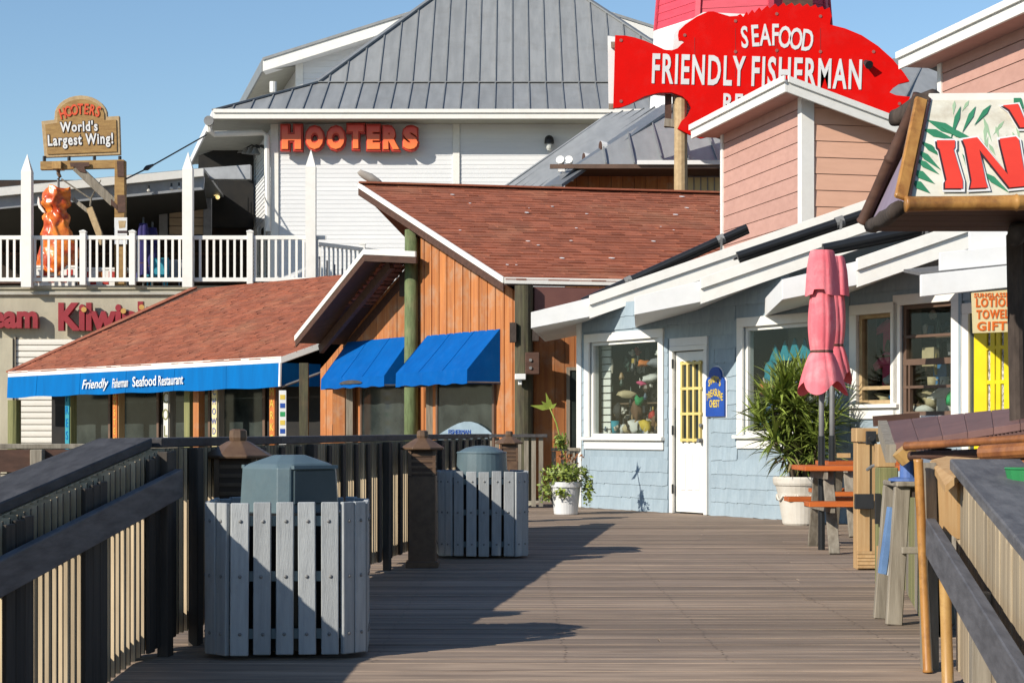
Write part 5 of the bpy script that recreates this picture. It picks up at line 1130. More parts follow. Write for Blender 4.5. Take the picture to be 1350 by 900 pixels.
# boarded bar panel, closed umbrellas, table shapes
q = at(210, 311, 54); T = thing('serving_board', 'tan boarded serving panel in a grey frame in the shaded patio', 'panel', q)
wv, hv = (279-210)/F*54, (311-266)/F*54
for i in range(4): part('plank', MB().box(q.x+.3+i*0, q.x+wv-.25, q.y, q.y+.05, q.z+.05+hv*i/4, q.z+hv*(i+1)/4+.03), M('tan_plank', (.50,.37,.25), (.42,.30,.2), .7, (1,1,6), 2.0, rnd=.1), T)
for x in (q.x, q.x+wv-.24): part('frame', MB().box(x, x+.24, q.y-.03, q.y+.06, q.z, q.z+hv+.1), SV['grey'], T)
part('frame', MB().box(q.x, q.x+wv, q.y-.05, q.y-.031, q.z+hv+.0, q.z+hv+.08), SV['grey'], T)
def closed_umbrella(name, label, c, ht, canopy, z_can0, z_can1, rmax, mat_, group, pole=MSTEEL, seed=0, tie=None, flare=1.6, lower=None):
    """furled market umbrella: pole, pleated canopy with a vent flap and a tied waist"""
    T = thing(name, label, 'umbrella', c, group); c = Vector(c); r = random.Random(seed); Lc = z_can1 - z_can0; ph = r.uniform(0, 6)
    part('pole', MB().tube([c, c + Z3*ht], rmax*.20, 10), pole, T, smooth=True)
    if lower: part('pole_sleeve', MB().tube([c, c + Z3*lower], rmax*.26, 10), MBLACK, T)
    ti = .30 if tie is None else tie
    pr = []; N_ = 30
    for i in range(N_+1):
        f = i/N_                                     # 0 hem, 1 top
        if f < ti: rr_ = rmax*(.80 + (flare-.80)*(1-(f/ti))**.75)
        else: g = (f-ti)/(1-ti); rr_ = rmax*(.80 + .26*math.sin(math.pi*min(g*1.15, 1)**.8) - .10*g)
        pr.append((rr_, z_can0 + Lc*f*.88))
    n = 72
    creases = [(2*math.pi*j/6 + r.uniform(-.35,.35), r.uniform(.05,.11), r.uniform(.10,.2), r.uniform(-.5,.5)) for j in range(6)]
    def fold(t, i):
        f = i/N_; k = .02 + .13*max(0, 1-f/ti); w = 1 + k*math.cos(3*t + ph + .5*f) + .025*math.cos(5*t + 2*ph + 2*f) + .03*noise.noise(V(math.cos(t)*1.5, math.sin(t)*1.5, f*4 + seed))
        for c0, a0_, sg, tw in creases:
            d = (t - c0 - tw*f + math.pi) % (2*math.pi) - math.pi; w -= a0_*math.exp(-(d/sg)**2)*(1.25 if d > 0 else .7)
        return w
    m = MB(); vs = []
    for i, (rr_, z) in enumerate(pr):
        for kk_ in range(n):
            t = 2*math.pi*kk_/n; w = rr_*fold(t, i); zz = z - .05*Lc*math.cos(3*t + ph)*max(0, 1-i/(N_*ti))
            vs.append(c + V(w*math.cos(t), w*math.sin(t), zz))
    m.add(vs, [(i*n+k, i*n+(k+1) % n, (i+1)*n+(k+1) % n, (i+1)*n+k) for i in range(N_) for k in range(n)])
    part('canopy', m, mat_, T, smooth=True)
    v = MB(); vs = []; ss = [(1.20, -.20), (1.14, -.12), (1.06, 0.0), (.95, .07), (.84, .115), (.80,.122), (0.02,.128)]
    for i, (rr_, dz_) in enumerate(ss):
        for kk_ in range(n):
            t = 2*math.pi*kk_/n; w = rmax*rr_*(.06 + fold(t, int(N_*.8))) if i < len(ss)-1 else .01; vs.append(c + V(w*math.cos(t), w*math.sin(t), z_can0 + Lc*(.87 + dz_) + ((.012*math.cos(3*t + ph) + (.05 if abs(((t - 4.4 + math.pi) % (2*math.pi)) - math.pi) < .35 else 0))*Lc*.6 if i == 0 else 0)))
    v.add(vs, [(i*n+k, i*n+(k+1) % n, (i+1)*n+(k+1) % n, (i+1)*n+k) for i in range(len(ss)-1) for k in range(n)])
    part('vent_flap', v, mat_, T, smooth=True)
    zt_ = z_can0 + Lc*.88*ti; part('tie_band', MB().lathe([(rmax*.82, zt_-.014), (rmax*.85, zt_), (rmax*.82, zt_+.014)], c, 72, 0, lambda t, i: fold(t, int(N_*ti))+.02), MDBROWN, T)
    return T
MPURPU = M('navy_umbrella_fabric', (.035,.028,.17), (.025,.02,.12), .8, bump=.1)
p = at(189, 372, 50.0); closed_umbrella('closed_umbrella', 'navy furled umbrella left of its twin in the shaded patio', (p.x, 50, HFLOOR), 2.2, 0, .55, 2.05, .13, MPURPU, 'navy furled umbrellas in the patio', seed=3)
p = at(201, 372, 50.6); closed_umbrella('closed_umbrella', 'navy furled umbrella right of its twin in the shaded patio', (p.x, 50.6, HFLOOR), 2.15, 0, .55, 2.0, .13, MPURPU, 'navy furled umbrellas in the patio', seed=5)
# checker fronted tables behind the balustrade
for i, (x0, x1, Y, lb) in enumerate(((44, 100, 46.6, 'red and white checkered table front below the hanging wing'), (100, 168, 47.2, 'red and white checkered table front beside the sign post'))):
    a, b = at(x0, 0, Y), at(x1, 0, Y); T = thing('checkered_table', lb, 'table', (a.x, Y, HFLOOR), 'checkered tables behind the balustrade')
    part('table_top', MB().box(a.x, b.x, Y, Y+.9, HFLOOR+.52, HFLOOR+.58), MWHITE, T); n = int((b.x-a.x)/.16)
    part('front_panel', MB().box(a.x+.02, b.x-.02, Y+.02, Y+.05, HFLOOR+.02, HFLOOR+.52), MWHITE, T)
    for r in range(2):
        for k in range(n):
            if (r+k) % 2 == 0: part('checker', MB().box(a.x+.05+k*.16, a.x+.05+(k+1)*.16-.005, Y+.008, Y+.019, HFLOOR+.14+r*.17, HFLOOR+.14+(r+1)*.17-.005), SV['red'] if k % 3 else SV['orange'], T)
for i, (x, Y, c_) in enumerate(((225, 48.5, 'grey'), (205, 48, 'teal'))):
    p = at(x, 0, Y); T = thing('patio_chair', '%s patio chair behind the white balustrade' % ('pale grey', 'dull teal')[i], 'chair', (p.x, Y, HFLOOR), 'patio chairs behind the balustrade')
    part('seat', MB().box(p.x-.25, p.x+.25, Y, Y+.5, HFLOOR+.42, HFLOOR+.47), SV[c_], T); part('backrest', MB().box(p.x-.25, p.x+.25, Y+.48, Y+.53, HFLOOR+.5, HFLOOR+.95), SV[c_], T)
    for dx in (-.22, .22):
        for dy in (.04, .46): part('leg', MB().tube([V(p.x+dx, Y+dy, HFLOOR), V(p.x+dx, Y+dy, HFLOOR+.42)], .02, 6), SV[c_], T)
# ------------------------------------------------------------------ gallows sign and the glazed wing hanging from it
gY2 = 47.0; g = lambda x, y, Y=gY2: at(x, y, Y)
gal = thing('timber_gallows', 'timber gallows post with a brace carrying the wooden sign and the hanging wing', 'post', (g(159,0).x, gY2, HFLOOR))
part('post', MB().beam(V(g(159,0).x, gY2, HFLOOR), g(159, 212), .26, .26), MWOODSIGN, gal, bevel=.01)
part('beam', MB().beam(g(54, 219), g(164, 216.5), .22, .15, V(0,1,0)), MWOODSIGN, gal, bevel=.01)
part('brace', MB().beam(g(101, 221), g(151, 268), .22, .24, V(0,1,0)), MGREY, gal, bevel=.01)
for nm, pts in (('bracket', [(92,214.5),(117,214),(118,219),(111,220),(113,228),(104,226),(99,220),(93,220)]), ('bracket', [(154,212),(163,212),(163.5,233),(155,233)]), ('bracket', [(154.5,257),(165,257),(165.5,280),(155,280)]), ('bracket', [(146,262),(154,270),(154,277),(146,269)])): part(nm, MB().prism([g(x, y, gY2-.15) for x, y in pts], (0, .02, 0)), MDBROWN, gal)
ph_ = part('pulley', MB().box(g(71,0).x, g(83,0).x, gY2-.2, gY2+.2, zat(224, gY2), zat(214, gY2)), MBAMY, gal, bevel=.01)
part('hook', MB().tube([g(77, 224), g(77, 229), g(79, 233), g(77, 237)], .05, 8), MBRONZE, ph_)
part('rope', MB().tube([g(81, 236), g(119, 262), g(133, 238), g(120, 262), g(119, 272)], .025, 6), MGREY, gal)
part('lever', MB().beam(g(96, 262), g(118, 280), .1, .07, V(0,1,0)), MGREY, gal); part('lever', MB().beam(g(118, 274), g(136, 322), .16, .12, V(0,1,0)), MFRAMEW, gal)
nb_ = thing('posted_notice', 'white paper notice fixed to the gallows post', 'notice', g(161, 310, gY2-.18)); part('sheet', MB().box(g(153,0).x, g(169.5,0).x, gY2-.20, gY2-.17, zat(323, gY2), zat(288, gY2)), MSIGNW, nb_); part('stain', MB().prism([g(x, y, gY2-.205) for x, y in ((156,291),(166,291),(165,300),(157,301))], (0,.004,0)), MFRAMEW, nb_)
for i, w in enumerate((13, 11)): part('lettering', MB().prism([g(x, y, gY2-.205) for x, y in ((155,304+i*6),(155+w,304+i*6),(155+w,307.5+i*6),(155,307.5+i*6))], (0,.004,0)), MBLKTXT, nb_)
# wooden board
wy = gY2; ws_ = thing('wooden_sign', 'arched wooden sign with orange and white lettering above the gallows beam', 'sign', g(106, 208))
outl = [(58.5,207.5), (158.5,203.8), (157,153), (141,154)] + [(106.5 + 35*math.cos(t), 153 - 27*math.sin(t)) for t in [math.pi*i/14 for i in range(1, 14)]] + [(71.5,158), (54.5,160)]
part('board', MB().prism([g(x, y, wy) for x, y in outl], (0, .16, 0)), MFRAMEW, ws_, bevel=.006)
inn = [(62.5,203.5), (154,200), (153,158), (137.5,158.5)] + [(106.5 + 31.5*math.cos(t), 154.5 - 23.5*math.sin(t)) for t in [math.pi*i/14 for i in range(1, 14)]] + [(75.5,162), (59.5,164.5)]
part('panel', MB().prism([g(x, y, wy-.03) for x, y in inn], (0, .028, 0)), MWOODSIGN, ws_)
rt_ = (g(158, 203.8) - g(58, 207.5)).normalized()
up_ = V(-rt_.z, 0, rt_.x)
SPC = 1.16
def sign_text(txt, x0, x1, yb, cap, m, T, o, Y, bold=.03, backing=None, right=None, upv_=None, shear=0, dep=.03, nm='lettering'):
    r, u = right or rt_, upv_ or up_; n_ = r.cross(u)
    for (mm_, bd, yo, k_) in ([(backing, bold+.05, 0.0, 1)] if backing else []) + [(m, bold, -.012, 1)]:
        mb = text_mb(txt, (0,0,0), r, u, cap/F*Y/.72, dep, 1, bd, shear=shear, spacing=SPC); base_ = text_mb(txt, (0,0,0), r, u, cap/F*Y/.72, dep, 1, bold, shear=shear, spacing=SPC)
        k = ((x1-x0)/F*Y)/width(base_, r); mn = min(Vector(v).dot(r) for v in base_.v); p = at(x0, yb, Y) + V(0, o + yo, 0)
        mb.v = [tuple(p + r*((Vector(v).dot(r)-mn)*k) + u*Vector(v).dot(u) + n_*Vector(v).dot(n_)) for v in mb.v]
        part(nm, mb, mm_, T)
sign_text("World's", 80, 129.5, 174.5, 13, MSIGNW, ws_, -.03, wy, .028, MBLKTXT)
sign_text("Largest Wing!", 64, 150, 192.5, 14, MSIGNW, ws_, -.03, wy, .028, MBLKTXT)
for i, ch in enumerate('HOOTERS'):
    f = (i+.5)/7*2-1; c = at(106.5 + f*25.5, 157 - 6*(1-f*f) - f*1.5, wy) + V(0,-.045,0); ang = -f*.30; r = V(math.cos(ang), 0, math.sin(ang)); mb = text_mb(ch, c, r, V(-r.z,0,r.x), 14/F*wy/.72, .02, .62, .022, 'CENTER'); part('letter', mb, MLETTER, ws_)
for x in (58.5, 91, 124.5, 158): part('bracket_rod', MB().tube([g(x, 206), g(x, 217.5)], .045, 6), MBLACKM, ws_)
# the wing itself: one lumpy glazed body
bm = bmesh.new(); prof = [(248,60,91), (252,58,92), (262,55,92), (271,56,90), (277,60,88), (284,59,89), (296,58,92), (308,57,96), (320,55,101), (334,50,105), (350,47,100), (360,52,92)]
rings = []; wY = 46.9
for j, (y, xa, xb) in enumerate([p for p in prof]):
    ring = []
    for k in range(32):
        t = 2*math.pi*k/32; cx_ = (xa+xb)/2; hw = (xb-xa)/2/F*wY; nz = noise.noise(V(math.cos(t)*1.3, math.sin(t)*1.3, y*.09))*.22 + noise.noise(V(math.cos(t)*3, math.sin(t)*3, y*.2))*.10
        ring.append(bm.verts.new(V(xat(cx_, wY) + hw*math.cos(t)*(1+nz), wY + hw*.8*math.sin(t)*(1+nz), zat(y, wY))))
    rings.append(ring)
for a_, b_ in zip(rings, rings[1:]):
    for k in range(32): bm.faces.new((a_[k], a_[(k+1) % 32], b_[(k+1) % 32], b_[k]))
bm.faces.new(rings[0]); bm.faces.new(rings[-1])
bmesh.ops.subdivide_edges(bm, edges=bm.edges, cuts=2, use_grid_fill=True)
for v in bm.verts: v.co += v.normal*0 + V(noise.noise(v.co*5)*.10, noise.noise(v.co*5+V(5,1,2))*.10, noise.noise(v.co*5+V(1,7,2))*.08)
bm.verts.index_update(); wm_ = MB(); wm_.v = [tuple(v.co) for v in bm.verts]; wm_.f = [tuple(v.index for v in f.verts) for f in bm.faces]; bm.free()
wg = thing('giant_wing', 'giant glossy orange chicken wing hanging on a chain from the gallows beam', 'sculpture', at(77, 345, wY))
part('body', wm_, MWING, wg, smooth=True)
part('bone', MB().prism([at(x, y, wY-.1) for x, y in ((50,259),(52,262),(53,270),(58,277),(60,281),(56,280),(51,274),(49,268))], (0,.08,0)), MWHITE, wg, bevel=.01)
part('chain', MB().tube([at(77, 237, wY), at(77, 250, wY)], .035, 6), MSTEEL, wg)
# thin guy wire to the roof
solo('guy_wire', MB().tube([at(166, 236, 47), at(196, 221, 48.2), at(272, 178, 51)], .022, 5), MBLACKM, 'thin dark guy wire from the gallows post up to the grey eave', 'wire')
solo('wire_tensioner', MB().tube([at(190, 223.5, 48), at(194, 221.5, 48.1), at(202, 217.5, 48.35)], [.03,.07,.03], 8), MBLACKM, 'dark tensioner on the guy wire beside the patio roof', 'tensioner')
# ------------------------------------------------------------------ upper wooden storey with its own metal hip roof
MY = 40.0
up2 = thing('upper_storey', 'small wooden upper storey with a grey metal hip roof behind the red shingle ridge', 'building', (xat(840, MY), MY, 4))
A_ = at(738, 243, 38.6); Bq = at(1010, 221, 38.6); Bq.z = A_.z - .0 + .55; Bq = at(960, 214, 38.6); A_ = at(745, 234, 38.6); Bq.z = A_.z + .55
rdg0, rdg1 = at(884, 138, 43.0), at(1100, 150, 43.0)
A_ = at(735, 243, 38.4); Bz = at(960, 217, 38.4); Cq = at(676, 252, 43.5)
part('roof', MB().add([at(762, 217, 38.4), at(1060, 217, 38.4), at(1060, 146, 42.6), at(884, 140, 42.6)], [(0,1,2,3)]), MMETAL, up2)
lf = part('roof', MB().add([at(730, 246, 37.7), at(884, 140, 42.6), at(800, 150, 46.5), at(640, 262, 43.5)], [(0,1,2,3)]), MMETAL, up2)
fs = [at(730, 246, 37.7), at(762, 220, 38.4)]
part('roof', MB().add([at(730, 246, 37.7), at(762, 217, 38.4), at(884, 140, 42.6)], [(0,1,2)]), MMETAL, up2)
for i in range(9):
    f = i/8; a_ = at(762 + (1060-762)*f, 217, 38.38); b_ = at(884 + (1060-884)*f, 140 + 6*f, 42.55); x_ = a_.x
    # seam rises straight up the slope until the hip
    top = V(x_ + .0, 42.55, b_.z); hipx0, hipx1 = at(762,217,38.4).x, at(884,140,42.6).x; t = 1.0 if x_ > hipx1 else max(0, (x_-hipx0)/(hipx1-hipx0))
    if t > .05: part('seam', MB().beam(V(x_, 38.36, a_.z+.02), V(x_, 38.36+(42.55-38.36)*t, a_.z+.02+(b_.z-a_.z)*t), .03, .045), MSEAM, up2)
part('hip_cap', MB().beam(at(729, 246, 37.68), at(884, 139, 42.55), .42, .07), M('pale_seam', (.30,.32,.34), (.25,.27,.29), .4, metal=.4), up2)
for i in range(6):
    f = (i+.5)/6; a_ = at(730 + (640-730)*f, 246 + 16*f, 37.7 + 5.8*f); b_ = at(884 + (800-884)*f, 140 + 10*f, 42.6 + 3.9*f); part('seam', MB().beam(a_ + Z3*.02, b_ + Z3*.02, .03, .04), MSEAM, lf)
part('fascia_board', MB().box(at(725,0,38.3).x, at(1060,0,38.3).x, 38.3, 38.39, zat(222, 38.3), zat(216.5, 38.3)), MBROWNW, up2)
part('flashing', MB().box(at(840,0,38.25).x, at(1060,0,38.25).x, 38.22, 38.29, zat(217.5, 38.3), zat(212, 38.3)), MWHITE2, up2)
part('fascia_board', MB().beam(at(729, 249, 37.65), at(640, 266, 43.5), .05, .12), MBROWNW, up2)
part('soffit', MB().box(at(760,0,38.4).x, 7, 38.4, 39.6, zat(223, 38.4), zat(221, 38.4)), MDBROWN, up2)
part('wall_core', MB().box(at(745,0,39.5).x, 7.0, 39.5, 39.7, 3.5, zat(222, 39.5)), MDARK, up2)
x = at(745,0,39.5).x; i = 0
while x < at(905,0,39.5).x: part('board', MB().box(x+.005, x+.245, 39.46, 39.499, 3.5, zat(224, 39.4)), MORANGE, up2); x += .25
w = part('window', MB().box(at(905,0,39.4).x, at(960,0,39.4).x, 39.42, 39.47, zat(256, 39.4), zat(232, 39.4)), SV['grey'], up2); part('pane', MB().box(at(907,0,39.4).x, at(960,0,39.4).x, 39.40, 39.419, zat(254, 39.4), zat(234, 39.4)), MCREAM, w)
for k_ in range(1, 6): part('mullion', MB().box(at(905+k_*9,0,39.4).x, at(906.5+k_*9,0,39.4).x, 39.38, 39.399, zat(254, 39.4), zat(234, 39.4)), SV['grey'], w)
for i, (x, y, f) in enumerate(((792, 196, 1), (770, 211, .95))):
    p = at(x, y, 39.8); T = thing('roof_spotlight', ('upper', 'lower')[i] + ' round white spotlight on the grey hip of the wooden upper storey', 'spotlight', p, 'spotlights on the grey hip roof')
    part('reflector', MB().tube([p, p + V(.12,.02,.0), p + V(.25,.03,-.02)], [.17*f, .14*f, .06*f], 14), MWHITE2, T); part('lens', MB().disc(p, V(-1,-.15,0), .16*f, .02, 14), MDBROWN, T); part('bracket', MB().tube([p + V(.1,0,-.1), p + V(.1,.1,-.32)], .03, 6), MBLACKM, T)
p = at(742, 214, 38.6); T = thing('roof_junction', 'small white twin floodlight with a dangling cable at the foot of the grey hip', 'light', p)
for dx in (-.06, .12): part('lamp', MB().tube([p + V(dx,-.05,.05), p + V(dx+.04,.1,.0)], [.09, .06], 10), MWHITE, T)
part('box', MB().para(p + V(-.1,-.02,-.2), V(.14,0,0), V(0,.1,0), Z3*.16), MWHITE2, T); part('cable', MB().tube([p + V(-.02,0,-.2), at(739, 228, 38.5), at(746, 238, 38.3), at(756, 238, 38.3)], .022, 6), MWHITE2, T)
# ------------------------------------------------------------------ red fish sign
fY = 37.2; fo = lambda x, y, Y=fY: at(800 + x/3.2143, y/3.2143, Y)
body = [(36,150),(80,152),(120,160),(165,175),(200,190),(245,211),(275,214),(300,205),(316,188),(330,178),(322,172),(306,170),(303,145),(306,130),(330,106),(380,72),(430,50),(452,49),(480,58),(520,70),(552,68)]
teeth = [(566,60),(578,72),(592,50),(600,62),(616,42),(626,55),(646,32),(656,46),(680,24),(690,36),(714,16),(726,30),(750,12),(760,26),(784,12),(796,26),(818,14),(830,28),(850,16),(862,30),(884,20),(894,34),(914,28),(922,42),(944,32),(953,70),(948,84)]
head = [(946,105),(1010,121),(1080,150),(1150,196),(1210,250),(1258,308),(1283,345),(1240,355),(1215,372),(1198,392),(1225,404),(1286,411),(1272,440),(1235,468),(1150,500),(1000,520),(800,535),(620,545),(520,545),(462,550),(462,566),(440,570),(425,580),(400,586),(350,570),(300,545),(315,515),(340,492),(358,455),(345,430),(320,408),(275,392),(222,393),(160,408),(100,440),(60,455),(28,458)]
fs_ = thing('fish_sign', 'big red fish shaped sign with white lettering on a timber post', 'sign', fo(640, 500))
part('fish_board', MB().prism([fo(x, y) for x, y in body + teeth + head], (0, .10, 0)), MRED, fs_)
part('back_board', MB().prism([fo(x-32 if x < 60 else x-20, y+2, fY+.5) for x, y in [(36,150),(120,165),(200,195),(260,215),(300,205),(303,145),(330,108),(430,50),(640,60),(900,60),(1000,130),(1150,300),(1100,450),(640,500),(300,500),(340,450),(320,410),(222,400),(100,446),(40,460)]], (0, .06, 0)), MWHITE2, fs_)
for x in (372, 545, 720, 905): part('panel_seam', MB().beam(fo(x, 120 if x > 400 else 160, fY-.001), fo(x, 330, fY-.001), .012, .006, V(0,1,0)), M('sign_red_dark', (.45,.01,.008), None, .6), fs_)
for x, y in ((60,172),(60,430),(330,150),(360,560),(545,90),(720,60),(905,70),(1130,220),(1240,440),(545,220),(720,215),(905,220)): part('bolt', MB().disc(fo(x, y, fY), V(0,-1,0), .035, .012, 8), M('sign_bolt', (.40,.12,.10), None, .5), fs_)
for x, y in ((40, 190), (30, 452)): part('bracket', MB().beam(fo(x-10, y, fY+.1), fo(x-10, y, fY+.5), .12, .12), MGREY, fs_)
fr = (fo(1080, 378) - fo(190, 350)).normalized(); fu = V(-fr.z, 0, fr.x)
def fish_text(txt, x0, x1, yb, cap, right, upv_):
    sign_text(txt, 800 + x0/3.2143, 800 + x1/3.2143, yb/3.2143, cap/3.2143, MSIGNW, fs_, .002, fY, .024, None, right, upv_, dep=.012)
fish_text('FRIENDLY', 190, 586, 350, 125, fr, fu); fish_text('FISHERMAN', 612, 1078, 362, 125, fr, fu)
for i, (ch, x, y, an) in enumerate((('S',586,202,.06),('E',630,196,.06),('A',672,193,.02),('F',713,192,0),('O',752,202,-.06),('O',798,209,-.09),('D',845,215,-.12))):
    r = V(math.cos(an), 0, math.sin(an)); mb = text_mb(ch, fo(x, y) + V(0,-.008,0), r, V(-r.z,0,r.x), 92/3.2143/F*fY/.72, .012, .54, .018, 'CENTER'); part('lettering', mb, MSIGNW, fs_)
fish_text('RESTAURANT', 492, 1000, 470, 75, fr, fu)
part('fish_eye', MB().lathe([(0,0),(.10,.02),(.10,.05)], (0,0,0), 14), MBLKTXT, fs_); e_ = bpy.data.objects['fish_eye']; e_.location = fo(1128, 290) + V(0,-.05,0) - fs_.location; e_.rotation_euler = (math.pi/2, .6, 0)
tb_ = part('eye_lamp', MB().tube([fo(1096, 264, fY-.05), fo(1112, 276, fY-.2)], [.05, .09], 10), MBLACKM, fs_)
part('post', MB().tube([at(897.5, 262, fY+.2), at(897.5, 130, fY+.2)], [.14, .13], 12), MFRAMEW, fs_)
for x in (881, 891): part('frame_post', MB().beam(at(x, 168, fY+.3), at(x, 125, fY+.3), .13, .13), (MDBROWN, MGREY)[x > 885], fs_)
part('frame_beam', MB().beam(at(876, 162, fY+.3), at(905, 165, fY+.3), .16, .16), MGREY, fs_)
# ------------------------------------------------------------------ pink tapered tower behind the fish
tY = 46.0; tcx = xat(981, tY)
tw = thing('pink_tower', 'pink boarded tapering tower with a white base band behind the red fish sign', 'tower', (tcx, tY, 6))
def R_(z): return 2.28 - (z - zat(45, tY))*.085
prev = None; z = zat(66, tY); n = 0
ang = math.radians(9)
part('base_band', MB().lathe([(R_(zat(120,tY))+.04, zat(150, tY)), (R_(zat(60,tY))+.03, zat(45, tY))], (tcx, tY, 0), 8, ang), MWHITE2, tw)
z = zat(45, tY)
while z < zat(-70, tY):
    part('siding_board', MB().lathe([(R_(z)+.024, z), (R_(z+.2)+.012, z+.2)], (tcx, tY, 0), 8, ang), MTOWER, tw); z += .205
for k_ in range(8):
    t = ang + 2*math.pi*k_/8; d_ = V(math.cos(t), math.sin(t), 0); z0, z1 = zat(45, tY), zat(-70, tY); part('corner_board', MB().beam(V(tcx,tY,z0) + d_*(R_(z0)+.03), V(tcx,tY,z1) + d_*(R_(z1)+.03), .14, .05, d_), MTOWER, tw)
part('tower_window', MB().prism([at(1032, 12, tY-2.15), at(1072, 16, tY-2.15), at(1070, -30, tY-1.9), at(1033, -32, tY-1.9)], (0,.06,0)), MDBROWN, tw)
# grey metal roof glimpsed on the right of the fish
gr_ = thing('grey_roof_building', 'grey metal roofed building glimpsed between the fish mouth and the right pink dormer', 'building', (xat(1230, 44), 44, 0))
grf = part('roof', MB().add([at(1090, 132, 42), at(1330, 138, 42), at(1330, 79, 46), at(1178, 77, 46)], [(0,1,2,3)]), MMETAL, gr_)
for k_ in range(6): part('seam', MB().beam(at(1120+k_*36, 132, 41.98), at(1160+k_*30, 79, 45.98), .04, .06), MSEAM, grf)
part('wall', MB().prism([at(1090, 134, 42.1), at(1330, 140, 42.1), at(1330, 560, 42.1), at(1090, 560, 42.1)], (0,4,0)), MDBROWN, gr_)
# gull on the ridge end
gp_ = at(481, 243, G0.y); bd = MB().tube([gp_ + V(-.13,0,.20), gp_ + V(-.09,0,.21), gp_ + V(-.02,0,.17), gp_ + V(.10,0,.11), gp_ + V(.24,0,.05), gp_ + V(.32,0,.02)], [.015,.055,.07,.085,.05,.012], 10)
T = thing('gull', 'small grey gull standing on the left tip of the red shingle ridge', 'bird', gp_); part('body', bd, M('gull_feather', (.42,.38,.34), (.3,.26,.23), .8), T, smooth=True)
for dy in (-.03, .03): part('leg', MB().tube([gp_ + V(.04,dy,.1), gp_ + V(.04,dy,0)], .008, 5), SV['orange'], T)
# ------------------------------------------------------------------ potted palm by the shop wall
def leaves(name, C, n, L0, L1, w, seed, parent, droop=.9, el0=-.2, el1=1.3, m=None, toward=None):
    """one head of strap leaves: each a narrow folded blade bending under its weight"""
    r = random.Random(seed); g = MB()
    for i in range(n):
        az = r.uniform(0, 2*math.pi); el = r.uniform(el0, el1); L = r.uniform(L0, L1); d = V(math.cos(az)*math.cos(el), math.sin(az)*math.cos(el), math.sin(el)); p = Vector(C) + d*.03
        side = d.cross(Z3)
        if side.length < .05: side = V(1,0,0)
        side.normalize(); ww = w*r.uniform(.7, 1.2); vs = []; seg = 4; dr = r.uniform(.4, 1.0)*droop; tw = r.uniform(-.5,.5)
        sd = (side*math.cos(tw) + d.cross(side)*math.sin(tw))
        for k in range(seg+1):
            f = k/seg; wid = ww*(.45 + 1.1*f if f < .35 else (1-f)*1.28 + .02); vs += [p - sd*wid/2 - Z3*.0, p + sd*wid/2]; p = p + d*(L/seg); d = (d - Z3*dr*.22).normalized()
        g.add(vs, [(2*k, 2*k+1, 2*k+3, 2*k+2) for k in range(seg)])
    return part(name, g, m or MLEAF, parent, kind='stuff')
pp = V(3.23, 20.35, 0)
pt = thing('potted_palm', 'bushy strap leaved palm in a big white pot against the blue shop wall', 'potted plant', pp)
pr = [(.19,0),(.205,.02),(.235,.20),(.262,.36),(.285,.44),(.30,.445),(.31,.47),(.315,.52),(.30,.54),(.28,.535),(.26,.48)]
part('pot', MB().lathe(pr, pp, 32), MPOT, pt, smooth=False)
orn = MB()
for k in range(10):
    t0 = 2*math.pi*k/10; pts = [pp + V(math.cos(t0+a)*(.262+.004)*1.0, math.sin(t0+a)*(.262+.004), .34 - .06*math.sin(math.pi*(a/.6))) for a in (0,.1,.2,.3,.4,.5,.6)]; orn.tube(pts, .013, 6)
part('garland_relief', orn, MPOT, pt, kind='stuff', smooth=True)
part('soil', MB().disc(pp + Z3*.47, Z3, .27, .03, 20), MSOIL, pt)
rp = random.Random(12); heads = []
for k in range(18):
    a = rp.uniform(0, 6.28); rr_ = rp.uniform(.05, .42); h = rp.uniform(.95, 1.75) - rr_*.5; b = pp + V(rp.uniform(-.12,.12), rp.uniform(-.12,.12), .48); e = pp + V(math.cos(a)*rr_*1.0 - .05, math.sin(a)*rr_*.7 - .12, h)
    part('stem', MB().tube([b, b.lerp(e, .5) + V(0,0,.08), e], [.03, .024, .016], 7), MSTEM, pt, smooth=True); heads.append(e)
    leaves('leaf_head', e, 60, .26, .52, .042, k, pt)
    leaves('leaf_head', b.lerp(e, .72), 34, .28, .46, .040, 90+k, pt, el0=-.5, el1=.7)
for k in range(4): leaves('dry_leaf_head', pp + V(rp.uniform(-.2,.2), rp.uniform(-.2,.1), .75), 10, .2, .35, .03, 200+k, pt, droop=1.6, el0=-.8, el1=.2, m=M('dry_leaf', (.32,.25,.12), (.2,.15,.07), .8, rnd=.3, island=True))
# small flower pot with a straggly tall stem
fp = V(xat(746, 23.0), 23.0, 0)
ft_ = thing('flower_pot', 'white plastic pot overflowing with trailing green plants beside the corner window', 'potted plant', fp)
part('pot', MB().lathe([(.145,0),(.15,.01),(.185,.34),(.205,.345),(.21,.40),(.195,.41),(.18,.36)], fp, 28), MPOT2, ft_)
part('soil', MB().disc(fp + Z3*.36, Z3, .18, .02, 16), MSOIL, ft_)
def bush(name, C, n, R, size, seed, parent, m, flat=1.0, hang=0):
    r = random.Random(seed); g = MB()
    for i in range(n):
        d = V(r.gauss(0,1), r.gauss(0,1), r.gauss(0,1)).normalized(); q = Vector(C) + V(d.x*R[0], d.y*R[1], d.z*R[2])*r.random()**.45
        u = V(r.gauss(0,1), r.gauss(0,1), r.gauss(0,1)).normalized(); w_ = u.cross(d if abs(u.dot(d)) < .95 else Z3).normalized(); s = size*r.uniform(.6,1.3)
        g.add([q - u*s, q + w_*s*.5, q + u*s, q - w_*s*.5], [(0,1,2,3)])
    return part(name, g, m, parent, kind='stuff')
bush('foliage', fp + V(0,-.02,.50), 420, (.34,.26,.15), .034, 1, ft_, MLEAF); bush('foliage', fp + V(0,-.05,.52), 260, (.33,.25,.15), .032, 2, ft_, MLEAFY)
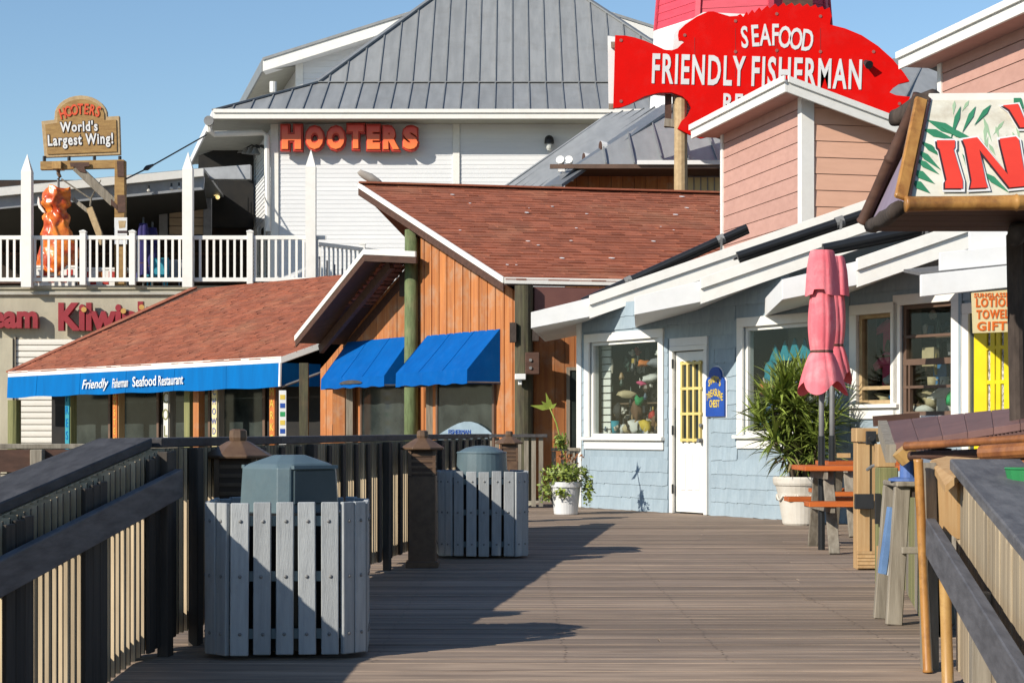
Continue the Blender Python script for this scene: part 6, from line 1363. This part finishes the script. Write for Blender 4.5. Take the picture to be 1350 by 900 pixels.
bush('trailing_foliage', fp + V(-.26,-.08,.30), 130, (.10,.12,.20), .032, 3, ft_, MLEAF); bush('trailing_foliage', fp + V(.27,-.06,.30), 150, (.09,.12,.20), .032, 4, ft_, MLEAFY); bush('trailing_foliage', fp + V(-.06,-.22,.27), 60, (.12,.05,.10), .03, 5, ft_, MLEAFY)
sm_ = [fp + V(.02,0,.4), fp + V(-.02,0,.75), fp + V(-.12,0,1.15), fp + V(-.22,0,1.38)]
part('stem', MB().tube(sm_, [.014,.012,.01,.006], 7), MLEAFY, ft_, smooth=True)
for i, (dx, dz, s) in enumerate(((-.28,1.40,1),(-.20,1.42,1),(-.38,1.36,1),(-.14,1.38,.8),(-.24,1.48,.8))):
    e = fp + V(dx, -.03, dz); a = fp + V(-.2,0,1.33); d = (e-a); n_ = V(d.z,0,-d.x).normalized()*.035*s; part('leaf', MB().add([a, a.lerp(e,.5)+n_, e+d*.4, a.lerp(e,.5)-n_], [(0,1,2,3)]), MLEAFY, ft_)
bush('foliage', fp + V(-.06,0,.92), 110, (.10,.08,.12), .035, 6, ft_, MLEAFY); bush('red_foliage', fp + V(.05,.02,.70), 70, (.2,.14,.10), .03, 7, ft_, M('russet_leaf', (.32,.10,.04), (.25,.12,.04), .6, rnd=.3, island=True))
# ------------------------------------------------------------------ orange picnic tables and furled red umbrellas
def picnic(loc, label):
    T = thing('picnic_table', label, 'picnic table', loc, 'orange stained picnic tables'); L = Vector(loc); W_ = 1.5
    for i in range(5): part('top_plank', MB().para(L + V(0, -.38 + i*.155, .70), V(W_,0,0), V(0,.147,0), V(0,0,.042)), MTABLE, T, bevel=.004)
    for sgn in (-1, 1):
        for i in range(2): part('seat_plank', MB().para(L + V(-.02, (-.72 if sgn < 0 else .43) + i*.145, .405), V(W_,0,0), V(0,.138,0), V(0,0,.042)), MTABLE, T, bevel=.004)
    for x in (.22, 1.22):
        for sgn in (-1, 1):
            part('leg', MB().beam(L + V(x, sgn*.22, .70), L + V(x, sgn*.56, 0), .04, .09, V(1,0,0)), MGREY, T, bevel=.004)
        part('cross_bar', MB().box(L.x+x-.055, L.x+x-.021, L.y-.70, L.y+.70, .355, .404), MGREY, T); part('top_bar', MB().box(L.x+x-.055, L.x+x-.021, L.y-.36, L.y+.36, .63, .699), MGREY, T)
    return T
picnic((xat(1062, 15.6), 16.0, 0), 'nearer orange picnic table with a furled umbrella through it beside the lumber post')
picnic((xat(1090, 18.2), 18.5, 0), 'farther orange picnic table mostly hidden behind the nearer one')
um = M('unused', (0,0,0))
x1, x2 = xat(1083, 16.0), xat(1097, 18.3)
closed_umbrella('closed_umbrella', 'left furled red patio umbrella on a grey pole in front of the potted palm', (x1, 16.0, 0), 2.5, 0, zat(512, 16.0), zat(338, 16.0)+.06, .118, MUMB, 'furled red umbrellas', seed=2, flare=1.75, lower=1.0)
closed_umbrella('closed_umbrella', 'right furled red patio umbrella partly behind its twin', (x2, 18.3, 0), 2.6, 0, zat(498, 18.3), zat(345, 18.3)+.06, .135, MUMB, 'furled red umbrellas', seed=6, flare=1.55, lower=1.0)
# ------------------------------------------------------------------ lumber gate post, treated post, bar stool, bamboo
g0 = V(xat(1130, 13.7), 13.7, 0)
gt = thing('gate_post', 'new lumber gate post with black hinges and a stacked plank foot', 'gate post', g0)
part('post', MB().box(g0.x+.0, g0.x+.098, 13.7, 13.86, 0, zat(583, 13.7)), MLUM, gt, bevel=.004); part('post', MB().box(g0.x+.101, g0.x+.155, 13.72, 13.86, 0, zat(583, 13.7)), MLUM, gt, bevel=.004)
for i in range(5): part('foot_plank', MB().box(g0.x-.005+.002*(i%2), g0.x+.15, 13.66, 13.70-.002, .012+i*.026, .035+i*.026), MLUM, gt, bevel=.002)
part('cap_block', MB().box(g0.x-.012, g0.x+.165, 13.68, 13.88, zat(583, 13.7)+.002, zat(564, 13.7)), MLUM, gt, bevel=.006)
for z0, z1, x0, x1 in ((zat(671,13.6), zat(651,13.6), 1128, 1153), (zat(586,13.6), zat(568,13.6), 1143, 1156)): part('hinge', MB().box(xat(x0,13.6), xat(x1,13.6), 13.62, 13.658, z0, z1), MBLACKM, gt, bevel=.004)
part('latch', MB().tube([at(1143, 619, 13.6), at(1150, 614, 13.55), at(1158, 612, 13.5)], .012, 6), MSTEEL, gt)
part('latch', MB().disc(at(1148, 578, 13.6), V(0,-1,0), .02, .05, 8), MBLACKM, gt)
part('rail', MB().box(g0.x-.10, g0.x-.003, 13.95, 14.0, zat(603, 14), zat(597, 14)), MLUM, gt)
q = V(xat(1155, 12.4), 12.3, 0); tp_ = thing('treated_post', 'greenish treated timber post beside the lumber gate post', 'post', q)
part('post', MB().box(q.x, q.x+.13, 12.3, 12.44, 0, zat(616, 12.3)), MGREEN, tp_, bevel=.006); part('post_block', MB().box(q.x-.0, q.x+.12, 12.34, 12.46, zat(616, 12.3)+.002, zat(585, 12.3)), MLUM, tp_, bevel=.004)
part('hinge_strap', MB().box(q.x-.03, q.x+.005, 12.26, 12.298, zat(690, 12.3), zat(650, 12.3)), MBLACKM, tp_); part('eye_bolt', MB().disc(at(1171, 686, 12.3), V(0,-1,0), .03, .04, 8), MBLACKM, tp_); part('rail_end', MB().box(q.x+.05, q.x+.2, 12.24, 12.296, zat(716, 12.2), zat(709, 12.2)), MGREY, tp_)
part('plank_foot', MB().box(q.x+.0-.02, q.x+.02, 12.22, 12.29, 0, zat(720, 12.2)), MLUM, tp_)
s0 = V(xat(1196, 10.0), 9.9, 0); st_ = thing('bar_stool', 'weathered timber bar stool standing at the tiki bar', 'stool', s0, None)
for dx, dy in ((-.10,-.12), (.13,-.12), (-.10,.16), (.13,.16)): part('leg', MB().beam(V(s0.x+dx*1.25, s0.y+dy*1.2, 0), V(s0.x+dx*.75, s0.y+dy, zat(641, 9.9)), .045, .085, V(1,0,0)), MGREY, st_, bevel=.005)
part('seat', MB().box(s0.x-.115, s0.x+.14, s0.y-.17, s0.y+.2, zat(641, 9.8), zat(634, 9.8)), MGREY, st_, bevel=.006); part('foot_rest', MB().box(s0.x-.09, s0.x+.14, s0.y-.19, s0.y-.155, zat(730, 9.7), zat(721, 9.7)), MGREY, st_, bevel=.004); part('apron', MB().box(s0.x-.07, s0.x+.11, s0.y-.13, s0.y+.14, zat(655, 9.8), zat(641.5, 9.8)), MLOG, st_)
for dx in (-.11,): part('side_board', MB().beam(V(s0.x-.135, s0.y-.02, zat(757, 9.9)), V(s0.x-.075, s0.y-.02, zat(660, 9.9)), .09, .03, V(1,0,0)), MSIGNW, st_); 
part('side_board', MB().beam(V(s0.x-.165, s0.y-.03, zat(755, 9.9)), V(s0.x-.115, s0.y-.03, zat(668, 9.9)), .08, .03, V(1,0,0)), M('faded_blue_board', (.18,.32,.58), (.12,.22,.42), .6), st_)
MBLUP = M('cornflower_plastic', (.12,.22,.55), (.10,.18,.45), .4)
pw_ = thing('umbrella_socket', 'blue plastic umbrella socket standing on the stool seat', 'socket', V(s0.x-.03, s0.y-.06, zat(634, 9.8)))
part('flange', MB().lathe([(.105,.0),(.105,.012),(.07,.02)], V(s0.x-.03, s0.y-.06, zat(634, 9.8)+.001), 18), MBLUP, pw_); part('tube', MB().lathe([(.045,.02),(.043,.13),(.036,.13),(.036,.03)], V(s0.x-.03, s0.y-.06, zat(634, 9.8)), 16), MBLUP, pw_)
def bamboo(pts, r, m, T, nm='bamboo_pole', every=.28):
    a, b = Vector(pts[0]), Vector(pts[1]); L = (b-a).length; d = (b-a)/L; P = []; R = []
    n = max(1, int(L/every))
    for i in range(n):
        t0, t1 = L*i/n, L*(i+1)/n
        for t, k in ((t0, 1.04), (t0+.006, 1.16), (t0+.014, 1.02), ((t0+t1)/2, .95), (t1-.014, 1.0)): P.append(a + d*t); R.append(r*k)
    P.append(b); R.append(r*1.08); return part(nm, MB().tube(P, R, 12), m, T, smooth=True)
# ------------------------------------------------------------------ tiki bar
bar = thing('tiki_bar', 'tiki bar with a maroon metal counter roof over bamboo and log beams', 'bar', V(1.95, 8.0, 0))
LN, LF_, RN, RF_ = at(1180, 584, 8.9), at(1168, 555, 10.4), at(1420, 545.5, 7.9), at(1420, 529, 9.6)
n = 7
for i in range(n):
    f0_, f1_ = i/n, (i+1)/n; a, b, c, d = LN.lerp(RN, f0_), LN.lerp(RN, f1_ - .0012), LF_.lerp(RF_, f1_ - .0012), LF_.lerp(RF_, f0_)
    part('roof_panel', MB().add([a, b, c, d] + [p - Z3*.035 for p in (a, b, c, d)], [(0,1,2,3), (7,6,5,4), (0,4,5,1), (1,5,6,2), (2,6,7,3), (3,7,4,0)]), MMAROON, bar, bevel=.003)
cor = MB()
for i in range(46):
    p = LN.lerp(RN, i/46) + V(0,.02,-.045); cor.tube([p, p + (LF_-LN)*.35], .013, 5)
part('corrugation', cor, MMAROON, bar, kind='stuff')
part('edge_log', MB().beam(LF_ + V(-.02,0,-.04), LN + V(-.02,0,-.05), .05, .09), MGREY, bar)
part('edge_log', MB().beam(LF_ + V(-.06,.05,-.0), LF_ + V(.2,.05,.02), .05, .06), MDBROWN, bar)
MBRB = M('brown_bamboo', (.36,.14,.045), (.2,.07,.028), .45, (6,6,1.2), 2.6, bump=.2, dirt=(.1,.04,.02), dscale=8, damt=.7)
bamboo((at(1194, 588, 8.7), at(1430, 573, 7.8)), .020, MBRB, bar, every=.5)
bamboo((at(1200, 601, 8.75), at(1300, 597, 8.4)), .022, MDBROWN, bar, every=.5); part('log_beam', MB().tube([at(1294, 597, 8.2), at(1430, 588, 7.8)], .036, 12), MBRB, bar)
part('log_end', MB().tube([at(1187, 592, 8.8), at(1199, 605, 8.8)], .05, 10), MBAMY, bar)
part('counter_board', MB().prism([at(1226, 606, 8.3), at(1248, 601, 8.3), at(1292, 604, 7.95), at(1258, 630, 7.6), at(1246, 640, 7.6)], (0,0,-.03)), MLUM, bar)
part('counter_front', MB().prism([at(1226, 607, 8.2), at(1262, 636, 7.75), at(1262, 710, 7.75), at(1232, 690, 8.15)], (.03,0,0)), MLUM, bar)
part('metal_strip', MB().prism([at(1216, 604, 8.2), at(1228, 606, 8.2), at(1232, 676, 8.1), at(1218, 676, 8.1)], (0,.02,0)), M('galvanised', (.45,.5,.54), (.38,.42,.46), .35, metal=.5), bar)
part('frame_post', MB().beam(at(1226, 900, 8.05), at(1222, 610, 8.12), .07, .06, V(0,1,0)), MGREY, bar)
bamboo((V(xat(1222, 8.0), 7.98, -.02), V(xat(1212, 8.0), 8.02, zat(605, 8.0))), .021, MBAM, bar, every=.52)
bamboo((at(1250, 915, 7.76), at(1245, 735, 7.80)), .026, MBAMY, bar, every=.38)
b0_, b1_ = V(2.10, 9.15, 0), V(2.62, 12.2, 0)
for i in range(8):
    q0 = b0_.lerp(b1_, i/8); q1 = b0_.lerp(b1_, (i+.97)/8); part('back_board', MB().para(q0, q1-q0, V(.04,0,0), Z3*.92), MGREEN if i % 3 else MGREY, bar, bevel=.005)
part('bar_back', MB().para(b0_ + V(.06,0,0), b1_-b0_, V(.05,0,0), Z3*.95), MDARK, bar)
solo('green_tub', MB().lathe([(.09,0),(.11,.10),(.115,.105),(.11,.11)], at(1362, 652, 7.3), 16).disc(at(1362, 652, 7.3), Z3, .09, .01, 16), M('green_plastic', (.04,.30,.10), None, .4), 'green tub half hidden behind the slate grey cap of the picket railing', 'tub')
# ------------------------------------------------------------------ bamboo framed sign box over the bar
sgn = thing('bamboo_sign', 'bamboo framed roof sign with red IN lettering over green palm fronds', 'sign', V(1.74, 8.0, 2.0))
fb0, fb1 = at(1196, 262, 8.0), at(1480, 258, 8.0); ft0, ft1 = at(1224, 126, 8.42), at(1480, 124, 8.42)
bb0 = V(fb0.x + .0, 8.95, zat(300, 8.95)); bb1 = V(fb1.x, 8.95, zat(300, 8.95))
part('panel', MB().add([fb0, fb1, ft1, ft0] + [p + V(0,.02,-.01) for p in (fb0, fb1, ft1, ft0)], [(0,1,2,3), (7,6,5,4), (0,4,5,1), (1,5,6,2), (2,6,7,3), (3,7,4,0)]), MPRINT, sgn)
part('top_strip', MB().beam(ft0 + V(0,-.012,-.012), ft1 + V(0,-.012,-.012), .018, .035), MWHITE, sgn)
part('back_panel', MB().add([bb0, bb1, ft1 + V(0,.05,0), ft0 + V(0,.05,0)], [(0,1,2,3)]), MDBROWN, sgn)
part('side_panel', MB().add([fb0 + V(.01,.03,0), bb0 + V(.01,-.02,0), ft0 + V(.01,.06,-.03), ft0 + V(.01,.02,-.03)], [(0,1,2,3)]), MPURP, sgn)
for i in range(5):
    y0, y1 = 8.02 + i*.186, 8.02 + (i+1)*.186 - .008; z_ = lambda y: fb0.z + (bb0.z - fb0.z)*(y-8.0)/.95
    part('soffit_board', MB().prism([V(fb0.x+.0, y0, z_(y0)-.02), V(fb0.x, y1, z_(y1)-.02), V(fb0.x, y1, z_(y1)), V(fb0.x, y0, z_(y0))], (1.2, 0, 0)), MGREY if i == 0 else MDBROWN, sgn)
bamboo((fb0 + V(-.015,-.03,-.028), fb1 + V(0,-.03,-.028)), .034, MBAM, sgn, every=.42)
sp0, sp1 = fb0 + V(-.005,-.012,-.0), ft0 + V(-.01,-.012,-.02)
part('edge_bamboo', MB().beam(sp0 + V(-.025,-.0,0), sp1 + V(-.025,-.0,0), .062, .03, V(0,-1,0)), MBAM, sgn, bevel=.008)
part('edge_strip', MB().beam(sp0 + V(.012,-.01,0), sp1 + V(.012,-.01,0), .008, .012, V(0,-1,0)), MBLKTXT, sgn)
bamboo((bb0 + V(-.02,-.04,.02), ft0 + V(-.02,.10,.02)), .03, MDBROWN, sgn)
def rough_log(pts, r, nm, T):
    P = [Vector(pts[0]).lerp(Vector(pts[1]), i/6) for i in range(7)]; m = MB().tube(P, r, 14); m.v = [tuple(Vector(v) + V(*(noise.noise(Vector(v)*14 + V(k*5,0,0))*.018 for k in range(3)))) for v in m.v]; return part(nm, m, MLOG, T, smooth=True)
rough_log((ft0 + V(-.10,.30,-.06), ft0 + V(.04,.02,.0)), .038, 'ridge_log', sgn); part('ridge_log', MB().tube([at(1214, 136, 8.4), at(1214, 150, 8.7)], .047, 12), MLOG, sgn)
rough_log((at(1150, 299, 8.9), at(1184, 276, 8.05)), .034, 'corner_log', sgn)
rough_log((at(1160, 292, 8.85), at(1180, 276, 8.2)), .030, 'corner_log', sgn)
FU = (ft0 - fb0); FU = V(0, FU.y, FU.z).normalized(); FR = V(1,0,0); FNv = FR.cross(FU)
def sgp(x, y, o):                      # a point on the sloping face
    t = (y - 262)/(126 - 262); p = fb0.lerp(V(fb0.x, ft0.y, ft0.z), t); Yv = p.y; return V(xat(x, Yv), Yv, p.z) + FNv*o
def onface(poly, o, m, nm): return part(nm, MB().prism([sgp(x, y, o) for x, y in poly], FNv*.002), m, sgn)
def frond(x0, y0, x1, y1, w, m, o): 
    dx, dy = x1-x0, y1-y0; L = math.hypot(dx, dy); nx_, ny_ = -dy/L*w, dx/L*w; onface([(x0,y0), (x0+dx*.35+nx_, y0+dy*.35+ny_), (x1,y1), (x0+dx*.35-nx_, y0+dy*.35-ny_)], o, m, 'palm_leaf')
fr_ = random.Random(2)
for k_, (x0, y0, x1, y1, w) in enumerate(((1500,160,1440,188,6),(1506,172,1458,190,5),(1508,190,1462,214,5),(1510,212,1470,236,5),(1400,140,1412,186,3.5),(1420,142,1430,180,3.5),(1380,196,1420,236,4),(1440,226,1480,250,4),(1396,240,1440,256,4))): frond(x0, y0, x1, y1, w, MFROND, .001 + k_*.0004)
for k_, (x0, y0, x1, y1, w) in enumerate(((1222,160,1284,188,6),(1216,172,1262,188,5),(1213,188,1250,214,4),(1210,200,1240,226,4),(1208,212,1238,232,4),(1204,226,1232,244,5),(1203,240,1226,256,5),(1266,142,1253,186,3.5),(1286,142,1268,178,3.5),(1306,140,1284,168,3.5),(1336,128,1350,146,6),(1240,170,1300,196,4),(1300,210,1322,240,4),(1318,196,1350,230,4),(1268,206,1290,246,3),(1296,230,1330,256,4))): frond(x0, y0, x1, y1, w, MFROND, .001 + k_*.0004)
for k_ in range(16):
    x = 1255 + fr_.random()*95; y = 132 + fr_.random()*60; frond(x, y, x + fr_.uniform(-26,26), y + fr_.uniform(12,34), 2.4, MFRONDL, .0006 + k_*.00002)
def shade_letter(poly, o):
    cx_ = sum(p[0] for p in poly)/len(poly); cy_ = sum(p[1] for p in poly)/len(poly)
    def grow(px): 
        out = []
        n_ = len(poly)
        for i in range(n_):
            p0_, p1_, p2_ = poly[i-1], poly[i], poly[(i+1) % n_]; e1 = Vector((p1_[0]-p0_[0], p1_[1]-p0_[1])).normalized(); e2 = Vector((p2_[0]-p1_[0], p2_[1]-p1_[1])).normalized(); n1, n2 = Vector((e1.y,-e1.x)), Vector((e2.y,-e2.x)); b_ = (n1+n2); b_ = b_/max(.35, b_.length_squared/2) if b_.length > .01 else n1; b_ = b_*min(1, 1.8/max(b_.length,.01)); out.append((p1_[0]+b_.x*px, p1_[1]+b_.y*px))
        return out
    area = sum(poly[i-1][0]*poly[i][1]-poly[i][0]*poly[i-1][1] for i in range(len(poly)))
    sg_ = 1 if area > 0 else -1
    onface(grow(3.2*sg_), o, MSIGNW, 'letter_outline'); onface([(x-2.2, y+1) for x, y in poly], o+.003, MBLKTXT, 'letter_shadow'); onface(poly, o+.006, MREDTXT, 'letter')
shade_letter([(1234,191),(1258,191),(1258,200),(1256,203),(1268,243),(1268,253),(1245,253),(1245,245),(1247,242),(1238,203),(1235,200)], .012)
shade_letter([(1268,190),(1287,187),(1328,236),(1318,196),(1317,189),(1338,186),(1342,190),(1352,250),(1330,252),(1290,203),(1298,243),(1301,252),(1278,253),(1280,243),(1272,200)], .012)
shade_letter([(1321,144),(1341,142),(1350,165),(1358,160),(1366,142),(1384,140),(1384,150),(1366,174),(1344,174),(1330,150)], .012)
lp = V(xat(1343, 8.6), 8.6, 0); part('log_post', MB().tube([lp + V(0,0,.9), lp + V(-.02,0,zat(310, 8.6))], .04, 12), MLOG, sgn); part('log_post', MB().tube([lp + V(.06,.05,.9), lp + V(.04,.05,zat(300, 8.6))], .05, 12), MDBROWN, sgn)
rough_log((at(1340, 312, 8.2), at(1345, 300, 9.0)), .045, 'cross_log', sgn)
# hanging sign LOTION TOWELS GIFTS by the yellow door
hY = 16.78; hs = thing('hanging_goods_sign', 'cream sign lettered LOTION TOWELS GIFTS in orange hanging by the yellow door', 'sign', at(1310, 440, hY))
part('board', MB().prism([at(1283, 439, hY), at(1341, 437, hY), at(1339, 381, hY), at(1281, 386, hY)], (0,.02,0)), MCREAM, hs)
for t_, x0, x1, yb, c_ in (('SUNGLASSES', 1284, 1334, 392, 5.5), ('LOTION', 1286.5, 1335, 404.5, 11.5), ('TOWELS', 1287, 1336, 420, 11.5), ('GIFTS', 1288, 1336, 435.5, 11.5)): sign_text(t_, x0, x1, yb, c_, MORTXT, hs, .008, hY, .03, None, V(1,0,.01), V(0,0,1), dep=.006)
tr_ = thing('towel_rack', 'dark towels folded on a rack at the right of the yellow door', 'rack', at(1345, 490, 15.8))
for i, c_ in enumerate(('teal','black','brown')): part('towel', MB().beam(at(1338+i*6, 488, 15.8+i*.05), at(1345+i*6, 434, 15.8+i*.05), .10, .03, V(0,1,0)), M('muted_towel_%s' % c_, {'teal':(.12,.2,.25),'black':(.06,.07,.09),'brown':(.22,.10,.10)}[c_], None, .9), tr_)
part('rack_post', MB().box(xat(1334,15.9), xat(1372,15.9), 15.9, 15.95, 0, zat(486,15.9)), MWHITE, tr_); part('rack_panel', MB().box(xat(1343,15.85), xat(1380,15.85), 15.85, 15.89, 0, zat(500,15.85)), MORANGE, tr_)

tq = at(1362, 652, 7.3); part('serving_shelf', MB().box(tq.x-.12, tq.x+.5, tq.y-.13, tq.y+.3, tq.z-.035, tq.z-.001), MLUM, bar, bevel=.003)
for dx in (.3,): part('shelf_leg', MB().box(tq.x+dx, tq.x+dx+.07, tq.y+.1, tq.y+.17, -.2, tq.z-.036), MGREY, bar)
